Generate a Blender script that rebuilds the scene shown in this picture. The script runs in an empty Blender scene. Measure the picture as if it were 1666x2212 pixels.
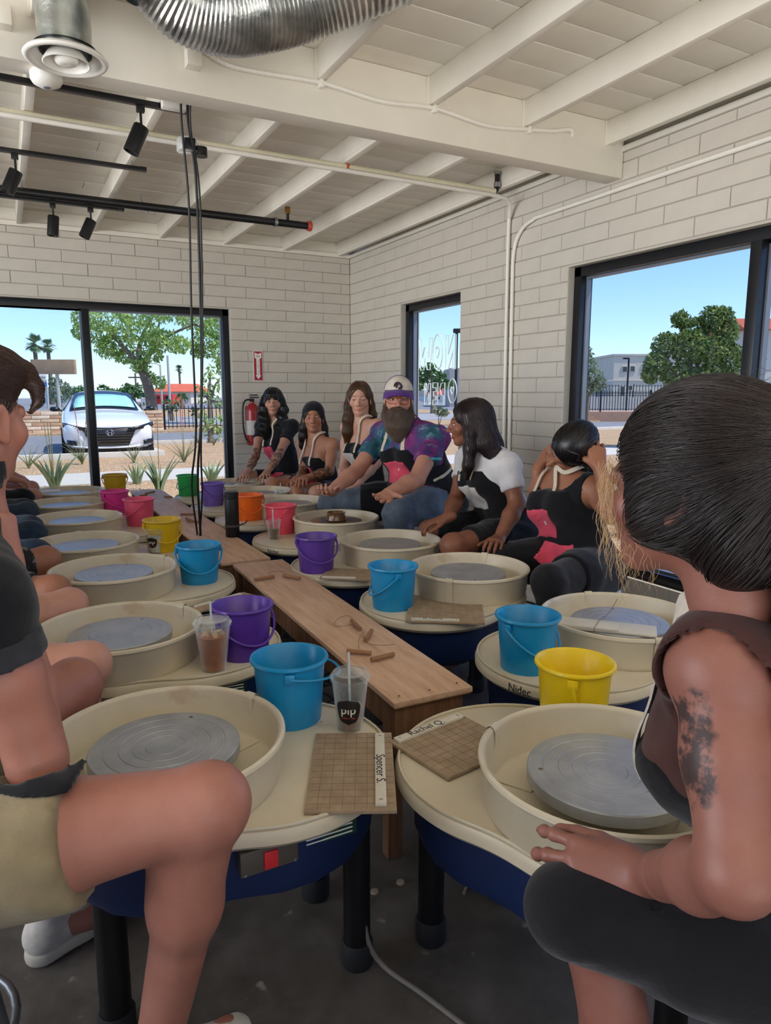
import bpy, bmesh, math, random, time
import numpy as np
from math import sin, cos, pi, radians, sqrt, atan2, hypot, tan
from mathutils import Vector, Matrix

random.seed(7); np.random.seed(7)
SC = bpy.context.scene
COL = SC.collection
T0 = time.time()

# ---------------------------------------------------------------- camera
F, CX, CY = 1515.0, 833.0, 1106.0
PITCH, YAW, CAMH = radians(9.6), radians(28.2), 1.30
cam = bpy.data.cameras.new('camera'); camo = bpy.data.objects.new('camera', cam); COL.objects.link(camo)
cam.sensor_fit = 'HORIZONTAL'; cam.sensor_width = 36.0; cam.lens = 36.0 * F / 1666.0
cam.clip_start = 0.05; cam.clip_end = 600
camo.location = (0, 0, CAMH); camo.rotation_euler = (pi / 2 - PITCH, 0, -YAW)
SC.camera = camo
FWD = np.array([sin(YAW) * cos(PITCH), cos(YAW) * cos(PITCH), -sin(PITCH)])
RGT = np.array([cos(YAW), -sin(YAW), 0.0]); UPV = np.cross(RGT, FWD)
def at(px, py, depth):
    """world point seen at photo pixel (px, py), DEPTH metres in front of the camera"""
    return np.array([0, 0, CAMH]) + (FWD + RGT * (px - CX) / F - UPV * (py - CY) / F) * depth
def atz(px, py, z):
    d = FWD + RGT * (px - CX) / F - UPV * (py - CY) / F
    return np.array([0, 0, CAMH]) + d * ((z - CAMH) / d[2])

# ---------------------------------------------------------------- world, sun, daylight, exposure
w = bpy.data.worlds.new('world'); SC.world = w; w.use_nodes = True
wn = w.node_tree.nodes; wl = w.node_tree.links
bg = wn['Background']
sky = wn.new('ShaderNodeTexSky'); sky.sky_type = 'NISHITA'
SUN_EL, SUN_AZ = radians(57), radians(42)        # azimuth measured from +X towards -Y
sky.sun_elevation = SUN_EL; sky.sun_rotation = radians(132); sky.sun_disc = False
sky.air_density = 1.0; sky.dust_density = 0.3; sky.ozone_density = 3.0; sky.altitude = 350
tn = wn.new('ShaderNodeMix'); tn.data_type = 'RGBA'; tn.blend_type = 'MULTIPLY'; tn.inputs[0].default_value = 1.0
tn.inputs[7].default_value = (.78, .90, 1.20, 1)       # clear desert blue
wl.new(sky.outputs[0], tn.inputs[6]); wl.new(tn.outputs[2], bg.inputs[0]); bg.inputs[1].default_value = 0.165
def light(name, typ, loc, energy, color=(1, 1, 1), aim=None, **kw):
    l = bpy.data.lights.new(name, typ); l.energy = energy; l.color = color
    for k, v in kw.items(): setattr(l, k, v)
    o = bpy.data.objects.new(name, l); COL.objects.link(o); o.location = loc
    if aim is not None:
        o.rotation_euler = (Vector(aim) - Vector(loc)).to_track_quat('-Z', 'Y').to_euler()
    return o
sd = Vector((cos(SUN_EL) * cos(SUN_AZ), -cos(SUN_EL) * sin(SUN_AZ), sin(SUN_EL)))
light('sun', 'SUN', sd * 30, 3.6, (1.0, 0.95, 0.87), aim=(0, 0, 0), angle=radians(0.6))
# added fill lamp at the unseen left wall, brightens the interior
light('added_fill_left', 'AREA', (-4.3, 3.0, 1.75), 170, (0.97, 0.98, 1.0), aim=(0.4, 4.2, 3.2), shape='RECTANGLE', size=5.4, size_y=1.9, spread=radians(130))
# added upward fill lamp behind the camera, put in to brighten the ceiling
light('added_ceiling_fill', 'AREA', (0.7, -2.6, 0.35), 190, (1.0, 0.97, 0.92), aim=(1.0, -0.6, 3.2), shape='RECTANGLE', size=5.0, size_y=3.0, spread=radians(112))
vs = SC.view_settings
vs.view_transform = 'Standard'; vs.look = 'None'; vs.exposure = 0.28; vs.gamma = 1.0; vs.use_curve_mapping = False
cy = SC.cycles
cy.max_bounces = 8; cy.diffuse_bounces = 4; cy.glossy_bounces = 4; cy.transmission_bounces = 6; cy.transparent_max_bounces = 16; cy.use_adaptive_sampling = True; cy.adaptive_threshold = 0.03
cy.sample_clamp_indirect = 6.0; cy.use_denoising = True; cy.caustics_reflective = False; cy.caustics_refractive = False
cy.blur_glossy = 0.5

# ---------------------------------------------------------------- materials
def lin(c):
    if isinstance(c, str):
        c = c.lstrip('#'); c = [int(c[i:i + 2], 16) / 255 for i in (0, 2, 4)]
    return tuple(x / 12.92 if x <= 0.04045 else ((x + 0.055) / 1.055) ** 2.4 for x in c)
MATS = {}
class NT:
    """small wrapper round a node tree"""
    def __init__(s, name):
        s.m = bpy.data.materials.new(name); s.m.use_nodes = True; s.t = s.m.node_tree
        s.b = s.t.nodes['Principled BSDF']; s.o = s.t.nodes['Material Output']
    def n(s, typ, **kw):
        x = s.t.nodes.new(typ)
        for k, v in kw.items():
            if k in ('operation', 'blend_type', 'data_type', 'feature', 'noise_dimensions', 'wave_type', 'bands_direction', 'attribute_name', 'musgrave_type', 'distance', 'voronoi_dimensions', 'rings_direction', 'wave_profile', 'noise_type'):
                setattr(x, k, v)
            else: x.inputs[k].default_value = v
        return x
    def l(s, a, b): s.t.links.new(a, b)
    def coord(s, kind='Object', scale=None):
        c = s.n('ShaderNodeTexCoord').outputs[kind]
        if scale is not None:
            mp = s.n('ShaderNodeMapping'); mp.inputs['Scale'].default_value = scale; s.l(c, mp.inputs[0]); c = mp.outputs[0]
        return c
    def noise(s, co, scale, detail=4, rough=.6):
        x = s.n('ShaderNodeTexNoise'); x.inputs['Scale'].default_value = scale; x.inputs['Detail'].default_value = detail; x.inputs['Roughness'].default_value = rough
        s.l(co, x.inputs['Vector']); return x.outputs['Fac']
    def ramp(s, f, stops):
        x = s.n('ShaderNodeValToRGB'); e = x.color_ramp.elements
        while len(e) < len(stops): e.new(0.5)
        for i, (p, c) in enumerate(stops):
            e[i].position = p; e[i].color = (*c, 1) if len(c) == 3 else c
        s.l(f, x.inputs[0]); return x.outputs[0]
    def mix(s, f, a, b, typ='MIX'):
        x = s.n('ShaderNodeMix', data_type='RGBA', blend_type=typ)
        for v, i in ((f, 0), (a, 6), (b, 7)):
            if hasattr(v, 'is_linked'): s.l(v, x.inputs[i])
            elif i == 0: x.inputs[0].default_value = v
            else: x.inputs[i].default_value = (*v, 1)
        return x.outputs[2]
    def math(s, op, a, b=0.0):
        x = s.n('ShaderNodeMath', operation=op)
        for v, i in ((a, 0), (b, 1)):
            if hasattr(v, 'is_linked'): s.l(v, x.inputs[i])
            else: x.inputs[i].default_value = v
        return x.outputs[0]
    def bump(s, h, strength=.3, dist=.01):
        x = s.n('ShaderNodeBump'); x.inputs['Strength'].default_value = strength; x.inputs['Distance'].default_value = dist
        s.l(h, x.inputs['Height']); s.l(x.outputs[0], s.b.inputs['Normal'])
    def set(s, **kw):
        for k, v in kw.items():
            k = k.replace('_', ' ')
            s.b.inputs[k].default_value = v
def mat(name, col, rough=.5, metal=0, var=.06, scale=12, bump=0, bscale=60, bdist=.004, spec=.5, kind='Object', stretch=None, coat=0, sheen=0):
    if name in MATS: return MATS[name]
    N = NT(name); c = lin(col); co = N.coord(kind, stretch)
    if var:
        f = N.noise(co, scale, 5)
        N.l(N.ramp(f, [(.25, tuple(max(0, x * (1 - var * 1.6)) for x in c)), (.75, tuple(min(1, x * (1 + var * 1.2)) for x in c))]), N.b.inputs['Base Color'])
    else: N.b.inputs['Base Color'].default_value = (*c, 1)
    if bump: N.bump(N.noise(co, bscale, 4), bump, bdist)
    N.set(Roughness=rough, Metallic=metal); N.b.inputs['Specular IOR Level'].default_value = spec
    if coat: N.b.inputs['Coat Weight'].default_value = coat; N.b.inputs['Coat Roughness'].default_value = .08
    if sheen: N.b.inputs['Sheen Weight'].default_value = sheen
    MATS[name] = N.m; return N.m

# ---------------------------------------------------------------- mesh helpers
def link(o, parent=None):
    COL.objects.link(o)
    if parent is not None: o.parent = parent
    return o
def tag(o, label=None, cat=None, group=None, kind=None):
    if label: o['label'] = label
    if cat: o['category'] = cat
    if group: o['group'] = group
    if kind: o['kind'] = kind
    return o
def empty(name, loc=(0, 0, 0), rz=0, label=None, cat=None, group=None, kind=None):
    o = bpy.data.objects.new(name, None); COL.objects.link(o); o.location = loc; o.rotation_euler = (0, 0, rz)
    o.empty_display_size = .05
    return tag(o, label, cat, group, kind)
def copy_tree(o, parent=None):
    c = o.copy(); COL.objects.link(c)
    if parent is not None: c.parent = parent
    for ch in list(o.children): copy_tree(ch, c)
    return c
def finish(me, material, smooth):
    if material is not None:
        for m_ in (material if isinstance(material, (list, tuple)) else [material]): me.materials.append(m_)
    if smooth is not None:
        me.shade_smooth()
        if smooth < 180: me.set_sharp_from_angle(angle=radians(smooth))
    me.update()
class MB:
    """mesh builder: collects shapes, then links them as ONE object"""
    def __init__(s): s.v = []; s.f = []; s.mi = []
    def add(s, vs_, fs, m=0):
        b = len(s.v); s.v.extend([tuple(map(float, p)) for p in vs_]); s.f.extend([tuple(b + i for i in f) for f in fs]); s.mi.extend([m] * len(fs)); return s
    def box(s, x0, x1, y0, y1, z0, z1, m=0, bev=0):
        if not bev:
            return s.add([(x0, y0, z0), (x1, y0, z0), (x1, y1, z0), (x0, y1, z0), (x0, y0, z1), (x1, y0, z1), (x1, y1, z1), (x0, y1, z1)],
                         [(0, 3, 2, 1), (4, 5, 6, 7), (0, 1, 5, 4), (1, 2, 6, 5), (2, 3, 7, 6), (3, 0, 4, 7)], m)
        bm = bmesh.new(); r = bmesh.ops.create_cube(bm, size=1)
        for v in bm.verts: v.co = ((x0 + x1) / 2 + v.co.x * (x1 - x0), (y0 + y1) / 2 + v.co.y * (y1 - y0), (z0 + z1) / 2 + v.co.z * (z1 - z0))
        bmesh.ops.bevel(bm, geom=bm.edges[:], offset=bev, segments=2, affect='EDGES', profile=.6)
        bm.verts.index_update(); s.add([v.co for v in bm.verts], [[v.index for v in f.verts] for f in bm.faces], m); bm.free(); return s
    def lathe(s, prof, n=32, c=(0, 0, 0), m=0, closed=False, a0=0, a1=2 * pi):
        full = abs(a1 - a0 - 2 * pi) < 1e-6; k = n if full else n + 1; b = len(s.v); P = len(prof)
        for i in range(k):
            a = a0 + (a1 - a0) * i / n
            for r, z in prof: s.v.append((c[0] + r * cos(a), c[1] + r * sin(a), c[2] + z))
        for i in range(n):
            j = (i + 1) % k
            for q in range(P - (0 if closed else 1)):
                q2 = (q + 1) % P
                s.f.append((b + i * P + q, b + j * P + q, b + j * P + q2, b + i * P + q2)); s.mi.append(m)
        return s
    def tube(s, pts, r, n=8, m=0, cap=True, flat=1.0, upv=None):
        pts = [np.asarray(p, float) for p in pts]; K = len(pts); rr = r if hasattr(r, '__len__') else [r] * K
        b = len(s.v); u = None
        for i, p in enumerate(pts):
            t = pts[min(i + 1, K - 1)] - pts[max(i - 1, 0)]; t = t / (np.linalg.norm(t) + 1e-12)
            if u is None:
                a = np.asarray(upv, float) if upv is not None else (np.array([0, 0, 1.]) if abs(t[2]) < .9 else np.array([1., 0, 0])); u = np.cross(a, t)
            u = u - t * (u @ t); u = u / (np.linalg.norm(u) + 1e-12); w_ = np.cross(t, u)
            for k in range(n):
                a = 2 * pi * k / n; s.v.append(tuple(p + rr[i] * (u * cos(a) + w_ * flat * sin(a))))
        for i in range(K - 1):
            for k in range(n):
                k2 = (k + 1) % n; s.f.append((b + i * n + k, b + i * n + k2, b + (i + 1) * n + k2, b + (i + 1) * n + k)); s.mi.append(m)
        if cap:
            s.f.append(tuple(b + k for k in range(n))[::-1]); s.f.append(tuple(b + (K - 1) * n + k for k in range(n))); s.mi += [m, m]
        return s
    def cyl(s, a, b, r, n=16, m=0, r2=None): return s.tube([a, b], [r, r if r2 is None else r2], n, m)
    def prism(s, out, z0, z1, m=0, bev=0.0):
        n = len(out); o = np.array(out, float)
        rings = [(o, z0), (o, z1)]
        if bev:
            c = inset(o, bev); rings = [(c, z0), (o, z0 + bev), (o, z1 - bev), (inset(o, bev * .35), z1 - bev * .3), (c, z1)]
        b = len(s.v)
        for q, zz in rings: s.v.extend([(p[0], p[1], zz) for p in q])
        for k in range(len(rings) - 1):
            for i in range(n):
                j = (i + 1) % n; s.f.append((b + k * n + i, b + k * n + j, b + (k + 1) * n + j, b + (k + 1) * n + i)); s.mi.append(m)
        s.f.append(tuple(b + i for i in range(n))[::-1]); s.f.append(tuple(b + (len(rings) - 1) * n + i for i in range(n))); s.mi += [m, m]
        return s
    def xf(s, M4, start=0):
        for i in range(start, len(s.v)): s.v[i] = tuple(M4 @ Vector(s.v[i]))
        return s
    def mesh(s, name, material=None, smooth=30):
        me = bpy.data.meshes.new(name); me.from_pydata(s.v, [], s.f); finish(me, material, smooth)
        if any(s.mi): me.polygons.foreach_set('material_index', s.mi)
        return me
    def build(s, name, material=None, parent=None, smooth=30, **kw):
        o = bpy.data.objects.new(name, s.mesh(name, material, smooth)); link(o, parent)
        return tag(o, **kw) if kw else o
def inset(o, d):
    p, q = np.roll(o, 1, 0), np.roll(o, -1, 0); t = q - p; t = t / (np.linalg.norm(t, axis=1)[:, None] + 1e-12)
    nrm = np.c_[-t[:, 1], t[:, 0]]; return o + nrm * d
def cpath(pts, k=8):
    """Catmull-Rom through points"""
    P = [np.asarray(p, float) for p in pts]; P = [2 * P[0] - P[1]] + P + [2 * P[-1] - P[-2]]; out = []
    for i in range(1, len(P) - 2):
        for j in range(k):
            t = j / k; a, b, c, d = P[i - 1:i + 3]
            out.append(.5 * (2 * b + (c - a) * t + (2 * a - 5 * b + 4 * c - d) * t * t + (3 * b - a - 3 * c + d) * t ** 3))
    out.append(P[-2]); return out
def text_mesh(body, size, extrude=0.0, align='CENTER'):
    cu = bpy.data.curves.new('t', 'FONT'); cu.body = body; cu.size = size; cu.extrude = extrude; cu.align_x = align; cu.align_y = 'CENTER'; cu.resolution_u = 3
    o = bpy.data.objects.new('t', cu); COL.objects.link(o)
    dg = bpy.context.evaluated_depsgraph_get(); me = bpy.data.meshes.new_from_object(o.evaluated_get(dg))
    bpy.data.objects.remove(o); bpy.data.curves.remove(cu)
    return [tuple(v.co) for v in me.vertices], [tuple(p.vertices) for p in me.polygons]
def text_obj(name, body, size, material, M4, parent=None, extrude=.0006, sx=1.0, bend=None, mirror=False):
    v, f = text_mesh(body, size, extrude); b = MB()
    v = [(x * sx * (-1 if mirror else 1), y, z) for x, y, z in v]
    if bend: v = [((bend + z) * sin(x / bend), y, (bend + z) * cos(x / bend)) for x, y, z in v]
    b.add(v, f); b.xf(M4); return b.build(name, material, parent, None)
def frame4(o, x, y, z): return Matrix(((x[0], y[0], z[0], o[0]), (x[1], y[1], z[1], o[1]), (x[2], y[2], z[2], o[2]), (0, 0, 0, 1)))
# ================================================================ ROOM
XR, YB, HEAD, SILL = 3.22, 6.78, 2.09, 0.20
def painted(name, col, rough=.6, bs=90, bump=.25, rnd=.05):
    N = NT(name); c = lin(col); co = N.coord('Object'); f = N.noise(co, 6, 6)
    base = N.ramp(f, [(.3, tuple(x * .93 for x in c)), (.7, c)])
    oi = N.n('ShaderNodeObjectInfo').outputs['Random']
    base = N.mix(1.0, base, N.ramp(oi, [(0, (1 - rnd,) * 3), (1, (1, 1, 1))]), 'MULTIPLY')
    N.l(base, N.b.inputs['Base Color']); N.bump(N.noise(co, bs, 5), bump, .003); N.set(Roughness=rough); MATS[name] = N.m; return N.m
m_block = painted('painted_block', '#cdc6ba', .55, 70, .35, .025)
m_mortar = painted('painted_mortar', '#c3bdb1', .7, 120, .4)
m_wood = painted('painted_timber', '#ece6d9', .5, 40, .12, .06)
m_black = mat('black_aluminium', '#1b1d22', .35, .3, .05)
m_plate = painted('painted_plate', '#ddd8cc', .55)
# floor: worn grey concrete
N = NT('concrete_floor'); co = N.coord('Object')
f1 = N.noise(co, 1.1, 8, .65); f2 = N.noise(co, 9, 6, .7)
c1 = N.ramp(f1, [(.32, lin('#332f2c')), (.55, lin('#4f4943')), (.75, lin('#6a635b'))])
c1 = N.mix(.45, c1, N.ramp(f2, [(.3, (.05, .047, .045)), (.7, (.19, .18, .17))]), 'MIX')
sp = N.noise(co, 14, 2, .4); c1 = N.mix(N.ramp(sp, [(.70, (0, 0, 0)), (.74, (.5, .5, .5))]), c1, (.42, .39, .35))
N.l(c1, N.b.inputs['Base Color']); N.l(N.ramp(f2, [(.3, (.42,) * 3), (.7, (.62,) * 3)]), N.b.inputs['Roughness']); N.bump(f2, .08, .004); m_floor = N.m
fl = MB().box(-4.5, XR + .2, -4.5, YB + .2, -.12, 0).build('floor', m_floor, None, None, label='worn grey concrete floor under the pottery wheels', cat='floor', kind='structure')

def wall(name, axis, pos, u0, u1, ztop, holes, label, thick=.2):
    """block wall: backing slab with openings, every block of the inner face a child"""
    mb = MB(); us = sorted({u0, u1, *[h[0] for h in holes], *[h[1] for h in holes]})
    def slab(a, b, z0, z1):
        if axis == 'y': mb.box(a, b, pos + .007, pos + thick, z0, z1)
        else: mb.box(pos + .007, pos + thick, a, b, z0, z1)
    for a, b in zip(us[:-1], us[1:]):
        hs = [h for h in holes if h[0] <= a + 1e-6 and h[1] >= b - 1e-6]
        if hs: slab(a, b, -.1, hs[0][2]); slab(a, b, hs[0][3], ztop)
        else: slab(a, b, -.1, ztop)
    wo = mb.build(name, m_mortar, None, None, label=label, cat='wall', kind='structure')
    cache = {}; ch, bl = .0995, .40; k = 0; z = .112 - ch * 2
    while z < ztop - .02:
        z0, z1 = max(z, -.02), min(z + ch, ztop); u = u0 - (bl / 2 if k % 2 else 0) - .13
        while u < u1:
            segs = [(max(u, u0), min(u + bl, u1))]
            for h in holes:
                if z1 - .03 > h[2] and z0 + .03 < h[3]:
                    segs = [q for s in segs for q in ((s[0], min(s[1], h[0])), (max(s[0], h[1]), s[1])) if q[1] - q[0] > .02]
            for a, b in segs:
                if b - a < .03: continue
                key = (round(b - a, 3), round(z1 - z0, 3))
                if key not in cache:
                    L, Hh = key; g = .0012; e = .0032; d0 = .012
                    P = [(g, d0, g), (L - g, d0, g), (L - g, d0, Hh - g), (g, d0, Hh - g), (g, .0045, g), (L - g, .0045, g), (L - g, .0045, Hh - g), (g, .0045, Hh - g),
                         (g + e, 0, g + e), (L - g - e, 0, g + e), (L - g - e, 0, Hh - g - e), (g + e, 0, Hh - g - e)]
                    fs = [(0, 1, 5, 4), (1, 2, 6, 5), (2, 3, 7, 6), (3, 0, 4, 7), (4, 5, 9, 8), (5, 6, 10, 9), (6, 7, 11, 10), (7, 4, 8, 11), (8, 9, 10, 11)]
                    cache[key] = MB().add(P, fs).mesh('brick', m_block, 50)
                o = bpy.data.objects.new('brick', cache[key]); link(o, wo)
                jit = random.uniform(-.0018, .0018)
                if axis == 'y': o.location = (a, pos + jit, z0)
                else: o.location = (pos + jit, b, z0); o.rotation_euler = (0, 0, -pi / 2)
            u += bl
        z += ch; k += 1
    return wo
WTOP = 2.655
wall('wall_back', 'y', YB, -.75, XR, WTOP, [(-2.2, 1.955, SILL, HEAD)], 'white painted block wall at the far end of the studio')
wall('wall_right', 'x', XR, .75, YB, WTOP, [(.2, 3.55, SILL, HEAD), (4.76, 5.72, SILL, HEAD)], 'white painted block wall with two windows along the street side')
# stretches of the shell outside the view
MB().box(-4.5, -.75, YB + .007, YB + .2, HEAD, 2.8).box(-4.5, -2.2, YB + .007, YB + .2, 0, HEAD).build('wall_back_far', m_block, None, None, label='plain block wall beyond the left end of the glazing', cat='wall', kind='structure')
MB().box(XR, XR + .2, -4.5, .2, 0, 2.8).box(XR, XR + .2, .2, .75, HEAD, 2.8).box(XR, XR + .2, .2, .75, -.1, SILL).build('wall_right_near', m_block, None, None, label='plain block wall behind the photographer on the street side', cat='wall', kind='structure')
MB().box(-4.5, XR + .2, -4.6, -4.5, 0, .8).box(-4.5, XR + .2, -4.6, -4.5, 2.75, 3).box(-4.5, -3.2, -4.6, -4.5, .8, 2.75).box(2, XR + .2, -4.6, -4.5, .8, 2.75).build('wall_rear', m_block, None, None, label='rear wall of the studio with a wide window opening', cat='wall', kind='structure')
MB().box(-4.6, -4.5, -4.5, YB, 0, .8).box(-4.6, -4.5, -4.5, YB, 2.75, 3).box(-4.6, -4.5, -4.5, -.9, .8, 2.75).box(-4.6, -4.5, 5.4, YB + .2, .8, 2.75).build('wall_left', m_block, None, None, label='left wall of the studio with a wide window opening', cat='wall', kind='structure')

# glass: nearly clear, faint reflection and a faint film of dust
N = NT('window_glass'); t = N.t
tr = N.n('ShaderNodeBsdfTransparent'); tr.inputs[0].default_value = (.97, .985, .98, 1)
gl = N.n('ShaderNodeBsdfGlossy'); gl.inputs['Roughness'].default_value = .02
lw_ = N.n('ShaderNodeLayerWeight'); lw_.inputs[0].default_value = .5; fr_ = N.math('ADD', N.math('MULTIPLY', N.math('POWER', lw_.outputs['Facing'], 5.0), .5), .004)
mx = N.n('ShaderNodeMixShader'); N.l(fr_, mx.inputs[0]); N.l(tr.outputs[0], mx.inputs[1]); N.l(gl.outputs[0], mx.inputs[2])
N.l(mx.outputs[0], N.o.inputs[0]); m_glass = N.m
def window(name, axis, pos, u0, u1, mulls, label, fw=.062, setback=.055, dep=.10):
    root = empty(name, (0, 0, 0), 0, label, 'window', None, 'structure')
    def bx(nm, a, b, z0, z1, d0=0, d1=dep, m=m_black, bev=.004):
        mb = MB(); p = pos + setback
        if axis == 'y': mb.box(a, b, p + d0, p + d1, z0, z1, bev=bev)
        else: mb.box(p + d0, p + d1, a, b, z0, z1, bev=bev)
        return mb.build(nm, m, root, 40)
    bx('frame_head', u0, u1, HEAD - fw, HEAD); bx('frame_sill', u0, u1, SILL, SILL + fw)
    bx('frame_jamb', u0, u0 + fw, SILL, HEAD); bx('frame_jamb', u1 - fw, u1, SILL, HEAD)
    edges = [u0 + fw]
    for mu in mulls: bx('mullion', mu - .03, mu + .03, SILL + fw, HEAD - fw, -.012); edges += [mu - .03, mu + .03]
    edges.append(u1 - fw)
    for a, b in zip(edges[::2], edges[1::2]):
        bx('pane', a, b, SILL + fw, HEAD - fw, .058, .064, m_glass, 0)
        for q0, q1, z0, z1 in ((a, a + .012, SILL + fw, HEAD - fw), (b - .012, b, SILL + fw, HEAD - fw), (a + .012, b - .012, HEAD - fw - .012, HEAD - fw), (a + .012, b - .012, SILL + fw, SILL + fw + .012)):
            bx('glazing_bead', q0, q1, z0, z1, .045, .078, m_gray, 0)
    return root
m_gray = mat('grey_gasket', '#6f7784', .4, .2, .05)
window('window_1', 'y', YB, -2.2, 1.955, [.675, -.62], 'wide black-framed window facing the parked white car')
window('window_2', 'x', XR, 4.76, 5.72, [], 'narrow black-framed window lettered with an opening notice')
window('window_3', 'x', XR, .2, 3.55, [2.29, 1.05], 'large black-framed street window beside the wheels')
# hand-drawn outline lettering on the narrow window, painted to be read from the street (reversed from inside)
m_ink = mat('window_paint_marker', '#e9f3f2', .5, 0, .02)
let = empty('window_lettering', (XR + .1, 5.24, 1.45), 0, 'hand-drawn outlined words and hearts on the narrow window glass', 'lettering')
def stroke(pts, close=True, r=.0048):
    P = [np.array([0, p[0], p[1]]) for p in pts]
    if close: P.append(P[0])
    MB().tube(P, r, 5, cap=False).build('letter_outline', m_ink, let)
def gl_letter(ch, u, z, wd, h):
    # outlined glyphs in unit square; u runs towards +Y, reversed because it is read from outside
    G = {'N': [(0, 0), (.26, 0), (.26, .55), (.72, 0), (1, 0), (1, 1), (.74, 1), (.74, .45), (.28, 1), (0, 1)],
         'W': [(.18, 0), (.38, 0), (.5, .42), (.62, 0), (.84, 0), (1, 1), (.78, 1), (.72, .4), (.58, .72), (.42, .72), (.28, .4), (.2, 1), (0, 1)],
         'E': [(0, 0), (.95, 0), (.95, .22), (.32, .24), (.32, .4), (.8, .4), (.8, .6), (.32, .6), (.32, .78), (.95, .78), (.95, 1), (0, 1)],
         'P': [(.1, 0), (.36, 0), (.36, .42), (.75, .45), (1, .7), (.8, .97), (.1, 1)]}
    for P in ([G[ch]] if ch in G else [[(.5 + .5 * cos(a), .5 + .5 * sin(a)) for a in np.linspace(0, 2 * pi, 20)[:-1]],
              [(.5 + .3 * (.62 * sin(a) ** 3), .52 + .3 * (.62 * (13 * cos(a) - 5 * cos(2 * a) - 2 * cos(3 * a) - cos(4 * a)) / 16)) for a in np.linspace(0, 2 * pi, 20)[:-1]]]):
        stroke([(u - (1 - p[0]) * wd if False else u + p[0] * wd, z + p[1] * h) for p in P])
# positions measured along the wall (Y decreases to the right of the photo)
for ch, yc, zc, wd, h in (('W', .20, .19, .24, .27), ('O', .0, .20, .155, .30), ('N', -.205, .19, .15, .28), ('N', .16, -.155, .10, .19), ('E', .035, -.155, .085, .19), ('P', -.085, -.155, .085, .19), ('O', -.235, -.13, .13, .20)):
    P0 = yc - wd / 2; gl_letter(ch, P0, zc - h / 2, wd, h)

MB().box(XR + .005, XR + .2, YB + .005, YB + .2, -.1, 2.82).build('trim_3', m_block, None, None, label='painted block pier closing the far corner', cat='trim', kind='structure')
# plate on top of the walls
MB().box(-4.5, XR, YB - .02, YB + .2, WTOP, WTOP + .035).build('trim_1', m_wood, None, None, label='painted timber plate on the far block wall', cat='trim', kind='structure')
MB().box(XR - .015, XR + .2, -4.5, YB - .02, WTOP - .0, WTOP + .03).build('trim_2', m_plate, None, None, label='painted timber plate along the street-side block wall', cat='trim', kind='structure')
# ---------------------------------------------------------------- ceiling: decking planks on joists, one deep beam
ceil = empty('ceiling', (0, 0, 2.8), 0, 'white painted timber ceiling of planks, joists and a deep beam', 'ceiling', None, 'structure')
def cpart(nm, x0, x1, y0, y1, z0, z1, bev=.004, m=m_wood):
    return MB().box(x0, x1, y0, y1, z0 - 2.8, z1 - 2.8, bev=bev).build(nm, m, ceil, 40)
yy_ = -.5; i = 0
while yy_ < YB:
    wpl = .184; j = [-4.5, -1.2 + .61 * (i * 7 % 5), XR + .2] if i % 3 else [-4.5, XR + .2]
    for a, b in zip(j[:-1], j[1:]):
        cpart('plank', a + .0015, b - .0015, yy_, min(yy_ + wpl - .006, YB + .2), 2.797 + random.uniform(-.0015, .0015), 2.82, .002)
    yy_ += wpl; i += 1
cpart('roof_deck', -4.5, XR + .2, -4.5, YB + .2, 2.825, 2.90, 0)
BEY0, BEY1, BEZ = 3.13, 3.255, 2.512
cpart('beam', -4.5, XR - .003, BEY0, BEY1, BEZ, 2.797, .006)
JX = [-3.28, -2.70, -2.12, -1.53, -.95, -.365, .215, .78, 1.35, 1.932, 2.513, 3.095]
for x in JX:
    cpart('joist', x - .02, x + .02, BEY1, YB + .2, 2.668 if x > 9 else 2.692, 2.797); cpart('joist_foot', x - .02, x + .02, BEY1, YB - .021, 2.668, 2.6925, .002)
    cpart('joist', x - .02, x + .02, -4.5, BEY0, 2.668, 2.797)
    if x > -1.3: MB().box(x - .028, x + .028, BEY0 - .006, BEY0, 2.665 - 2.8, 2.797 - 2.8, bev=.002).build('joist_hanger', m_wood, ceil, 40)
for a, b in zip(JX[4:-1], JX[5:]):
    cpart('blocking', a + .0205, b - .0205, YB + .03, YB + .07, 2.69, 2.797, 0)
# short blocks under the near joists on the beam face
for x in (.1, .78): cpart('block', x - .03, x + .03, BEY0 - .06, BEY0, 2.60, 2.668)
cpart('rim_board', XR + .03, XR + .07, -4.5, YB + .2, 2.68, 2.8, .002)
cpart('edge_joist', XR - .075, XR - .03, -4.5, BEY0, 2.70, 2.797)
# ================================================================ CEILING SERVICES
m_trk = mat('black_track_paint', '#141518', .4, .1, .04)
m_pvc = mat('cream_sprinkler_pipe', '#e2dcc2', .4, 0, .05)
m_cond = mat('white_conduit', '#e8e4da', .45, 0, .04)
m_org = mat('orange_pipe_print', '#c8602f', .6, 0, .1)
m_steel = mat('galvanised_steel', '#a9adb0', .35, .9, .12, 18)
m_white = mat('white_plastic', '#ebe8e1', .4, 0, .03)
def spot_head(loc, tilt, az, label, drop=.06):
    r = empty('track_spotlight', loc, 0, label, 'spotlight', 'black track spotlights')
    MB().box(-.018, .018, -.014, .014, -.03, 0, bev=.003).build('track_adapter', m_trk, r)
    MB().cyl((0, 0, -.03), (0, 0, -.03 - drop), .006, 8).build('stem', m_trk, r)
    b = MB().lathe([(0, .005), (.033, .005), (.036, .0), (.036, -.125), (.031, -.125), (.030, -.112), (0, -.108)], 24)
    M4 = Matrix.Translation((0, 0, -.035 - drop)) @ Matrix.Rotation(az, 4, 'Z') @ Matrix.Rotation(tilt, 4, 'Y')
    b.xf(M4); h = b.build('lamp_head', m_trk, r, 40)
    MB().lathe([(0, -.1085), (.028, -.1085)], 20).xf(M4).build('lens', m_gray, h)
    return r
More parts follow.
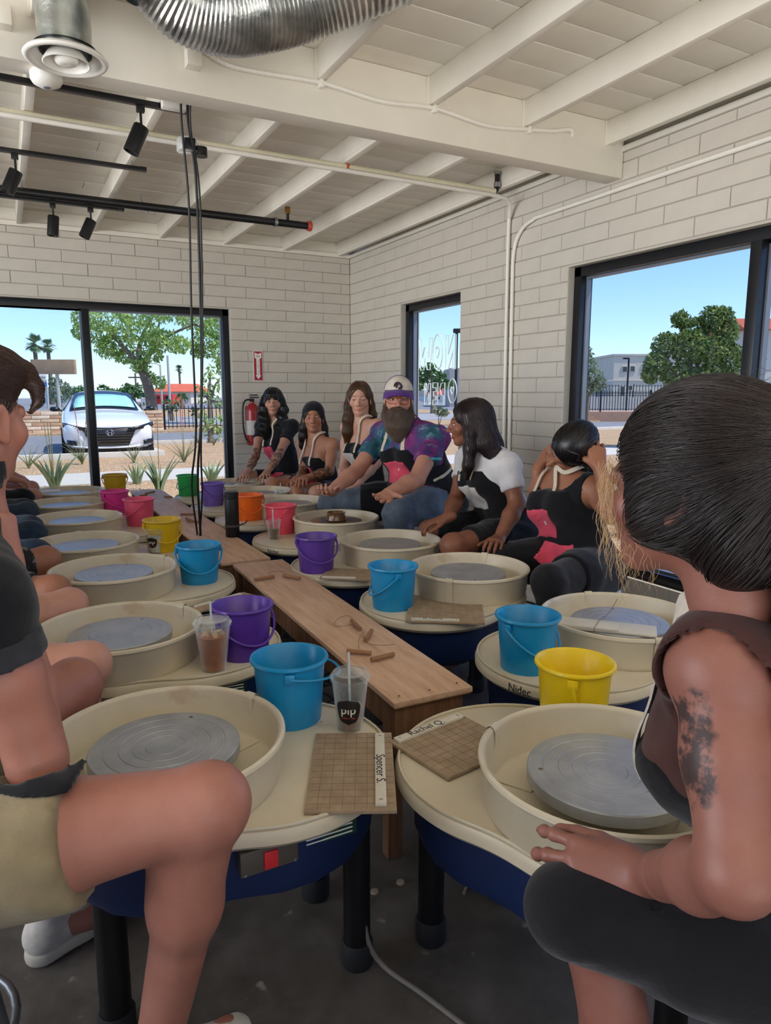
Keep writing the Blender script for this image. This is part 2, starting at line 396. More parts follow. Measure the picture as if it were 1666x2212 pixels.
def track(y, x1, z, label):
    r = empty('lighting_track', (0, y, z), 0, label, 'track', 'black lighting tracks')
    MB().box(-4.4, x1, -.017, .017, 0, .022, bev=.002).build('track_rail', m_trk, r)
    MB().box(x1, x1 + .04, -.018, .018, -.001, .024, bev=.003).build('end_cap', m_trk, r)
    for x in (JX[7], JX[5], JX[3]):
        if x < x1: MB().cyl((x, 0, .02), (x, 0, 2.669 - z), .004, 8).build('hanger', m_steel, r)
    return r
track(3.636, .84, 2.615, 'black lighting track nearest the deep ceiling beam')
track(4.655, .82, 2.615, 'black lighting track midway between the beam and the far wall')
track(5.44, .80, 2.555, 'black lighting track hung under the black pipe')
spot_head((.66, 3.636, 2.615), radians(25), radians(-10), 'black track spotlight beside the hanging power cords')
spot_head((.155, 4.655, 2.615), radians(25), radians(-10), 'black track spotlight on the middle track at the photo edge')
spot_head((.385, 5.44, 2.555), radians(6), 0, 'upright black track spotlight under the black pipe', .05)
spot_head((.62, 5.44, 2.555), radians(25), 0, 'tilted black track spotlight under the black pipe', .05)
t_ = empty('lighting_track', (0, 2.45, 2.66), 0, 'black lighting track over the silver duct at the top edge', 'track', 'black lighting tracks')
MB().box(-3, .75, -.017, .017, 0, .022, bev=.002).build('track_rail', m_trk, t_)
spot_head((.485, 2.45, 2.66), radians(28), radians(-15), 'black track spotlight in front of the silver flexible duct', .02)
# black pipe with red end cap
bp = empty('black_pipe', (0, 5.38, 2.59), 0, 'long black sprinkler pipe with a red end cap and hanger', 'pipe')
MB().cyl((-4.4, 0, 0), (2.19, 0, 0), .027, 20).build('pipe_body', m_trk, bp)
MB().lathe([(0, 0), (.034, 0), (.038, .008), (.038, .03), (.03, .036), (0, .036)], 12).xf(Matrix.Translation((2.19, 0, 0)) @ Matrix.Rotation(pi / 2, 4, 'Y')).build('end_cap', mat('red_cap', '#b0412f', .45), bp)
MB().cyl((2.03, 0, .02), (2.03, 0, .075), .012, 10).build('sprinkler_tee', m_trk, bp)
MB().box(2.01, 2.05, -.008, .008, .07, .125, bev=.002).box(2.02, 2.04, -.01, .01, .08, .115).build('sprinkler_head', mat('brass', '#9a7438', .35, .8), bp)
MB().tube([(1.93, .0, .30 - .1), (1.93, 0, .06)], .004, 8).build('hanger_rod', m_steel, bp)
MB().lathe([(.031, -.012), (.034, -.012), (.034, .012), (.031, .012)], 20, closed=True).xf(Matrix.Translation((1.93, 0, 0)) @ Matrix.Rotation(pi / 2, 4, 'Y')).build('hanger_ring', m_steel, bp)
for x in (.95, .2): MB().tube(cpath([(x, .02, .08), (x + .02, .05, .02), (x + .05, .06, -.03)], 5), .006, 6).build('hook', m_steel, bp)
# cream sprinkler pipe and thin conduit across the joists
sp_ = empty('sprinkler_pipe', (0, 4.12, 2.645), 0, 'cream plastic sprinkler pipe running under the joists', 'pipe')
MB().cyl((-4.4, .03, 0), (3.03, -.03, 0), .021, 16).build('pipe_body', m_pvc, sp_)
for x in (1.935, 2.516): MB().lathe([(.0215, -.012), (.0222, -.012), (.0222, .012), (.0215, .012)], 16, closed=True).xf(Matrix.Translation((x, -.02, 0)) @ Matrix.Rotation(pi / 2, 4, 'Y')).build('printed_band', m_org, sp_)
MB().tube([(3.03, -.03, 0), (3.045, -.03, .01), (3.05, -.03, .05), (3.05, -.03, .11)], .017, 12).build('pipe_end', m_trk, sp_)
MB().lathe([(.02, 0), (.023, 0), (.023, .03), (.02, .03)], 14, c=(3.05, -.03, .03), closed=True).build('coupling', m_steel, sp_)
MB().lathe([(0, .11), (.022, .11), (.022, .13), (0, .135)], 14, c=(3.05, -.03, 0)).build('end_plug', m_steel, sp_)
tl = MB().tube(cpath([(-4.4, 4.05, 2.612), (1, 4.035, 2.607), (2.6, 4.02, 2.60), (3.0, 4.03, 2.60), (3.13, 4.06, 2.585), (3.185, 4.12, 2.52), (3.2, 4.146, 2.40), (3.2, 4.14, 1.6), (3.2, 4.125, .1)], 8), .0135, 10).build('conduit', m_cond, None, 60, label='white conduit crossing the joists and turning down the block wall', cat='conduit')
MB().tube(cpath([(3.203, -3, 2.46), (3.203, 1.5, 2.46), (3.203, 3.6, 2.452), (3.203, 3.9, 2.44), (3.203, 4.03, 2.38), (3.203, 4.085, 2.26), (3.203, 4.09, 2.0), (3.203, 4.075, 1.0), (3.203, 4.07, .1)], 8), .0125, 10).build('conduit', m_cond, None, 60, label='white conduit along the block wall above the large window', cat='conduit')
up = MB().tube(cpath([(3.128, -3, 2.735), (3.128, 1.0, 2.735), (3.128, 3.08, 2.735)], 6), .019, 12).build('sprinkler_pipe', m_pvc, None, 60, label='cream plastic pipe along the last joist above the large window', cat='pipe')
MB().lathe([(.0195, -.012), (.0202, -.012), (.0202, .012), (.0195, .012)], 16, closed=True).xf(Matrix.Translation((3.128, 2.45, 2.735)) @ Matrix.Rotation(pi / 2, 4, 'X')).build('printed_band', m_org, up)
# spiral-wound flexible cable sagging along the beam face
pts = cpath([(.80, 3.10, 2.685), (.95, 3.105, 2.64), (1.345, 3.11, 2.655), (1.65, 3.112, 2.635), (1.938, 3.112, 2.655), (2.25, 3.112, 2.63), (2.52, 3.112, 2.655), (2.68, 3.112, 2.675), (2.80, 3.115, 2.70), (2.83, 3.13, 2.68)], 26)
mb = MB(); rr = [.0095 + .0018 * (i % 2) for i in range(len(pts))]; mb.tube(pts, rr, 8)
cb = mb.build('armoured_cable', m_cond, None, 20, label='white ribbed cable sagging along the deep beam', cat='cable')
for x in (1.345, 1.938, 2.52): MB().box(x - .01, x + .01, 3.100, 3.13, 2.636, 2.668, bev=.003).build('cable_clip', m_cond, cb)
# silver flexible duct
N = NT('duct_foil'); co = N.coord('Object'); N.l(N.ramp(N.noise(co, 14, 5), [(.3, lin('#8d8f8e')), (.7, lin('#d9dad6'))]), N.b.inputs['Base Color']); N.set(Metallic=.9, Roughness=.28); N.bump(N.noise(co, 60, 3), .25, .004); m_duct = N.m
pts = cpath([at(300, -150, 2.15), at(345, -70, 2.2), at(400, -5, 2.25), at(475, 22, 2.3), at(550, 20, 2.35), at(650, -4, 2.4), at(760, -45, 2.4), at(900, -105, 2.4), at(1000, -190, 2.35)], 40)
rr = [.128 + .003 * cos(i * 2 * pi / 4) for i in range(len(pts))]
dk = empty('flexible_duct', (.9, 2.6, 2.6), 0, 'silver corrugated flexible air duct slung below the ceiling', 'duct')
mb = MB(); mb.tube(pts, rr, 40, cap=False); mb.xf(Matrix.Translation((-.9, -2.6, -2.6))); mb.build('duct_sleeve', m_duct, dk, 60)
MB().tube([np.array(pts[2]) - (.9, 2.6, 2.6), np.array(pts[10]) - (.9, 2.6, 2.6)], .137, 32, cap=False).build('tape_band', mat('duct_tape', '#b9bdb6', .35, .6, .1), dk)
# round diffuser on a sheet-metal drop
N = NT('galvanised_drop'); co = N.coord('Object'); f = N.n('ShaderNodeTexVoronoi'); f.inputs['Scale'].default_value = 16; N.l(co, f.inputs['Vector'])
N.l(N.ramp(f.outputs['Distance'], [(.1, lin('#7e8684')), (.7, lin('#b9bcb6'))]), N.b.inputs['Base Color']); N.set(Metallic=.85, Roughness=.32); N.bump(N.noise(co, 40, 3), .3, .004); m_drop = N.m
df = empty('ceiling_diffuser', (.272, 2.78, 2.405), 0, 'round white air diffuser on a foil-wrapped duct drop', 'diffuser')
MB().lathe([(.082, .02), (.086, .10), (.083, .22), (.087, .225), (.087, .25), (.083, .255), (.083, .5)], 32).build('duct_drop', m_drop, df, 50)
MB().lathe([(.083, .03), (.10, .022), (.128, .010), (.134, .002), (.130, -.004), (.118, -.006), (.108, .004), (.104, .014), (.10, .022)], 40).build('flange', m_white, df, 60)
MB().lathe([(.076, -.012), (.062, .012), (.050, .03), (.046, .03), (.058, .010), (.072, -.014), (.076, -.012)], 36).build('cone_ring', m_white, df, 60)
MB().lathe([(0, -.014), (.020, -.017), (.034, -.010), (.040, .004), (.034, .016), (0, .018)], 28).build('centre_cone', m_white, df, 60)
MB().lathe([(0, .034), (.10, .034)], 28).build('throat', m_trk, df, 60)
# motion sensor below the beam
ms = empty('ceiling_sensor', (.237, 3.19, 2.512), 0, 'white dome sensor mounted under the deep beam', 'sensor')
MB().lathe([(0, 0), (.052, 0), (.058, -.008), (.058, -.03), (.05, -.043), (.03, -.053), (.012, -.056), (0, -.056)], 28).build('housing', m_white, ms, 60)
MB().lathe([(.013, -.054), (.013, -.058), (0, -.060)], 16).build('lens', m_gray, ms, 60)
MB().box(.745, .855, 3.55, 3.60, 2.60, 2.668, bev=.006).build('junction_box', m_white, None, 40, label='white junction box at the end of the beam-side track', cat='junction box')
# power cords hanging from the ceiling to the far bench
m_cordb = mat('black_cord', '#0e0e10', .5, 0, .02)
c1 = cpath([(.80, 3.42, 2.64), (.815, 3.5, 2.52), (.86, 3.62, 2.2), (.868, 3.7, 1.7), (.892, 3.82, 1.1), (.875, 3.9, .80), (.90, 3.93, .51)], 10)
c2 = cpath([(.835, 3.42, 2.64), (.845, 3.5, 2.55), (.90, 3.62, 2.3), (.915, 3.7, 1.7), (.925, 3.82, 1.2), (.91, 3.9, .85), (.918, 3.93, .505)], 10)
c3 = cpath([(.845, 3.42, 2.64), (.85, 3.48, 2.5), (.912, 3.61, 2.25), (.92, 3.7, 1.6), (.915, 3.82, 1.0), (.93, 3.9, .75), (.916, 3.94, .502)], 10)
for k, (c, r, l) in enumerate(((c1, .0055, 'single black cord hanging on the window side to the far bench'), (c2, .0065, 'thicker black cord hanging from the box to the far bench'), (c3, .005, 'thin black cord twisted along the thicker hanging cord'))):
    MB().tube(c, r, 8).build('hanging_cable', m_cordb, None, 60, label=l, cat='cable')
rl = empty('cord_outlet_box', (.865, 3.60, 2.46), radians(-10), 'clear plastic coil box with tape where the hanging cords pass', 'outlet box')
N = NT('clear_plastic_box'); N.set(Roughness=.15); N.b.inputs['Base Color'].default_value = (.75, .75, .72, 1); N.b.inputs['Transmission Weight'].default_value = .5; N.b.inputs['IOR'].default_value = 1.2; m_cbox = N.m
MB().lathe([(.0, .03), (.05, .03), (.055, .02), (.055, -.025), (.05, -.03), (0, -.03)], 20).build('coil', m_cbox, rl, 50)
MB().box(-.02, .03, -.06, -.05, -.03, .02, bev=.003).build('plug', m_trk, rl)
MB().lathe([(.0, .02), (.03, .02), (.03, -.02), (0, -.02)], 18, c=(.055, -.03, -.03)).build('tape_roll', m_trk, rl, 50)
# ================================================================ POTTERY WHEELS
TZ = .50
N = NT('cream_plastic'); co = N.coord('Object'); c = lin('#ded3b6')
f = N.noise(co, 5, 6); base = N.ramp(f, [(.3, lin('#cec2a7')), (.7, lin('#dcd2bc'))])
st = N.noise(co, 11, 3, .5); base = N.mix(N.ramp(st, [(.66, (0, 0, 0)), (.75, (.38, .38, .38))]), base, lin('#b08a5c'))
st2 = N.noise(co, 38, 2, .5); base = N.mix(N.ramp(st2, [(.76, (0, 0, 0)), (.79, (.8, .8, .8))]), base, lin('#8a5f3a'))
N.l(base, N.b.inputs['Base Color']); N.set(Roughness=.38); N.bump(N.noise(co, 50, 2), .04, .002); m_cream = N.m
N = NT('wheel_aluminium'); co = N.coord('Object'); sx = N.n('ShaderNodeSeparateXYZ'); N.l(co, sx.inputs[0])
r2 = N.math('SQRT', N.math('ADD', N.math('MULTIPLY', sx.outputs[0], sx.outputs[0]), N.math('MULTIPLY', sx.outputs[1], sx.outputs[1])))
cr = N.n('ShaderNodeCombineXYZ'); N.l(r2, cr.inputs[0]); f = N.noise(cr.outputs[0], 160, 5, .7); g = N.noise(co, 9, 5)
base = N.mix(N.ramp(g, [(.35, (0, 0, 0)), (.7, (1, 1, 1))]), lin('#a0a3a7'), lin('#c2c5c8')); base = N.mix(N.ramp(f, [(.3, (.0,) * 3), (.8, (.35,) * 3)]), base, lin('#6d7075'))
N.l(base, N.b.inputs['Base Color']); N.set(Metallic=.35); N.l(N.ramp(g, [(.3, (.30,) * 3), (.75, (.5,) * 3)]), N.b.inputs['Roughness']); N.bump(f, .12, .002); m_alu = N.m
m_blue = mat('blue_housing', '#0b2452', .45, 0, .06)
m_leg = mat('black_leg_paint', '#0b0b0d', .45, .2, .1, 30)
m_foot = mat('black_rubber', '#15151a', .8, 0, .1)
m_red = mat('red_switch', '#d2303a', .3, 0, .03)
m_panel = mat('grey_switch_plate', '#5d564e', .5, .3, .08)
m_green = mat('green_label_plate', '#0f3a2b', .5, 0, .05)
m_ltr = mat('dark_print', '#22242a', .6, 0, 0)
m_slip = mat('clay_slip', '#6e5a45', .25, 0, .12)
POFF = .215
def outline(rt, rp, k=.10, n=96, cx=POFF):
    """smooth union of the table disc and the disc under the splash pan"""
    out = []
    for i in range(n):
        a = 2 * pi * i / n; c0 = np.array([cx * .5, 0]); d = np.array([cos(a), sin(a)]); lo, hi = 0, .8
        for _ in range(30):
            mid = (lo + hi) / 2; p = c0 + d * mid
            d1 = hypot(*p) - rt; d2 = hypot(p[0] - cx, p[1]) - rp; h = max(0, min(1, .5 + .5 * (d2 - d1) / k))
            if d2 * (1 - h) + d1 * h - k * h * (1 - h) < 0: lo = mid
            else: hi = mid
        out.append(c0 + d * lo)
    return np.array(out)
m_seam = mat('seam_shadow_gap', '#8d8168', .6, 0, .05)
def make_wheel(label):
    r = empty('pottery_wheel', (0, 0, 0), 0, label, 'pottery wheel', 'pottery wheels in two rows')
    o = outline(.285, .238, .05)
    MB().prism(o, TZ - .042, TZ, bev=.012).build('table_top', m_cream, r, 35)
    lip = MB(); lip.tube([(*p, TZ + .002) for p in np.vstack([inset(o, .008), inset(o, .008)[:1]])], .004, 6, cap=False); lip.build('table_lip', m_cream, r, 60)
    hb = MB(); oo = outline(.245, .205, .06, 24); b0 = 0
    rings = [(oo * 1.0, TZ - .043), (oo, TZ - .13), (np.array([(.11, 0)]) + (oo - (.11, 0)) * .95, TZ - .17), (np.array([(.11, 0)]) + (oo - (.11, 0)) * .62, TZ - .225)]
    n = len(oo)
    for q, zz in rings: hb.v.extend([(p[0], p[1], zz) for p in q])
    for k in range(3):
        for i in range(n): hb.f.append((k * n + i, (k + 1) * n + i, (k + 1) * n + (i + 1) % n, k * n + (i + 1) % n)); hb.mi.append(0)
    hb.f.append(tuple(3 * n + i for i in range(n))); hb.mi.append(0)
    hb.build('housing', m_blue, r, 30)
    for lx, ly in ((-.165, .125), (-.165, -.125), (.35, .06)):
        lg = MB().cyl((lx, ly, .03), (lx, ly, TZ - .043), .031, 20).build('leg', m_leg, r, 40)
        MB().lathe([(0, 0), (.034, 0), (.037, .006), (.037, .055), (.033, .062), (0, .062)], 20, c=(lx, ly, 0)).build('rubber_foot', m_foot, lg, 40)
    for s in (1,):
        pp = [p for p in oo if abs(p[0] - .05) < .3]
        yv = .252 * s
        pl = MB().box(.02, .135, min(yv, yv * .9), max(yv, yv * .9), TZ - .095, TZ - .045, bev=.003).build('switch_plate', m_panel if s > 0 else m_leg, r)
        if s > 0:
            MB().box(.062, .090, yv - .002, yv + .004, TZ - .09, TZ - .054, bev=.002).build('rocker_switch', m_red, pl)
            for q in (.028, .127): MB().lathe([(0, .003), (.003, .003), (.003, 0)], 10).xf(Matrix.Translation((q, yv, TZ - .089)) @ Matrix.Rotation(-pi / 2, 4, 'X')).build('screw', m_steel, pl)
            gp = MB().box(-.11, .01, yv * .86, yv * .96, TZ - .082, TZ - .046, bev=.002).build('label_plate', m_green, r)
            for q in range(3): MB().box(-.10, .0, yv * .96, yv * .96 + .001, TZ - .058 - q * .009, TZ - .055 - q * .009).build('printed_line', m_white, gp)
    # splash pan: rolled rim, thin wall, floor
    c = (0, 0, 0)
    sp = MB().lathe([(.06, TZ + .006), (.222, TZ + .006), (.228, TZ + .012), (.234, TZ + .094), (.236, TZ + .100), (.242, TZ + .104), (.248, TZ + .101), (.249, TZ + .094), (.245, TZ + .089), (.2415, TZ + .085), (.2365, TZ + .012), (.232, TZ + .001), (.06, TZ + .001)], 72, c).build('splash_pan', m_cream, r, 45); sp.location = (POFF, 0, 0)
    for a in (-.055, pi - .055):      # overlapping joints of the two half pans
        tb = MB(); da = .11
        tb.lathe([(.231, TZ + .012), (.2315, TZ + .095), (.236, TZ + .1035), (.242, TZ + .1075), (.2495, TZ + .104), (.2518, TZ + .094), (.247, TZ + .086), (.244, TZ + .083), (.2395, TZ + .012)], 5, c, a0=a, a1=a + da)
        tb.build('pan_joint', m_cream, sp, 45)
        MB().box(-.09, -.002, -.045, .045, TZ + .007, TZ + .0085).xf(Matrix.Translation(c) @ Matrix.Rotation(a + da / 2, 4, 'Z') @ Matrix.Translation((.225, 0, 0))).build('joint_flange', m_cream, sp)
    # wheel head with turned rings
    prof = [(0, .0)]
    for q in (.040, .066, .092, .122): prof += [(q - .0012, 0), (q, -.0012), (q + .0012, 0)]
    prof += [(.150, 0), (.1525, -.0025), (.1525, -.024), (.146, -.028), (.05, -.028), (.04, -.075)]
    wh = MB().lathe(prof, 64).build('wheel_head', m_alu, r, 25); wh.location = (POFF, 0, TZ + .078)
    for s in (1, -1): MB().lathe([(.0045, .0004), (0, .0004)], 12, c=(.128 * s * .6, .128 * s * .8, 0)).build('bat_pin_hole', m_slip, wh)
    return r
PROTO = make_wheel('x')
def wheel(pan, ang, label, seam=20):
    global PROTO
    o = PROTO if not WHEELS else copy_tree(PROTO)
    o['label'] = label; a = radians(ang); o.location = (pan[0] - POFF * cos(a), pan[1] - POFF * sin(a), 0); o.rotation_euler = (0, 0, a); WHEELS.append(o); [setattr(q, 'rotation_euler', (0, 0, radians(seam) - a)) for q in o.children if q.name.startswith('splash_pan')]; return o
WHEELS = []
W_L1 = wheel((.238, 1.416), 180, 'nearest left-row pottery wheel, behind the bent bare knee', 25)
W_L2 = wheel((.256, 2.20), 178, 'left-row pottery wheel beside the iced tea cup', 28)
W_L3 = wheel((.338, 2.98), 186, 'left-row pottery wheel with one blue bucket, third from the camera', 25)
W_L4 = wheel((.288, 3.60), 180, 'left-row pottery wheel beside the yellow bucket and pale drink cup', 92)
W_L5 = wheel((.312, 4.34), 180, 'left-row pottery wheel beside the coral bucket', 20)
W_L6 = wheel((.300, 4.98), 178, 'left-row pottery wheel beside the magenta bucket', 40)
W_L7 = wheel((.360, 5.58), 182, 'farthest left-row pottery wheel with a board across its pan', -20)
W_R1 = wheel((.975, .908), -83, 'nearest right-row pottery wheel under the tattooed arm', 118)
W_R2 = wheel((1.690, 1.556), 0, 'right-row pottery wheel with folded boards on its wheel head', 70)
W_R3 = wheel((1.625, 2.31), 14, 'right-row pottery wheel with a blue bucket and slanted board', 38)
W_R4 = wheel((1.60, 2.937), 0, 'right-row pottery wheel beside the dark purple bucket', 125)
W_R5 = wheel((1.629, 3.641), 8, 'right-row pottery wheel with a small thrown bowl on it', 140)
W_R6 = wheel((1.618, 4.374), 4, 'right-row pottery wheel under the bearded person\'s open hand', 60)
W_R7 = wheel((1.59, 4.923), 0, 'right-row pottery wheel in front of the headband wearer', 10)
W_R8 = wheel((1.60, 5.496), 0, 'farthest right-row pottery wheel by the window jamb', 45)
# maker's lettering on table edges of two wheels
for wo, a in ((W_R2, 200), (W_R5, 206), (W_R3, 330)):
    T = Matrix.Translation((0, 0, TZ - .021)) @ Matrix.Rotation(radians(a) + pi / 2, 4, 'Z') @ Matrix.Rotation(pi / 2, 4, 'X')
    text_obj('maker_lettering', 'Nidec', .034, m_ltr, T, wo, .0004, .9, bend=.2856)
# thrown bowl on the demonstrator's wheel, wet brown slip round it
m_clay = mat('wet_brown_clay', '#6b4a2c', .18, 0, .1, 20, coat=.3)
bw = MB().lathe([(0, 0), (.055, 0), (.062, .006), (.058, .02), (.052, .038), (.054, .046), (.050, .049), (.046, .044), (.044, .03), (.030, .012), (0, .01)], 36).build('clay_bowl', m_clay, None, 60, label='small wet brown clay bowl just thrown on a wheel head', cat='bowl'); bw.location = (1.629, 3.641, TZ + .079)
MB().lathe([(.062, .0006), (.146, .0006), (.146, 0), (.062, 0)], 40, closed=True).build('slip_ring', m_clay, bw).location = (0, 0, .0005)
# boards lying across pans
def flatbox(name, p0, p1, w_, th, material, label, cat, z=TZ, group=None):
    p0, p1 = np.array(p0), np.array(p1); d = p1 - p0; L = hypot(*d); o = MB().box(0, L, -w_ / 2, w_ / 2, 0, th, bev=.002).build(name, material, None, 40, label=label, cat=cat)
    if group: o['group'] = group
    o.location = (p0[0], p0[1], z); o.rotation_euler = (0, 0, atan2(d[1], d[0])); return o
N = NT('hardboard'); co = N.coord('Object'); f = N.noise(co, 24, 6)
N.l(N.ramp(f, [(.3, lin('#8f7a62')), (.7, lin('#ad977c'))]), N.b.inputs['Base Color']); N.set(Roughness=.65); m_bat = N.m
m_line = mat('pencil_grid_line', '#6f5d4a', .8, 0, 0)
m_strip = mat('white_wood_strip', '#d9d3c4', .55, 0, .08, 8)
m_pen = mat('black_marker', '#1c1c20', .7, 0, 0)
def bat(corners, z, label, nx=9, ny=11, strip=None, name_text='', nums=('1', '2'), tilt=0, flip=False, grid=True):
    """square-gridded throwing board with a white name strip"""
    a, b, d = [np.array(q) for q in corners]; ex = b - a; ey = d - a; Lx, Ly = hypot(*ex), hypot(*ey); ang = atan2(ex[1], ex[0])
    r = empty('grid_board', (a[0], a[1], z), ang, label, 'board', 'gridded hardboard name boards')
    sy = 1 if ex[0] * ey[1] - ex[1] * ey[0] > 0 else -1
    MB().box(0, Lx, min(0, sy * Ly), max(0, sy * Ly), 0, .008, bev=.0015).build('panel', m_bat, r)
    if grid:
        g = MB(); st_ = .0254 * .95
        for i in range(1, int(Lx / st_)): g.box(i * st_ - .0004, i * st_ + .0004, min(.004, sy * (Ly - .004)), max(.004, sy * (Ly - .004)), .008, .0082)
        for i in range(1, int(Ly / st_)): g.box(.004, Lx - .004, sy * i * st_ - .0004, sy * i * st_ + .0004, .008, .0082)
        o = g.build('grid_lines', m_line, r); o['kind'] = 'stuff'
    if strip:
        (u0, v0), (u1, v1), sw = strip; p = np.array([u0, sy * v0]); q = np.array([u1, sy * v1]); dd = q - p; L = hypot(*dd)
        s = MB().box(0, L, -sw / 2, sw / 2, 0, .007, bev=.001).build('name_strip', m_strip, r); s.location = (*p, .008); s.rotation_euler = (0, 0, atan2(dd[1], dd[0]))
        rz = pi if flip else 0
        if name_text:
            text_obj('handwriting', name_text, sw * 1.25, m_pen, Matrix.Translation((L * .45, 0, .0073)) @ Matrix.Rotation(rz, 4, 'Z'), s, .0002, 1.0)
            text_obj('handwritten_number', nums[0], sw * .45, m_pen, Matrix.Translation((L * .05, 0, .0073)) @ Matrix.Rotation(rz + .2, 4, 'Z'), s, .0002)
            text_obj('handwritten_number', nums[1], sw * .5, m_pen, Matrix.Translation((L * .95, 0, .0073)) @ Matrix.Rotation(rz, 4, 'Z'), s, .0002)
    return r
P = lambda x, y, z=.51: atz(x, y, z)[:2]
bat([P(657, 1752), P(858, 1749), P(682, 1583)], TZ + .001, 'gridded hardboard name board beside the cold coffee cup', strip=((.148, .012), (.150, .30), .022), name_text='Spencer S.', nums=('2', '1'), flip=True)
bat([(.718, 1.323), (.94, 1.361), (.750, 1.125)], TZ + .003, 'gridded hardboard name board leaning towards the nearest right wheel pan', strip=((.010, .016), (.215, .014), .022), name_text='Rachel Q.', nums=('1', '2'))
bat([P(876, 1340), P(1048, 1345), P(896, 1285)], TZ + .001, 'small gridded name board in front of the second blue bucket on the right', strip=((.02, .01), (.19, .01), .016), name_text='Alison G', nums=('2', '2'), flip=True)
bat([P(690, 1248), P(800, 1252), P(735, 1228)], TZ + .001, 'plain hardboard beside the dark purple bucket on the right', grid=False, strip=((.01, .008), (.16, .008), .012))
bat([P(404, 1312), P(430, 1320), P(470, 1270)], TZ + .001, 'hardboard name board beside the blue bucket in the left row', grid=False, strip=((.022, .02), (.022, .24), .014), name_text='Kaylee', nums=('1', '1'))
bat([P(440, 1078), P(485, 1080), P(440, 1068)], TZ + .001, 'hardboard under the lavender bucket', grid=False)
flatbox('wood_board', (-.03, 5.47), (.30, 5.50), .13, .012, m_strip, 'thin pale board lying across the farthest left wheel pan', 'board', TZ + .106)
fb = empty('folded_board', (1.60, 1.555, TZ + .079), radians(-48), 'two stacked pale boards tied with wire on a wheel head', 'board')
MB().box(-.13, .17, -.07, .03, 0, .006, bev=.001).build('lower_board', m_strip, fb); MB().box(-.13, .06, -.072, -.01, .006, .013, bev=.001).build('upper_board', m_strip, fb)
MB().tube([(-.01, -.077, -.001), (-.01, -.077, .014), (.0, .0, .0145), (.01, .022, .014), (.03, .06, .03), (.05, .075, .07)], .0008, 4).build('tie_wire', m_slip, fb)
tc = MB().box(-.04, .04, -.02, .02, 0, .012, bev=.003).build('wooden_rib', m_strip, None, 40, label='small pale tool on the farthest right wheel', cat='tool'); tc.location = (1.60, 5.45, TZ + .0785); tc.rotation_euler = (0, 0, .5)

# ---------------------------------------------------------------- benches
N = NT('plywood'); co = N.coord('Object', (9, 1.2, 9)); f = N.noise(co, 4, 7, .65)
N.l(N.ramp(f, [(.25, lin('#b78f70')), (.5, lin('#d0ab8e')), (.8, lin('#e0c2a8'))]), N.b.inputs['Base Color']); N.set(Roughness=.6); N.bump(f, .08, .003); m_ply = N.m
m_plyedge = mat('plywood_edge', '#a87c50', .7, 0, .2, 6, stretch=(2, 2, 90))
N = NT('rough_timber'); co = N.coord('Object', (14, 14, 1.5)); f = N.noise(co, 3, 8, .7); N.l(N.ramp(f, [(.25, lin('#4d3220')), (.6, lin('#7d573a')), (.85, lin('#99714e'))]), N.b.inputs['Base Color']); N.set(Roughness=.75); N.bump(f, .2, .004); m_lum = N.m
m_nail = mat('dark_nail_head', '#3a2b22', .6, .3, 0)
def bench(x0, y0, x1, y1, wd, label):
    d = np.array([x1 - x0, y1 - y0]); L = hypot(*d); r = empty('plywood_bench', (x0, y0, 0), atan2(d[1], d[0]) - pi / 2, label, 'bench', 'low plywood benches between the rows')
    MB().box(0, wd, 0, L, TZ - .018, TZ - .003, bev=.0015).build('top_board', m_ply, r)
    MB().box(.004, wd - .004, .003, L - .003, TZ - .022, TZ - .0175).build('edge_layer', m_plyedge, r)
    for yv in (.018, L - .06):
        MB().box(.012, wd - .02, yv, yv + .038, TZ - .16, TZ - .022, bev=.002).build('end_rail', m_lum, r)
        for xv in (.012, wd - .11): MB().box(xv, xv + .09 if xv > .1 else xv + .045, yv + .0385, yv + .077, 0, TZ - .022, bev=.003).build('leg', m_lum, r)
    MB().box(.02, .058, .1, L - .1, TZ - .11, TZ - .022, bev=.002).build('side_rail', m_lum, r)
    MB().box(wd - .06, wd - .022, .1, L - .1, TZ - .11, TZ - .022, bev=.002).build('side_rail', m_lum, r)
    for xv, yv in ((.03, .03), (wd - .03, .035), (wd / 2, .028), (.03, L - .04), (wd - .03, L - .04)): MB().lathe([(.0035, .0006), (0, .0006)], 8, c=(xv, yv, TZ)).build('nail_head', m_nail, r)
    return r
bench(.838, 1.515, .895, 3.21, .245, 'near low plywood bench with cutting-wire handles on it')
bench(.855, 3.26, .862, 6.12, .245, 'far low plywood bench carrying the black flask')
m_dowel = mat('dowel_wood', '#9a6f4d', .6, 0, .15, 30, stretch=(30, 3, 3))
def dowel(p0, p1, label):
    a, b = atz(*p0, TZ + .008), atz(*p1, TZ + .008); d = b - a; L = np.linalg.norm(d)
    o = MB().cyl((-L / 2, 0, 0), (L / 2, 0, 0), .0072, 12).build('cutter_handle', m_dowel, None, 40, label=label, cat='tool handle'); o['group'] = 'wooden cutting-wire handles on the benches'
    o.location = (a + b) / 2; o.rotation_euler = (0, 0, atan2(d[1], d[0])); return o
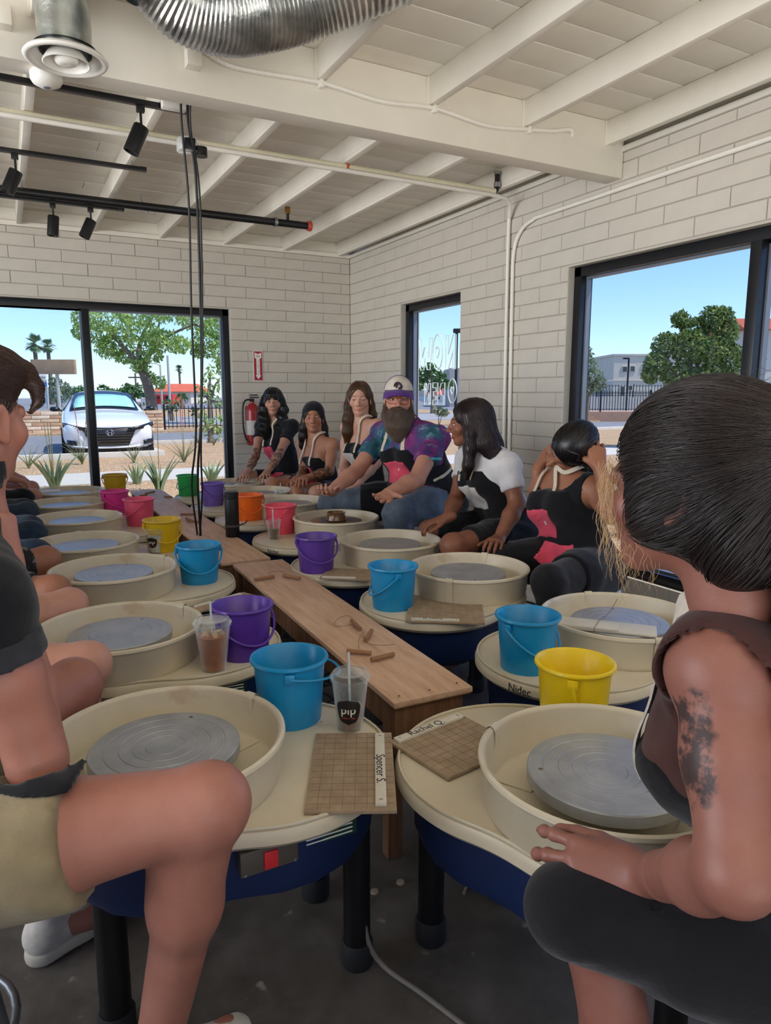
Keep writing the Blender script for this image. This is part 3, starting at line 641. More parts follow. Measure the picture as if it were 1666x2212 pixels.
for p0, p1, l in (((550, 1252), (592, 1245), 'wooden handle at the far left end of the near bench'), ((612, 1243), (648, 1249), 'wooden handle at the far right end of the near bench'),
                  ((760, 1340), (778, 1358), 'wooden handle lying mid-bench by the curled wire'), ((790, 1383), (803, 1362), 'short wooden handle pointing away from the curled wire'),
                  ((750, 1406), (802, 1411), 'wooden handle nearest the clear cup on the bench'), ((802, 1425), (851, 1413), 'wooden handle closest to the bench end'),
                  ((390, 1111), (418, 1111), 'wooden handle beside the hanging cords, lower one'), ((402, 1119), (414, 1124), 'stubby wooden handle below the hanging cords'),
                  ((405, 1124), (434, 1128), 'wooden handle under the hanging cords on the far bench'), ((302, 1071), (318, 1069), 'wooden handle on the far bench towards the window, left one'),
                  ((314, 1066), (334, 1062), 'wooden handle at the window end of the far bench'), ((356, 1073), (370, 1074), 'wooden handle on the far bench by the lavender bucket')):
    dowel(p0, p1, l)
m_wire = mat('thin_steel_wire', '#5a5148', .4, .7, 0)
for pts, l in (([(768, 1345), (752, 1330), (728, 1338), (724, 1352), (745, 1352), (765, 1348)], 'thin curled cutting wire on the near bench'), ([(778, 1358), (786, 1368), (788, 1382), (800, 1392), (830, 1394), (852, 1392)], 'thin wavy cutting wire near the bench handles'), ([(590, 1246), (580, 1238), (600, 1234), (618, 1238), (612, 1244)], 'thin cutting wire at the far end of the near bench'), ([(775, 1402), (776, 1380), (784, 1365)], 'thin straight cutting wire between two handles')):
    MB().tube(cpath([atz(*q, TZ + .003) for q in pts], 6), .0007, 4).build('cutting_wire', m_wire, None, 60, label=l, cat='wire', group='thin cutting wires on the near bench')
# ---------------------------------------------------------------- buckets
BM = {}
def bucket_mat(col):
    if col not in BM: BM[col] = mat('bucket_' + col.strip('#'), col, .33, 0, .05, 8, spec=.5)
    return BM[col]
def bucket(pos, col, label, ha=0, h=.163, rt=.0915, swing=75, z=TZ):
    r = empty('bucket', (*pos, z), atan2(-pos[1], -pos[0]) - pi / 2 + radians(ha), label, 'bucket', 'plastic water buckets'); m = bucket_mat(col); rb = rt * .80
    MB().lathe([(0, .004), (rb - .004, .004), (rb, .001), (rb + .0015, 0), (rb + .003, .004), (rt - .004, h - .010), (rt + .002, h - .010), (rt + .0055, h - .005), (rt + .004, h), (rt - .001, h + .001), (rt - .005, h - .003), (rb - .002, .008), (0, .008)], 48).build('tub', m, r, 40)
    for s in (1, -1): MB().box(rt * s - .005, rt * s + .006, -.012, .012, h - .034, h - .012, bev=.003).build('handle_lug', m, r)
    a = radians(swing); R = rt + .006; pts = []
    for i in range(21):
        q = pi * i / 20; px, dr = R * cos(q), R * 1.28 * sin(q)
        pts.append((px * (1.0), dr * cos(a), h - .024 - dr * sin(a) + (0)))
    MB().tube(pts, [.004] * 21, 8, flat=.7).build('bail_handle', m, r, 60)
    return r
Pb = lambda x, y: atz(x, y, TZ)[:2]
bucket(Pb(628, 1550), '#0f8dc4', 'blue bucket beside the clear coffee cup on the nearest left table', 90, swing=8)
bucket(Pb(527, 1413), '#5b36a0', 'purple bucket behind the iced tea cup in the left row', 30, swing=43)
bucket(Pb(432, 1255), '#0f8dc4', 'blue bucket on the left row beside the gap between the benches', 4, swing=43)
bucket(Pb(353, 1188), '#d9b414', 'yellow bucket beside the pale drink cup in the left row', 15, swing=43)
bucket(Pb(303, 1133), '#e4577a', 'coral pink bucket in the left row behind the yellow bucket', -80, swing=43)
bucket(Pb(250, 1112), '#d8368c', 'magenta bucket in the left row', 40, swing=43)
bucket(Pb(250, 1068), '#c9a21c', 'yellow bucket farthest away on the left row', 0, swing=43)
bucket(Pb(407, 1070), '#1f9d4d', 'green bucket on the far right row by the window', -60, swing=43, rt=.084)
bucket(Pb(461, 1091), '#6f58b0', 'lavender bucket beside the green bucket', 35, swing=43, rt=.084)
bucket(Pb(539, 1122), '#ee6a1c', 'orange bucket behind the black flask', 5, swing=43)
bucket(Pb(607, 1150), '#f0556c', 'coral bucket behind the paper-lidded coffee cup in the right row', -70, swing=43)
bucket(Pb(684, 1232), '#5b3a9c', 'dark purple bucket in the right row', 18, swing=43)
bucket(Pb(849, 1310), '#0f8dc4', 'blue bucket with its handle hanging to the left, right row', -78, swing=43)
bucket(Pb(1137, 1440), '#0f8dc4', 'blue bucket nearest on the right row beside the lettered table edge', 52, swing=43)
yb = atz(1243, 1428, TZ + .163)[:2]
bucket(yb, '#f0cf12', 'bright yellow bucket behind the nearest right wheel pan', 88, swing=80)
# ---------------------------------------------------------------- cups
N = NT('clear_cup_plastic'); N.set(Roughness=.05); N.b.inputs['Base Color'].default_value = (.93, .95, .95, 1); tr = N.n('ShaderNodeBsdfTransparent'); tr.inputs[0].default_value = (.93, .95, .95, 1)
mx = N.n('ShaderNodeMixShader'); fr = N.n('ShaderNodeLayerWeight'); fr.inputs[0].default_value = .5; N.l(N.math('ADD', N.math('MULTIPLY', N.math('POWER', fr.outputs['Facing'], 2.5), .75), .05), mx.inputs[0]); N.l(tr.outputs[0], mx.inputs[1]); N.l(N.b.outputs[0], mx.inputs[2]); N.l(mx.outputs[0], N.o.inputs[0]); m_cup = N.m
m_straw = mat('straw_plastic', '#cfd6d8', .2, 0, 0)
def drink(name, col, rough=.15):
    N = NT(name); co = N.coord('Object'); c = lin(col); N.l(N.ramp(N.noise(co, 40, 3), [(.3, tuple(x * .75 for x in c)), (.7, tuple(min(1, x * 1.2) for x in c))]), N.b.inputs['Base Color']); N.set(Roughness=rough); N.b.inputs['Subsurface Weight'].default_value = .0; return N.m
def cup(px, py, label, h, liq, fill, lid=True, straw=True, logo=None, ice=False, lc='#a0562a', sc=1.0, ang=0):
    p = atz(px, py, TZ); r = empty('takeaway_cup', (p[0], p[1], TZ + .0005), ang, label, 'cup', 'plastic takeaway drink cups')
    rb, rt = .029 * sc, .0445 * sc; R = lambda t: rb + (rt - rb) * t
    MB().lathe([(0, .002), (rb, .002), (rb + .001, 0), (R(.99), h), (R(1) + .002, h + .002), (R(1) - .0005, h + .003), (R(.99) - .0012, h - .001), (rb - .0012, .004), (0, .004)], 36).build('cup_wall', m_cup, r, 50)
    f = fill * h
    MB().lathe([(0, .0045), (rb - .0018, .0045), (R(fill) - .002, f), (0, f)], 32).build('drink', drink('drink_' + lc.strip('#'), lc), r, 40)
    if lid:
        MB().lathe([(rt + .003, h - .004), (rt + .0045, h + .004), (rt + .001, h + .008), (rt - .004, h + .016), (rt - .008, h + .017), (rt - .009, h + .012), (0, h + .012)], 36).build('lid', m_cup, r, 50)
    if straw: MB().tube([(0, 0, .02), (-.004, -.002, h + .065)], .0032, 10).build('straw', m_straw, r, 60)
    if ice:
        m_ice = MATS.get('ice') or mat('ice', '#d8b48c', .1, 0, .1)
        for k in range(7):
            a = k * 2.4; o = MB().box(-.009, .009, -.009, .009, -.008, .008, bev=.003).build('ice_cube', m_ice, r); o.location = (.02 * cos(a) * sc, .02 * sin(a) * sc, f - .003 + .004 * (k % 3)); o.rotation_euler = (k, k * 1.7, k * .6)
    if logo:
        b = MB(); z0, z1 = logo[1], logo[2]; nz = 10; zc, hh = (z0 + z1) / 2, (z1 - z0) / 2; aw = logo[3]
        for i in range(nz + 1):
            zz = -1 + 2 * i / nz; wv = aw * (1 - abs(zz) ** 2.6) ** (1 / 2.6) * (1 + .12 * zz)
            for k in range(9):
                a = logo[0] + wv * (k / 4 - 1); rr_ = R((zc + zz * hh) / h) + .0016; b.v.append((rr_ * cos(a), rr_ * sin(a), zc + zz * hh))
        for i in range(nz):
            for k in range(8): b.f.append((i * 9 + k, i * 9 + k + 1, (i + 1) * 9 + k + 1, (i + 1) * 9 + k)); b.mi.append(0)
        lo = b.build('logo_sticker', mat('sticker_black', '#191412', .5, 0, 0), r, 60)
        for tx, sz, dz, mm in (('pip', .031, .006, m_white), ('coffee + clay', .0065, -.0135, mat('logo_red', '#b5453a', .5, 0, 0))):
            Rm = R(zc / h) + .0022; T = Matrix.Translation((0, 0, zc + dz)) @ Matrix.Rotation(logo[0] + pi / 2, 4, 'Z') @ Matrix.Rotation(pi / 2, 4, 'X')
            text_obj('logo_lettering', tx, sz, mm, T, lo, .0003, 1.0, bend=Rm)
    return r
cam_a = lambda px, py: atan2(-atz(px, py, TZ)[1], -atz(px, py, TZ)[0])
cup(757, 1572, 'clear plastic cup with round black logo and a little coffee, nearest the camera', .128, None, .42, logo=(cam_a(757, 1572) - .12, .022, .088, .78), lc='#a67f60')
cup(463, 1446, 'clear plastic cup of amber iced tea beside the purple bucket', .140, None, .76, ice=True, lc='#b9682c', sc=1.16)
cup(592, 1164, 'small plastic cup of iced coffee beside the coral bucket', .105, None, .55, lid=False, lc='#6f5633', sc=.9)
cup(337, 1194, 'pale milky drink cup with black logo by the yellow bucket', .11, None, .85, logo=(cam_a(337, 1194) - .5, .03, .085, .7), lc='#d5cfc4', sc=1.0)
cup(608, 1096, 'clear plastic cup with straw behind the coral bucket', .11, None, .3, lc='#b9a58a', sc=.95)
# black flask with wrist strap on the far bench
p = atz(503, 1158, TZ); fk = empty('flask', (p[0], p[1], TZ + .0005), 0, 'tall black insulated flask with a woven strap on the far bench', 'flask')
m_fl = mat('flask_black', '#131418', .45, .1, .06)
MB().lathe([(0, 0), (.037, 0), (.039, .003), (.039, .205), (.037, .212), (.037, .216), (0, .216)], 32).build('flask_body', m_fl, fk, 40)
MB().lathe([(.036, .216), (.0395, .218), (.0395, .250), (.036, .254), (0, .254)], 32).build('flask_lid', m_fl, fk, 40)
MB().lathe([(.039, .055), (.043, .057), (.043, .066), (.039, .068)], 28).tube(cpath([(.042, 0, .06), (.06, -.005, .065), (.075, -.01, .072), (.085, -.005, .085)], 6), .004, 8).build('wrist_strap', mat('strap_weave', '#4c4a48', .8, 0, .2, 60), fk, 40)
# ---------------------------------------------------------------- cables on and near the floor
m_gcord = mat('grey_flex', '#77716a', .6, 0, .05)
MB().tube(cpath([(.60, 1.30, .44), (.615, 1.27, .25), (.63, 1.265, .08), (.66, 1.24, .012), (.70, 1.14, .008), (.74, 1.02, .008), (.775, .90, .008), (.80, .78, .008), (.83, .62, .008), (.9, .4, .008)], 8), .006, 8).build('floor_cord', m_gcord, None, 60, label='grey power cord running down a leg and across the concrete', cat='cord')
for k, (px, py) in enumerate(((612, 1360), (700, 1500), (360, 1260), (610, 1330))):
    q = atz(px, py, .08); b = MB(); rr = random.Random(k)
    for j in range(4): b.tube(cpath([q + (.10 * cos(a) * (1 + .2 * j) + rr.uniform(-.03, .03), .12 * sin(a), .06 * sin(2 * a + j) + .02 * j) for a in np.linspace(0, 2 * pi, 10)], 5), .005, 6)
    b.build('power_cord_coil', m_cordb if k % 2 else m_gcord, None, 60, label=['grey looped cords under the near bench beside the purple bucket', 'black looped cords under the bench by the clear cup', 'grey looped cords under the far bench', 'black looped cords at the joint of the benches'][k], cat='cord')
# clay scraps on the floor
m_scrap = mat('dried_clay', '#9b8a76', .8, 0, .1)
for k, (px, py) in enumerate(((1015, 1915), (809, 1925), (865, 1905), (793, 1948))):
    q = atz(px, py, .003); b = MB()
    b.lathe([(0, 0), (.012, .0), (.010, .005), (0, .006)], 7) if k else b.tube(cpath([(-.03, -.015, 0), (-.01, .0, .004), (.01, 0, .003), (.035, .02, .006)], 5), .004, 6)
    o = b.build('clay_scrap', m_scrap, None, 60, label=['curled strip of dried clay on the concrete by the right wheel leg', 'small clay crumb beside the floor cord', 'clay crumb by the bench leg', 'tiny clay crumb on the concrete near the cord'][k], cat='clay scrap'); o.location = (*q[:2], .0005)
# ---------------------------------------------------------------- stools
m_stool = mat('grey_stool_steel', '#7f848a', .4, .7, .1)
m_seat = mat('pale_stool_seat', '#a9adb3', .35, .2, .06)
def stool(x, y, label, h=.46, rz=0):
    r = empty('stool', (x, y, 0), rz, label, 'stool', 'grey metal stools')
    MB().lathe([(0, h - .035), (.12, h - .03), (.165, h - .02), (.172, h - .008), (.165, h), (.1, h - .004), (0, h - .006)], 36).build('seat', m_seat, r, 50)
    for k in range(4):
        a = pi / 4 + k * pi / 2; MB().tube([(.125 * cos(a), .125 * sin(a), h - .03), (.19 * cos(a), .19 * sin(a), 0)], .0125, 10).build('leg', m_stool, r, 50)
    MB().tube([(.165 * cos(a), .165 * sin(a), .17) for a in np.linspace(0, 2 * pi, 33)], .008, 8, cap=False).build('foot_ring', m_stool, r, 50)
    return r
# ---------------------------------------------------------------- fire extinguisher and its sign on the far wall
ex = empty('fire_extinguisher', (2.12, YB - .075, .80), 0, 'red fire extinguisher with black hose hung on the far block wall', 'fire extinguisher')
m_ex = mat('extinguisher_red', '#9c2226', .3, 0, .06)
MB().lathe([(0, 0), (.05, 0), (.062, .01), (.065, .03), (.065, .33), (.055, .375), (.03, .40), (.02, .405), (.02, .42), (0, .42)], 28).build('cylinder_body', m_ex, ex, 40)
MB().lathe([(.0655, .10), (.066, .10), (.066, .24), (.0655, .24)], 28, closed=True).build('label_band', mat('extinguisher_label', '#c9c3bb', .5, 0, .1), ex, 40)
MB().box(-.02, .02, -.015, .015, .42, .45, bev=.004).box(-.02, .07, -.008, .008, .455, .468, bev=.003).box(-.02, .06, -.008, .008, .478, .49, bev=.003).build('valve_handle', m_trk, ex)
MB().tube(cpath([(-.02, 0, .44), (-.07, -.01, .43), (-.10, -.02, .36), (-.10, -.02, .18), (-.075, -.02, .06), (-.05, -.05, .03)], 8), .0085, 8).build('hose', m_trk, ex, 60)
MB().box(-.05, .05, .06, .075, .1, .38).build('wall_bracket', m_steel, ex)
sg = empty('extinguisher_sign', (2.215, YB - .006, 1.565), 0, 'red fire extinguisher sign with a white arrow on the far wall', 'sign')
MB().box(-.048, .048, 0, .003, -.145, .145, bev=.001).build('sign_border', m_white, sg)
MB().box(-.042, .042, -.001, .0, -.139, .139).build('sign_panel', mat('sign_red', '#a31f2c', .45, 0, .03), sg)
arrow = [(-.034, .128), (0, .113), (.034, .128), (.034, .078), (.017, .068), (.017, -.09), (.028, -.09), (0, -.128), (-.028, -.09), (-.017, -.09), (-.017, .068), (-.034, .078)]
b = MB(); b.v = [(x, -.0016, z) for x, z in arrow]; b.f = [(0, 1, 10, 11), (1, 2, 3, 4), (1, 4, 10), (10, 4, 5, 9), (6, 7, 8), (5, 6, 8, 9)]; b.mi = [0] * 6; b.build('arrow', m_white, sg, None)
T = Matrix.Translation((0, -.0022, .09)) @ Matrix.Rotation(pi / 2, 4, 'X'); text_obj('sign_lettering', 'FIRE', .026, mat('sign_red2', '#8d1a22', .5, 0, 0), T, sg, .0003)
for k, ch in enumerate('EXTINGUISHER'):
    T = Matrix.Translation((0, -.0022, .055 - k * .0125)) @ Matrix.Rotation(pi / 2, 4, 'X'); text_obj('sign_lettering', ch, .015, m_ltr, T, sg, .0003)
print('things', time.time() - T0)
# ================================================================ OUTSIDE
GZ = -.02
m_asph = mat('asphalt', '#86868a', .85, 0, .08, 3, .2, 80)
m_walk = mat('concrete_walk', '#cfc6b8', .8, 0, .06, 4, .1, 60)
m_road = mat('grey_road', '#a3a1a0', .85, 0, .06, 2)
N = NT('decomposed_granite'); co = N.coord('Object'); v = N.n('ShaderNodeTexVoronoi'); v.inputs['Scale'].default_value = 42; N.l(co, v.inputs['Vector'])
cc = N.ramp(v.outputs['Color'], [(0, lin('#a98560')), (.5, lin('#d3ab80')), (1, lin('#ecd2ae'))]); f = N.noise(co, 1.2, 4); cc = N.mix(.35, cc, N.ramp(f, [(.3, lin('#b58f68')), (.7, lin('#e0bd94'))]))
N.l(cc, N.b.inputs['Base Color']); N.set(Roughness=.9); N.bump(v.outputs['Distance'], 1.0, .03); m_grav = N.m
st_k = dict(kind='structure')
MB().box(-80, 140, YB + .2, 220, -.3, GZ - .03).box(XR + .2, 140, -60, YB + .2, -.3, GZ - .03).build('ground', m_asph, None, None, label='grey asphalt of the car park and street outside', cat='ground', kind='structure')
MB().box(-12, XR + .6, YB + .2, 11.1, -.25, GZ).box(XR + .2, 14, -14, 11.1, -.25, GZ).build('gravel_bed', m_grav, None, None, label='tan gravel planting bed right outside the studio windows', cat='gravel', kind='structure')
MB().box(-12, 22, 11.12, 12.72, -.25, GZ + .005).build('sidewalk', m_walk, None, None, label='pale concrete footpath across the planting bed', cat='path', kind='structure')
MB().box(-12, 2.75, 12.74, 15.55, -.25, GZ).box(2.75, 22, 12.74, 19.0, -.25, GZ).build('gravel_bed', m_grav, None, None, label='tan gravel bed between the footpath and the parked car', cat='gravel', kind='structure')
for nm, b_, l in (('curb', (-12, 2.95, 15.56, 15.74, -.2, .09), 'long pale kerb in front of the white car'), ('curb', (2.78, 2.95, 15.75, 19.1, -.2, .08), 'pale kerb beside the parked car'), ('curb', (2.95, 22, 19.02, 19.2, -.2, .08), 'pale kerb along the drive lane')):
    MB().box(*b_, bev=.02).build(nm, m_walk, None, 40, label=l, cat='kerb', kind='structure')
MB().box(-30, 30, 25.2, 60, -.25, GZ + .03).build('gravel_bed', m_grav, None, None, label='tan gravel verge beyond the low block wall', cat='gravel', kind='structure')
MB().box(-60, 60, 29.5, 40, -.24, GZ + .05).build('road', m_road, None, None, label='grey street beyond the low block wall', cat='road', kind='structure')
MB().box(14.2, 60, -40, 10, -.24, GZ + .01).build('road', m_road, None, None, label='grey street beyond the gravel bed on the window side', cat='road', kind='structure')
# loose stones near the glass
rng = np.random.RandomState(3)
b = MB()
def stones(n, x0, x1, y0, y1):
    for _ in range(n):
        x, y, s = rng.uniform(x0, x1), rng.uniform(y0, y1), rng.uniform(.006, .018); k = rng.uniform(.7, 1.3, 6) * s
        b.add([(x + k[0], y, GZ), (x, y + k[1], GZ), (x - k[2], y, GZ), (x, y - k[3], GZ), (x, y, GZ + k[4] * .8)], [(0, 1, 4), (1, 2, 4), (2, 3, 4), (3, 0, 4)])
stones(3500, XR + .25, 6.5, 0, 4); stones(2500, -.5, 4.5, 7.2, 11); stones(1500, -.5, 6, 12.8, 15.4)
b.build('gravel_stones', mat('gravel_stone', '#d8b48b', .9, 0, .25, 30), None, None, label='loose tan gravel stones scattered outside the windows', cat='gravel', kind='stuff')

# ---------------------------------------------------------------- parked white sedan
def loft(rows, mi=None):
    b = MB(); n = len(rows[0])
    for r_ in rows: b.v.extend(r_)
    for i in range(len(rows) - 1):
        for j in range(n - 1): b.f.append((i * n + j, i * n + j + 1, (i + 1) * n + j + 1, (i + 1) * n + j)); b.mi.append(0)
    return b
def subd(o, lv=2):
    m = o.modifiers.new('s', 'SUBSURF'); m.levels = lv; m.render_levels = lv; return o
car = empty('car', (1.88, 15.72, GZ - .03), radians(-4), 'white sedan parked nose-in behind the kerb, sunshade in windscreen', 'car')
m_cw = mat('white_car_paint', '#f2f3f4', .18, 0, .01, coat=.6); m_cb = mat('car_black_trim', '#0d0e11', .3, 0, .03); m_tyre = mat('tyre_rubber', '#17171a', .85)
m_wind = mat('car_glass', '#20303a', .06, 0, .02); m_shade = mat('sunshade_foil', '#a9e6dc', .35, .0, .08, 10); m_chr = mat('car_chrome', '#d9dce0', .12, 1, .02)
# station: y, bottom z, [half width low, mid, shoulder], z low/mid/shoulder, top half width, top edge z, centre z
S = [(.00, .30, .50, .62, .62, .34, .50, .62, .45, .655, .67), (.05, .22, .70, .78, .76, .30, .50, .66, .55, .70, .72), (.18, .20, .84, .875, .84, .30, .52, .70, .62, .755, .775), (.45, .19, .895, .91, .885, .30, .54, .75, .68, .82, .845), (.95, .19, .90, .925, .905, .30, .58, .82, .70, .89, .92),
     (1.45, .19, .90, .925, .905, .30, .60, .87, .70, .945, .975), (1.62, .19, .90, .925, .905, .30, .60, .885, .70, .97, 1.0), (2.05, .19, .90, .925, .91, .30, .62, .90, .67, 1.17, 1.20), (2.50, .19, .90, .925, .91, .30, .62, .91, .60, 1.345, 1.385), (3.0, .19, .90, .925, .91, .30, .62, .92, .58, 1.40, 1.445), (3.6, .19, .90, .925, .91, .30, .62, .93, .57, 1.36, 1.40), (4.2, .19, .90, .92, .90, .30, .62, .95, .58, 1.14, 1.17), (4.7, .2, .86, .90, .87, .32, .62, .95, .62, 1.0, 1.03), (4.92, .3, .70, .78, .76, .4, .62, .9, .6, .94, .96)]
rows = []
for y, zb, wl_, wm, wsh, zl, zm, zs, wt, zt, zc in S:
    half = [(0, zb), (wl_ * .85, zb), (wl_, zl), (wm, zm), (wsh, zs), ((wsh + wt) / 2 + .02, (zs + zt) / 2 + .01), (wt, zt), (wt * .5, (zt + zc * 1.2) / 2.2), (0, zc)]
    rows.append([(-x, y, z) for x, z in half][::-1] + [(x, y, z) for x, z in half[1:]] if False else [(x, y, z) for x, z in half] + [(-x, y, z) for x, z in half[-2::-1]])
bd = loft(rows); n = len(rows[0]); bd.f.append(tuple(range(n - 1))); bd.mi.append(0); bd.f.append(tuple((len(rows) - 1) * n + i for i in range(n - 1))[::-1]); bd.mi.append(0)
subd(bd.build('body', m_cw, car, 60))
def cpatch(nm, pts, material, th=.012, parent=None):
    """thin curved plate through a grid of points"""
    b = loft(pts); o = b.build(nm, material, parent or car, 60); m = o.modifiers.new('t', 'SOLIDIFY'); m.thickness = th; m.offset = 1; return o
# windscreen with sunshade behind it
ws = [[(x * k, 1.60 + .42 * 0 + q * .92 - abs(x) ** 2 * .12, 1.01 + q * .385 - abs(x) ** 2 * .05) for x in np.linspace(-1, 1, 9)] for q, k in ((0, .73), (.33, .69), (.66, .65), (1, .60))]
cpatch('windscreen', ws, m_wind)
sh = [[(x * k, 1.62 + q * .92 - abs(x) ** 2 * .12 - .05, 1.03 + q * .385 - abs(x) ** 2 * .05 + .018) for x in np.linspace(-.93, .93, 9)] for q, k in ((.06, .70), (.3, .68), (.55, .64), (.74, .56))]
cpatch('sunshade', sh, m_shade, .004)
for s in (1, -1):
    sw = [[(s * (.875 - q * .23), yv, .965 + q * .36) for yv in np.linspace(1.95 + q * .55, 4.0 - q * .45, 8)] for q in (0, .35, .7, 1)]
    cpatch('side_window', sw if s < 0 else [r_[::-1] for r_ in sw], m_wind, .01)
    mr = MB().lathe([(0, -.11), (.05, -.1), (.075, -.03), (.07, .05), (.03, .1), (0, .105)], 16).xf(Matrix.Translation((s * 1.03, 1.83, 1.0)) @ Matrix.Scale(.72, 4, (0, 0, 1)) @ Matrix.Rotation(pi / 2, 4, 'Y')).build('door_mirror', m_cb, car, 60)
    MB().cyl((s * .88, 1.86, .96), (s * .98, 1.84, .985), .022, 8).build('mirror_arm', m_cb, car)
    for yw in (.92, 3.72):
        wl2 = MB().lathe([(.20, -.1), (.30, -.1), (.325, -.075), (.325, .075), (.30, .1), (.20, .1)], 28, closed=True).xf(Matrix.Translation((s * .83, yw, .325)) @ Matrix.Rotation(pi / 2, 4, 'Y')).build('wheel', m_tyre, car, 50)
        MB().lathe([(0, .09), (.06, .1), (.2, .06), (.2, -.05)], 20).xf(Matrix.Translation((s * .83, yw, .325)) @ Matrix.Rotation(s * pi / 2, 4, 'Y')).build('rim', m_cb, wl2, 50)
    # headlamp: dark wedge wrapping round the corner
    hl = [[(s * (.34 + q * .53), -.025 + (q ** 2.2) * .36 - .02, z0 + q * .075) for q in np.linspace(0, 1, 8)] for z0 in (.585, .625, .665)]
    hl = [[(s * (.36 + q * .53), -.06 + (q ** 2.4) * .42, (.60 - .03 * (1 - q)) + k * (.085 + .0 * q) * (.65 + .5 * q) + q * .05) for q in np.linspace(0, 1, 8)] for k in (0, .5, 1)]
    h_ = cpatch('headlamp', hl if s > 0 else hl, m_cb, .03)
    for q in np.linspace(.25, .95, 9):
        MB().box(-.016, .016, -.012, .012, -.006, .006, bev=.002).xf(Matrix.Translation((s * (.36 + q * .52), -.075 + (q ** 2.4) * .42, .645 + q * .075))).build('lamp_element', m_chr, h_)
    fg = [[(s * (.66 + q * .17), .0 + q * .16 - .02, .29 + k * .085 + q * .02) for q in np.linspace(0, 1, 4)] for k in (0, .5, 1)]
    cpatch('fog_lamp_recess', fg, m_cb, .03)
    MB().tube([(s * .52, -.04, .215), (s * .72, .03, .235), (s * .86, .15, .30)], .012, 6).build('bumper_crease', m_panel, car)
gr = [[(x * (.52 - .16 * (1 - k)), -.035 + abs(x) ** 2 * .035 - .012, .27 + k * .34) for x in np.linspace(-1, 1, 9)] for k in (0, .35, .7, 1)]
gp = cpatch('grille', gr, m_cb, .02)
for k in range(5): MB().tube([(x * (.40 + .02 * k), -.062 + abs(x) ** 2 * .03, .31 + k * .055) for x in np.linspace(-1, 1, 9)], .007, 5).build('grille_bar', m_panel, gp)
MB().tube([(x * .56, -.055 + abs(x) ** 2 * .05, .625 + .02 * abs(x)) for x in np.linspace(-1, 1, 11)], .018, 6).build('grille_brow', m_cb, gp)
em = MB(); em.tube([(.075 * cos(a) * (1 + .12 * sin(a)), 0, .062 * sin(a)) for a in np.linspace(0, 2 * pi, 25)], .006, 6, cap=False)
for s in (1, -1): em.tube([(s * .03, 0, -.05), (s * .036, 0, .0), (s * .048, 0, .052)], .009, 6)
em.box(-.032, .032, -.006, .006, -.009, .009); em.xf(Matrix.Translation((0, -.085, .545))); em.build('emblem', m_chr, gp, 60)
MB().box(-.88, .88, .1, 4.7, .12, .2).build('underbody', m_cb, car)
MB().tube([(x * .82, -.035 + abs(x) ** 3 * .2, .235 + .04 * abs(x) ** 3) for x in np.linspace(-1, 1, 13)], .022, 8).build('front_lip', m_cw, car, 60)

# ---------------------------------------------------------------- plants
N = NT('agave_green'); co = N.coord('Object'); N.l(N.ramp(N.noise(co, 5, 4), [(.3, lin('#5f7350')), (.7, lin('#93a678'))]), N.b.inputs['Base Color']); N.set(Roughness=.5); m_agave = N.m
m_stalk = mat('dry_grass_stalk', '#8f8a60', .7, 0, .2, 30); m_bloom = mat('red_bloom', '#c9505a', .6, 0, .1)
def leafmat(name, a, b_):
    N = NT(name); oi = N.n('ShaderNodeNewGeometry').outputs['Random Per Island']; N.l(N.ramp(oi, [(0, lin(a)), (1, lin(b_))]), N.b.inputs['Base Color']); N.set(Roughness=.6); N.b.inputs['Subsurface Weight'].default_value = 0
    t1 = N.n('ShaderNodeBsdfTranslucent'); N.l(N.ramp(oi, [(0, lin(a)), (1, lin(b_))]), t1.inputs[0]); mx = N.n('ShaderNodeMixShader'); mx.inputs[0].default_value = .35; N.l(N.b.outputs[0], mx.inputs[1]); N.l(t1.outputs[0], mx.inputs[2]); N.l(mx.outputs[0], N.o.inputs[0]); return N.m
def aloe(x, y, h, n, label, seed, stalks=0, spread=.55):
    rg = random.Random(seed); r = empty('aloe_plant', (x, y, GZ), rg.uniform(0, 6), label, 'plant', 'spiky aloe plants by the window')
    for i in range(n):
        a = i * 2.4 + rg.uniform(-.3, .3); L = h * rg.uniform(.7, 1.1); s = spread * rg.uniform(.5, 1.2); pts = [(.03 * cos(a) + s * L * t ** 1.4 * cos(a), .03 * sin(a) + s * L * t ** 1.4 * sin(a), L * (t - .18 * t * t * s)) for t in np.linspace(0, 1, 7)]
        MB().tube(pts, [.034 * h / .5 * (1 - t) ** .7 + .002 for t in np.linspace(0, 1, 7)], 6, flat=.35).build('leaf', m_agave, r, 60)
    for i in range(stalks):
        a = rg.uniform(0, 6); MB().tube([(.02 * cos(a) * k, .02 * sin(a) * k, k * h * .45) for k in range(5)], .006, 5).build('flower_stalk', m_stalk, r, 60)
    return r
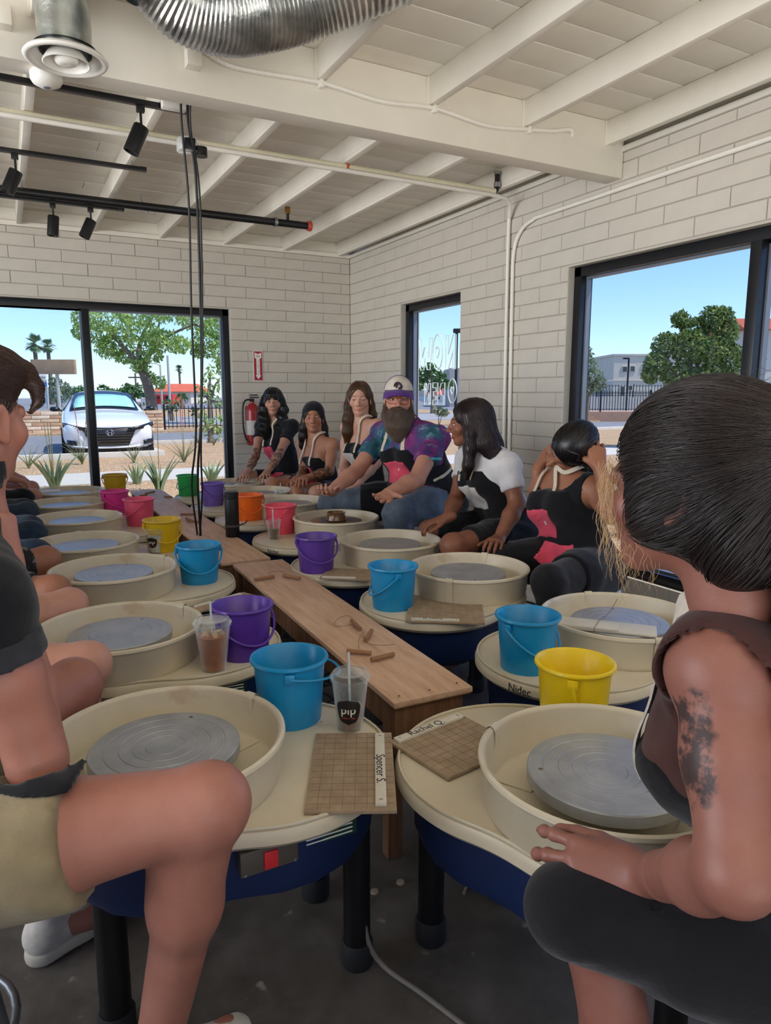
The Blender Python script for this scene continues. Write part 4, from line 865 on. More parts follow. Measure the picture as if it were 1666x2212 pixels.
def tuft(x, y, h, n, label, seed, bloom=0):
    rg = random.Random(seed); r = empty('desert_grass', (x, y, GZ), 0, label, 'plant', 'thin desert grass tufts in the gravel'); b = MB()
    for i in range(n):
        a = rg.uniform(0, 6.28); L = h * rg.uniform(.6, 1.1); s = rg.uniform(.2, 1.0); b.tube([(s * L * t ** 1.3 * cos(a), s * L * t ** 1.3 * sin(a), L * (t - .25 * s * t * t)) for t in np.linspace(0, 1, 5)], [.008 * (1 - t) + .0015 for t in np.linspace(0, 1, 5)], 4)
    b.build('blades', mat('grass_blade', '#7f8458', .7, 0, .2, 20), r, 60)['kind'] = 'stuff'
    for i in range(bloom):
        a = rg.uniform(0, 6); pts = [(.08 * k * cos(a) * .5, .08 * k * sin(a) * .5, k * h * .55) for k in range(5)]; MB().tube(pts, .005, 5).build('flower_stalk', m_stalk, r)
        b = MB()
        for q in range(10): t = .6 + .04 * q; b.lathe([(0, -.02), (.012, 0), (0, .025)], 5, c=(.16 * t * 2 * cos(a) * .5, .16 * t * 2 * sin(a) * .5, 4 * h * .55 * t + rg.uniform(-.02, .02)))
        b.build('blossom', m_bloom, r)['kind'] = 'stuff'
    return r
def gp_(px, py): return atz(px, py, GZ)[:2]
for px, py, h, n, l, s, k in ((118, 1056, .52, 16, 'tall aloe plant with flower stalks outside the left pane', 1, 3), (345, 1060, .55, 18, 'broad aloe plant outside behind the far bench', 2, 1), (297, 1046, .33, 10, 'small aloe plant beside the broad aloe', 3, 0), (458, 1042, .36, 10, 'pale aloe plant by the right window jamb', 4, 0)):
    aloe(*gp_(px, py), h, n, l, s, k)
for px, py, h, n, l, s, k in ((62, 1012, .45, 14, 'desert grass tuft near the photo edge, by the kerb', 5, 0), (178, 1003, .5, 20, 'desert grass tuft in front of the car bumper', 6, 2), (290, 1000, .42, 18, 'desert grass tuft below the car headlamp', 7, 0), (398, 999, .55, 22, 'desert grass tuft behind the hanging cords', 8, 2), (462, 962, .4, 16, 'low green clump beside the drive lane', 9, 0), (428, 958, .4, 16, 'low green clump left of the fence shrub', 10, 0)):
    tuft(*gp_(px, py), h, n, l, s, k)
def leaves(b, c, rad, n, sz, rg, droop=0):
    for _ in range(n):
        d = rg.randn(3); d /= np.linalg.norm(d); p = np.array(c) + d * np.array(rad) * rg.uniform(.35, 1) ** .6
        u = rg.randn(3); u[2] -= droop; u /= np.linalg.norm(u); w_ = np.cross(u, rg.randn(3)); w_ /= np.linalg.norm(w_) + 1e-9; L = sz * rg.uniform(.6, 1.3)
        b.add([p - u * L, p + w_ * L * .42, p + u * L, p - w_ * L * .42], [(0, 1, 2, 3)])
def tree(name, base, trunk, blobs, leafm, barkm, label, lsz, nper, seed, group=None, cat='tree', droop=0):
    rg = np.random.RandomState(seed); base = np.array(base, float); r = empty(name, base, 0, label, cat, group)
    for pts, rad in trunk: MB().tube(cpath([np.array(p) for p in pts], 5), list(np.interp(np.linspace(0, 1, (len(pts) - 1) * 5 + 1), np.linspace(0, 1, len(rad)), rad)), 9).build('trunk' if rad[0] > .12 or pts[0][2] < .1 else 'branch', barkm, r, 60)
    b = MB()
    for c, rad in blobs: leaves(b, c, rad, int(nper * (rad[0] * rad[2]) ** .8), lsz, rg, droop)
    o = b.build('crown', leafm, r, None); return r
m_bark = mat('grey_bark', '#7d6f60', .9, 0, .25, 12, .5, 30, .02)
lm_mes = leafmat('mesquite_leaf', '#6a9044', '#bcd47c'); lm_dk = leafmat('dark_leaf', '#2f5a30', '#6d9350'); lm_gy = leafmat('greygreen_leaf', '#5f7058', '#8fa07f'); lm_or = leafmat('oleander_leaf', '#3a6432', '#93a05a')
# big mesquite over the wall: work in a frame facing the camera at 29 m
def rel(px, py, D, o): return at(px, py, D) - np.array(o)
D = 29.5; bo = at(328, 905, D); bo[2] = 0
tp = lambda px, py, dz=0: rel(px, py, D + dz, bo)
blobs = []
rg = np.random.RandomState(5)
for px, py, rx, rz_ in ((240, 690, 1.0, .6), (300, 675, 1.2, .6), (370, 672, 1.3, .55), (430, 690, 1.0, .6), (480, 710, .9, .7), (215, 720, .8, .5), (255, 745, .9, .45), (230, 755, .5, .4), (310, 720, .9, .5), (350, 735, .9, .45), (385, 745, .6, .4), (270, 770, .5, .35), (305, 790, .45, .35), (330, 765, .5, .35), (180, 690, .5, .5), (170, 715, .3, .35), (450, 735, .7, .45), (475, 760, .6, .5), (430, 760, .4, .3), (485, 790, .4, .4), (320, 815, .35, .3), (345, 825, .3, .3)):
    blobs.append((tp(px, py, rg.uniform(-1.2, 1.2)), (rx, rx, rz_)))
tree('mesquite_tree', bo, [([(0, 0, 0), tp(328, 880), tp(322, 845), tp(312, 812), tp(303, 795)], (.33, .24, .22, .19, .17)), ([tp(303, 795), tp(285, 770), tp(262, 745), tp(235, 715)], (.15, .11, .08, .03)), ([tp(305, 797), tp(300, 760), tp(310, 720), tp(330, 685)], (.15, .11, .08, .03)), ([tp(306, 795), tp(330, 755), tp(365, 725), tp(420, 700)], (.13, .1, .07, .03)), ([tp(330, 755), tp(340, 720), tp(345, 690)], (.07, .05, .03)), ([tp(420, 700), tp(450, 715), tp(478, 745)], (.05, .04, .02))],
     blobs, lm_mes, m_bark, 'large light green mesquite tree behind the parked car', .10, 950, 11, droop=.8)
# palms
m_palmt = mat('palm_trunk', '#6d5f52', .9, 0, .2, 5)
lm_palm = mat('palm_frond_green', '#5f7a4c', .6, 0, .2, 3)
def palm(px, py, D, R, label, seed):
    rg = random.Random(seed); top = at(px, py, D); r = empty('palm_tree', (top[0], top[1], 0), 0, label, 'palm tree', 'tall fan palms on the skyline'); h = top[2]
    MB().tube([(0, 0, 0), (.05, 0, h * .5), (0, 0, h)], [.3, .22, .2], 8).build('trunk', m_palmt, r, 60)
    for i in range(34):
        a = i * 2.4; e = rg.uniform(-1.0, 1.35); b = MB(); n = np.array([cos(a) * cos(e), sin(a) * cos(e), sin(e)]); s = np.array([-sin(a), cos(a), 0]); L = R * rg.uniform(.8, 1.1)
        for q in np.linspace(-1.0, 1.0, 9):
            d = n * cos(q * .9) + s * sin(q * .9); p0 = n * L * .35 + (0, 0, h); p1 = p0 + d * L * .65 * (1 - .25 * abs(q)); p1[2] -= .12 * L; b.add([p0 + s * .01, p0 * .4 + p1 * .6 + s * .05 * R, p1, p0 * .4 + p1 * .6 - s * .05 * R], [(0, 1, 2, 3)])
        b.tube([(0, 0, h), tuple(n * L * .4 + np.array([0, 0, h]))], .025, 4); b.build('frond', lm_palm, r, None)
    return r
palm(74, 742, 75, 1.35, 'taller fan palm above the blank sign', 1); palm(103, 748, 82, 1.2, 'shorter fan palm above the blank sign', 2); palm(387, 797, 140, 1.1, 'distant fan palm above the red-roofed building', 3)
# low wall of tan blocks with an iron fence continuing it
lw = MB().box(-6, 4.95, 26.06, 26.26, -.05, .70).build('garden_wall', mat('wall_mortar', '#b39a7e', .9, 0, .1), None, None, label='low tan stone block wall behind the parked car', cat='wall', kind='structure')
m_tan = []
for k, cc in enumerate(('#d8b795', '#c9a07c', '#e2cbb0', '#c4977a')): m_tan.append(mat('tan_block_%d' % k, cc, .9, 0, .12, 6, .3, 30, .01))
for k in range(6):
    x = -6 + (.28 if k % 2 else 0)
    while x < 4.92:
        L = min(.56, 4.95 - x); o = MB().box(.008, L - .008, 0, .06, .008, .112, bev=.012).build('stone_block', m_tan[rng.randint(4)], lw, 40); o.location = (x, 26.02 + rng.uniform(-.012, .012), -.02 + k * .12); x += .56
m_iron = mat('black_iron', '#1b1c20', .5, .4, .05)
def fence(x0, y0, x1, y1, z0, h, sp, label, post=2.4, r=.011):
    d = np.array([x1 - x0, y1 - y0]); L = hypot(*d); fo = empty('iron_fence', (x0, y0, z0), atan2(d[1], d[0]), label, 'fence')
    for zz in (.12, h - .1): MB().box(0, L, -.015, .015, zz - .015, zz + .015).build('rail', m_iron, fo)
    me = MB().box(-r, r, -r, r, .05, h).mesh('picket', m_iron, None); n = int(L / sp)
    for i in range(n): o = bpy.data.objects.new('picket', me); link(o, fo); o.location = (i * sp, 0, 0)
    for i in range(int(L / post) + 1): MB().box(-.035, .035, -.035, .035, 0, h + .06).build('post', m_iron, fo).location = (i * post, 0, 0)
    return fo
fence(5.0, 26.15, 11.4, 26.15, 0, .86, .145, 'low black iron fence beside the tan block wall', 3.2, .012)
# signs and poles
m_ply2 = mat('weathered_plywood', '#a5876a', .85, 0, .14, 3); m_gp = mat('grey_pole', '#b9b5ac', .6, .2, .06)
def board_sign(px0, px1, py0, py1, D, polepx, material, label, th=.25):
    a, b_ = at(px0, py1, D), at(px1, py0, D); c = (a + b_) / 2; hw = (px1 - px0) / F * D / 2; hh = (py1 - py0) / F * D / 2; r = empty('street_sign', (c[0], c[1], 0), -YAW, label, 'sign')
    MB().box(-hw, hw, -th / 2, th / 2, c[2] - hh, c[2] + hh, bev=.02).build('sign_face', material, r)
    px = (polepx - (px0 + px1) / 2) / F * D; MB().cyl((px, 0, 0), (px, 0, c[2] - hh), .09, 12).build('pole', m_gp, r); return r, c, hw, hh
board_sign(69, 163, 777, 808, 36, 122, m_ply2, 'blank weathered plywood sign on a grey pole')
r, c, hw, hh = board_sign(64, 102, 809, 835, 60, 100, m_white, 'white and blue business sign left of the sign pole', .2)
MB().box(-hw, hw, -.12, -.10, c[2] - hh, c[2] - hh + .36).build('blue_band', mat('sign_blue', '#3c78c8', .5, 0, .02), r)
for k, tx in enumerate(('Wheeler', 'Mortuary')): text_obj('sign_lettering', tx, .38, m_ltr, Matrix.Translation((.1, -.12, c[2] + .28 - k * .34)) @ Matrix.Rotation(pi / 2, 4, 'X'), r, .002, .9)
def lamp_post(px, py0, D, label, arm=1.0, rad=.07, side=1):
    t = at(px, py0, D); r = empty('street_lamp', (t[0], t[1], 0), -YAW, label, 'street lamp')
    MB().tube([(0, 0, 0), (0, 0, t[2])], [rad * 1.3, rad], 8).build('pole', m_iron if rad < .07 else m_gp, r)
    if arm: MB().tube(cpath([(0, 0, t[2] - .1), (-side * arm * .3, 0, t[2] + .1), (-side * arm, 0, t[2] + .12)], 4), rad * .6, 6).box(-side * arm - .25, -side * arm + .25, -.12, .12, t[2] + .05, t[2] + .15, bev=.02).build('lamp_arm', m_iron if rad < .07 else m_gp, r)
    return r
lamp_post(346, 788, 60, 'grey street lamp right of the mesquite trunk', 1.2); lamp_post(362, 768, 75, 'tall bare grey pole above the red-roofed building', 0, .12)
for px, py, D, l in ((292, 806, 130, 'wooden utility pole with crossarm beside the mesquite trunk'), (298, 826, 185, 'short distant utility pole with crossarm'), (355, 832, 120, 'short utility pole in front of the red roof')):
    t = at(px, py, D); r = empty('utility_pole', (t[0], t[1], 0), -YAW, l, 'pole'); MB().cyl((0, 0, 0), (0, 0, t[2]), .16, 8).build('pole', m_palmt, r); MB().box(-1.3, 1.3, -.08, .08, t[2] - .9, t[2] - .65).build('crossarm', m_palmt, r)
# far buildings
def building(px0, px1, pyt, D, label, wallc, roofc=None, wins=(), depth=8, pyb=None, parapet=True, roofh=.0, name='building'):
    a, b_ = at(px0, pyt, D), at(px1, pyt, D); c = (a + b_) / 2; hw = (px1 - px0) / F * D / 2; zt = c[2]; r = empty(name, (c[0], c[1], 0), -YAW, label, 'building')
    mw = mat('stucco_' + wallc.strip('#'), wallc, .85, 0, .05, .6); MB().box(-hw, hw, 0, depth, -.2, zt).build('walls', mw, r)
    if parapet: MB().box(-hw - .15, hw + .15, -.15, depth, zt - .25, zt + .1, bev=.04).build('cornice', mw, r)
    if roofc:
        mr = mat('roof_' + roofc.strip('#'), roofc, .8, 0, .12, 2); b = MB(); e = .5
        b.add([(-hw - e, -e, zt), (hw + e, -e, zt), (hw + e, depth + e, zt), (-hw - e, depth + e, zt), (-hw * .8, depth * .45, zt + roofh), (hw * .8, depth * .45, zt + roofh), (hw * .8, depth * .6, zt + roofh), (-hw * .8, depth * .6, zt + roofh)], [(0, 1, 5, 4), (1, 2, 6, 5), (2, 3, 7, 6), (3, 0, 4, 7), (4, 5, 6, 7), (0, 3, 2, 1)]); b.build('roof', mr, r, None)
    for wx0, wx1, wy0, wy1 in wins:
        q = lambda px: (px - (px0 + px1) / 2) / F * D; zz = lambda py: at((px0 + px1) / 2, py, D)[2]
        f_ = MB().box(q(wx0) - .12, q(wx1) + .12, -.10, .05, zz(wy1) - .12, zz(wy0) + .12, bev=.02).build('window', mw, r); MB().box(q(wx0), q(wx1), -.115, .0, zz(wy1), zz(wy0)).build('pane', m_wind, f_)
    return r
building(330, 412, 846, 95, 'low shop with a coral red sloping roof beyond the street', '#e4d8c4', '#d96a4a', ((338, 352, 853, 862),), 10, roofh=1.1, parapet=False)
rb_ = building(330, 372, 852, 88, 'red shop front below the coral roof', '#d33f35', None, ((341, 345, 855, 862), (358, 366, 855, 862)), 5, parapet=False)
building(225, 265, 848, 110, 'pale low house between the trees and the car roof', '#ddd8cf', '#b9b0a5', (), 8, roofh=.5, parapet=False)
building(90, 150, 838, 95, 'pale blue shed behind the blank sign pole', '#c9dde0', '#e7efee', (), 8, roofh=.6, parapet=False)
# right of the corner
building(1328, 1640, 766, 100, 'two-storey beige building across the street', '#d3c8b4', None, ((1347, 1356, 792, 803), (1364, 1373, 791, 802), (1389, 1400, 790, 801), (1345, 1353, 835, 855), (1362, 1370, 834, 842)), 16)
MB().box(-11.6, 10.6, -.12, 0, 3.05, 3.2).build('string_course', MATS['stucco_d3c8b4'], [o for o in COL.objects if o.get('label', '') == 'two-storey beige building across the street'][0])
building(1282, 1330, 788, 125, 'pale yellow building with a red roof left of the beige block', '#e3d6b4', '#c9654a', (), 14, roofh=.9, parapet=False)
building(1618, 1760, 712, 55, 'beige house with red tiled roof behind the window mullion', '#d9cfbf', '#b5553a', ((1626, 1637, 768, 790),), 10, roofh=1.3, parapet=False)
building(972, 996, 795, 70, 'pale grey stucco building seen in the narrow window', '#b3aca6', None, (), 8, parapet=False)
building(932, 972, 852, 110, 'low white house with red roof in the narrow window', '#ece6dc', '#c35a45', ((945, 950, 857, 863),), 8, roofh=1.0, parapet=False)
building(903, 928, 853, 128, 'pale grey-roofed house in the narrow window', '#dfe3e2', '#5d646b', (), 8, roofh=.9, parapet=False)
pr = at(987, 714, 24); lp = empty('street_lamp', (pr[0], pr[1], 0), -YAW, 'dark square street lamp at the edge of the narrow window', 'street lamp')
MB().cyl((0, 0, 0), (0, 0, pr[2]), .05, 10).build('pole', m_iron, lp); MB().box(-.12, .2, -.12, .12, pr[2] - .08, pr[2] + .06, bev=.02).build('lamp_head', m_iron, lp)
pr = at(1359, 774, 46); lp = empty('street_lamp', (pr[0], pr[1], 0), -YAW, 'dark arm street lamp in front of the beige building', 'street lamp')
MB().cyl((0, 0, 0), (0, 0, pr[2]), .06, 10).build('pole', m_iron, lp); MB().box(-.38, 0, -.1, .1, pr[2] - .06, pr[2] + .04, bev=.02).build('lamp_head', m_iron, lp)
# fence and kerb across the street on the right
a_, b_ = at(1190, 885, 34), at(1800, 885, 34)
fence(a_[0], a_[1], b_[0], b_[1], .42, 1.0, .135, 'black iron railing across the street behind the large window', 2.4, .013)
c_ = (a_ + b_) / 2; o = MB().box(-9, 9, -.2, 2.2, -.1, .42).build('planter_wall', mat('pink_gravel_bank', '#b98f74', .9, 0, .1, 8), None, None, label='raised reddish gravel bank under the iron railing', cat='bank', kind='structure'); o.location = (c_[0], c_[1], 0); o.rotation_euler = (0, 0, atan2(b_[1] - a_[1], b_[0] - a_[0]))
a_, b_ = at(1180, 862, 60), at(1800, 862, 60); c_ = (a_ + b_) / 2
o = MB().box(-14, 14, -.1, .1, -.1, 1.05).build('planter_wall', m_walk, None, None, label='long pale street wall below the beige building', cat='wall', kind='structure'); o.location = (c_[0], c_[1], 0); o.rotation_euler = (0, 0, -YAW)
fence(at(1290, 850, 58)[0], at(1290, 850, 58)[1], at(1530, 850, 58)[0], at(1530, 850, 58)[1], 1.0, 1.0, .25, 'upper black railing on the pale street wall', 3.0, .02)
# trees on the right
def blob_tree(name, pxc, pyb, D, spec, leafm, label, lsz, nper, seed, tr=.1, group=None, cat='tree'):
    bo = at(pxc, pyb, D); bo[2] = 0; q = lambda px, py, dz=0: at(px, py, D + dz) - bo; rg = np.random.RandomState(seed); bl = []
    for px, py, rpx, rpy in spec: s = D / F; bl.append((q(px, py, rg.uniform(-.4, .4) * rpx * s), (rpx * s, rpx * s * .8, rpy * s)))
    top = q(spec[0][0], spec[0][1]); trunk = [([(0, 0, 0), tuple(top * (.3, .3, .5)), tuple(top)], (tr, tr * .8, tr * .3))]
    for px, py, _, _ in spec[1:6]: trunk.append(([tuple(top * (.3, .3, .5)), tuple((top * .5 + q(px, py)) * .6), tuple(q(px, py))], (tr * .5, tr * .4, tr * .15)))
    return tree(name, bo, trunk, bl, leafm, m_bark, label, lsz, nper, seed, group, cat)
blob_tree('street_tree', 1490, 890, 17, ((1490, 750, 45, 40), (1540, 690, 35, 30), (1500, 715, 35, 30), (1470, 690, 22, 20), (1440, 745, 35, 28), (1420, 785, 32, 26), (1530, 760, 45, 40), (1570, 720, 30, 40), (1460, 810, 40, 26), (1520, 815, 50, 25), (1405, 810, 22, 20), (1580, 780, 30, 40), (1565, 680, 22, 20)), lm_or, 'round green street tree with rusty tips in the large window', .065, 3200, 21, .09)
blob_tree('street_tree', 1270, 890, 24, ((1268, 790, 28, 22), (1265, 765, 18, 18), (1280, 815, 28, 22), (1250, 800, 25, 35), (1295, 830, 18, 16), (1262, 840, 30, 15)), lm_gy, 'pale grey-green street tree at the left of the large window', .07, 1200, 22, .08)
blob_tree('street_tree', 1640, 870, 20, ((1640, 800, 14, 18), (1648, 775, 8, 12), (1632, 820, 16, 14), (1640, 690, 14, 10), (1625, 715, 10, 14)), lm_or, 'thin yellowish street tree right of the window mullion', .05, 1800, 23, .05)
blob_tree('street_tree', 935, 880, 45, ((935, 815, 26, 22), (915, 810, 18, 18), (952, 822, 20, 18), (930, 795, 14, 12), (968, 830, 14, 10), (905, 830, 14, 14), (945, 835, 20, 10)), lm_dk, 'dark green street tree behind the lettering of the narrow window', .16, 420, 24, .16)
blob_tree('shrub', 948, 905, 18, ((948, 888, 14, 12), (960, 892, 10, 9)), lm_gy, 'rounded grey shrub on the verge in the narrow window', .05, 2500, 25, .02, None, 'shrub')
# green growth on the left skyline
for k, (px, pyb, D, spec, lm, l) in enumerate((
    (128, 880, 70, ((128, 835, 22, 18), (115, 825, 14, 12), (142, 845, 14, 14), (130, 855, 24, 14)), lm_gy, 'grey-green tree behind the blank sign'),
    (170, 880, 90, ((170, 848, 22, 14), (185, 842, 16, 12), (155, 852, 14, 10)), lm_dk, 'rounded dark tree between sign and window mullion'),
    (228, 880, 100, ((228, 850, 22, 10), (222, 840, 12, 10), (240, 848, 14, 10)), lm_dk, 'low dark tree above the car roof'),
    (290, 880, 80, ((285, 848, 26, 16), (268, 850, 20, 14), (305, 845, 20, 16), (275, 838, 14, 10), (250, 858, 20, 10)), lm_dk, 'wide dark tree left of the mesquite trunk'),
    (395, 880, 60, ((394, 858, 14, 9),), lm_dk, 'round bush before the red shop'),
    (372, 895, 33, ((362, 876, 12, 13), (382, 877, 14, 13), (372, 872, 16, 12)), lm_dk, 'clipped box hedge behind the iron fence'),
    (425, 895, 40, ((425, 888, 14, 10), (418, 885, 10, 10)), lm_dk, 'dark low bush behind the hanging cords'),
    (455, 900, 36, ((450, 830, 18, 26), (440, 860, 14, 20), (465, 855, 16, 25), (475, 820, 14, 22), (455, 800, 10, 14), (480, 880, 14, 16), (430, 845, 10, 16)), lm_mes, 'loose light green tree by the right window jamb'),
    (300, 892, 50, ((292, 877, 8, 6), (308, 876, 8, 6), (282, 875, 6, 5)), lm_gy, 'low rounded shrubs left of the mesquite trunk'),
    (455, 955, 19, ((450, 925, 22, 22), (470, 915, 18, 24), (440, 900, 12, 16), (478, 935, 12, 16)), lm_mes, 'airy green shrub beside the drive lane'))):
    blob_tree('shrub' if pyb >= 890 else 'skyline_tree', px, pyb, D, spec, lm, l, .0035 * D + .005, 5200 / (D / F * 25) ** 1.2 / 30 if D > 50 else 60000 / D ** 1.7, 40 + k, .004 * D, None, 'shrub' if pyb >= 890 else 'tree')
aloe(*gp_(1345, 1158), .28, 14, 'leafy green plant in the gravel beside the black iron window sill', 60, 0, .9)
r = empty('agave_plant', (*gp_(1497, 1238), GZ), 0, 'blue-green agave clump seen under the turned head', 'plant')
for i in range(9): a = i * 2.4; MB().tube([(.02 * cos(a) + .16 * t * cos(a), .02 * sin(a) + .16 * t * sin(a), .26 * t) for t in np.linspace(0, 1, 6)], [.045 * sin(pi * min(1, t * .8 + .2)) + .002 for t in np.linspace(0, 1, 6)], 6, flat=.35).build('leaf', m_agave, r, 60)
# small parked cars far away, each a low body with cabin and wheels
def far_car(px, py, D, col, label, L=4.4):
    p = atz(px, py, GZ) if D is None else at(px, py, D); r = empty('car', (p[0], p[1], 0), -YAW + .1, label, 'car', 'distant parked cars'); mc = mat('carpaint_' + col.strip('#'), col, .25, 0, .02)
    pr = [(-L / 2, .45), (-L / 2 + .05, .8), (-L / 2 + .9, .92), (-L / 2 + 1.5, 1.42), (.8, 1.45), (1.5, .98), (L / 2 - .05, .85), (L / 2, .45)]
    b = MB(); n = len(pr)
    for s, k in ((-.85, 1), (.85, 1)): b.v.extend([(x, s * (.8 if z > 1.2 else 1), z) for x, z in pr])
    b.f = [tuple(range(n)), tuple(range(n, 2 * n))[::-1]] + [(i, i + n, (i + 1) % n + n, (i + 1) % n) for i in range(n)]; b.mi = [0] * len(b.f); b.build('body', mc, r, 30)
    MB().add([(-L / 2 + 1.05, -.86, .98), (1.3, -.86, 1.0), (.75, -.72, 1.36), (-L / 2 + 1.55, -.72, 1.34)], [(0, 1, 2, 3)]).build('side_window', m_wind, r, None)
    for x in (-1.35, 1.35):
        for s in (-.8, .8): MB().lathe([(0, -.1), (.33, -.1), (.33, .1), (0, .1)], 14).xf(Matrix.Translation((x, s, .33)) @ Matrix.Rotation(pi / 2, 4, 'X')).build('wheel', m_tyre, r, 40)
for px, py, D, c, l in ((925, 868, 85, '#e4e6e8', 'distant white car in the narrow window'), (945, 868, 80, '#5a1c2c', 'distant dark red car in the narrow window'), (968, 866, 88, '#9fd0cc', 'distant pale teal car in the narrow window'), (305, 868, 75, '#28406a', 'distant blue car left of the mesquite trunk'), (400, 872, 60, '#1f2a3a', 'distant dark car behind the clipped hedge'), (418, 871, 66, '#d7d9db', 'distant silver car behind the hanging cords'), (358, 870, 70, '#2b3340', 'distant dark car below the red shop front')):
    far_car(px, py, D * 2, c, l)
print('outside', time.time() - T0)
# ================================================================ PEOPLE: smooth implicit surfaces meshed with surface nets
class Field:
    def __init__(s, lo, hi, vox):
        s.lo = np.array(lo, float); s.vox = vox; s.n = np.ceil((np.array(hi) - s.lo) / vox).astype(int) + 1
        s.D = np.full(s.n, .5, np.float32); s.ax = [s.lo[i] + vox * np.arange(s.n[i]) for i in range(3)]
    def sl(s, lo, hi):
        a = np.maximum(0, np.floor((np.array(lo) - s.lo) / s.vox).astype(int)); b = np.minimum(s.n, np.ceil((np.array(hi) - s.lo) / s.vox).astype(int) + 1)
        if (b <= a).any(): return None, None
        S = tuple(slice(a[i], b[i]) for i in range(3)); return S, np.stack(np.meshgrid(*[s.ax[i][S[i]] for i in range(3)], indexing='ij'), -1)
    def join(s, S, d, k, op='u'):
        D = s.D[S]; d = d.astype(np.float32)
        if op == 'u':
            if k <= 0: s.D[S] = np.minimum(D, d)
            else: h = np.clip(.5 + .5 * (D - d) / k, 0, 1); s.D[S] = D * (1 - h) + d * h - k * h * (1 - h)
        else:   # smooth subtraction
            h = np.clip(.5 - .5 * (D + d) / max(k, 1e-6), 0, 1); s.D[S] = D * (1 - h) - d * h + k * h * (1 - h)
    def cone(s, a, b, ra, rb=None, k=.02, op='u', pad=.05, side=None, sq=1.0):
        a, b = np.asarray(a, float), np.asarray(b, float); rb = ra if rb is None else rb; m = max(ra, rb) + pad + k
        S, P = s.sl(np.minimum(a, b) - m, np.maximum(a, b) + m)
        if S is None: return s
        ab = b - a; t = np.clip(((P - a) @ ab) / (ab @ ab + 1e-12), 0, 1); q = P - a - t[..., None] * ab
        if side is not None:        # flattened section: squeeze along SIDE
            c = q @ side; q = q + c[..., None] * (1 / sq - 1) * side
        s.join(S, np.linalg.norm(q, axis=-1) - (ra + (rb - ra) * t), k, op); return s
    def ell(s, c, r, R=None, k=.02, op='u', pad=.05):
        c = np.asarray(c, float); r = np.asarray(r, float) * np.ones(3); m = r.max() + pad + k; S, P = s.sl(c - m, c + m)
        if S is None: return s
        q = P - c
        if R is not None: q = q @ R.T
        k0 = np.linalg.norm(q / r, axis=-1); k1 = np.linalg.norm(q / (r * r), axis=-1); s.join(S, k0 * (k0 - 1) / np.maximum(k1, 1e-6), k, op); return s
    def chain(s, pts, rad, k=.02, **kw):
        for a, b, ra, rb in zip(pts[:-1], pts[1:], rad[:-1], rad[1:]): s.cone(a, b, ra, rb, k, **kw)
        return s
    def grid(s): return np.stack(np.meshgrid(*s.ax, indexing='ij'), -1)
    def copy(s, D=None):
        o = Field.__new__(Field); o.lo, o.vox, o.n, o.ax = s.lo, s.vox, s.n, s.ax; o.D = (s.D if D is None else D).copy(); return o
    def sample(s, P):
        q = np.clip((np.asarray(P) - s.lo) / s.vox, 0, np.array(s.n) - 1.001); i = q.astype(int); f = q - i; D = s.D; r = 0
        for dx in (0, 1):
            for dy in (0, 1):
                for dz in (0, 1): r = r + D[i[:, 0] + dx, i[:, 1] + dy, i[:, 2] + dz] * (f[:, 0] if dx else 1 - f[:, 0]) * (f[:, 1] if dy else 1 - f[:, 1]) * (f[:, 2] if dz else 1 - f[:, 2])
        return r
    def grad(s, P):
        e = s.vox; g = np.stack([s.sample(P + np.eye(3)[i] * e) - s.sample(P - np.eye(3)[i] * e) for i in range(3)], -1); return g / (np.linalg.norm(g, axis=1)[:, None] + 1e-9)
    def project(s, P, iso=0.0, it=4):
        P = np.array(P, float)
        for _ in range(it): P = P - s.grad(P) * (s.sample(P) - iso)[:, None]
        return P
    def nets(s, smooth=1):
        D = np.pad(s.D, 1, constant_values=.5); lo = s.lo - s.vox; sg = D < 0; n = D.shape
        cor = [(0, 0, 0), (1, 0, 0), (0, 1, 0), (1, 1, 0), (0, 0, 1), (1, 0, 1), (0, 1, 1), (1, 1, 1)]
        cnt = sum(sg[c[0]:n[0] - 1 + c[0], c[1]:n[1] - 1 + c[1], c[2]:n[2] - 1 + c[2]].astype(np.uint8) for c in cor)
        act = np.argwhere((cnt > 0) & (cnt < 8))
        if len(act) == 0: return np.zeros((0, 3)), np.zeros((0, 4), int)
        idx = np.full(cnt.shape, -1, np.int64); idx[tuple(act.T)] = np.arange(len(act))
        V = np.stack([D[act[:, 0] + c[0], act[:, 1] + c[1], act[:, 2] + c[2]] for c in cor], 1); acc = np.zeros((len(act), 3)); num = np.zeros(len(act)); C = np.array(cor, float)
        for a in range(8):
            for b in range(a + 1, 8):
                if np.abs(C[a] - C[b]).sum() != 1: continue
                m = (V[:, a] < 0) != (V[:, b] < 0); t = V[m, a] / (V[m, a] - V[m, b]); acc[m] += C[a] + t[:, None] * (C[b] - C[a]); num[m] += 1
        vs_ = lo + (act + acc / num[:, None]) * s.vox; F4 = []
        for ax in range(3):
            o = [0, 0, 0]; o[ax] = 1; A = sg[:n[0] - o[0], :n[1] - o[1], :n[2] - o[2]]; B = sg[o[0]:, o[1]:, o[2]:]; e = np.argwhere(A != B); u, v = (ax + 1) % 3, (ax + 2) % 3
            e = e[(e[:, u] > 0) & (e[:, v] > 0) & (e[:, u] < n[u] - 1) & (e[:, v] < n[v] - 1)]; fl = A[tuple(e.T)]
            def cell(du, dv): q = e.copy(); q[:, u] += du; q[:, v] += dv; return idx[tuple(q.T)]
            q = np.stack([cell(-1, -1), cell(0, -1), cell(0, 0), cell(-1, 0)], 1); q[~fl] = q[~fl][:, ::-1]; F4.append(q)
        f = np.concatenate(F4); f = f[(f >= 0).all(1)]
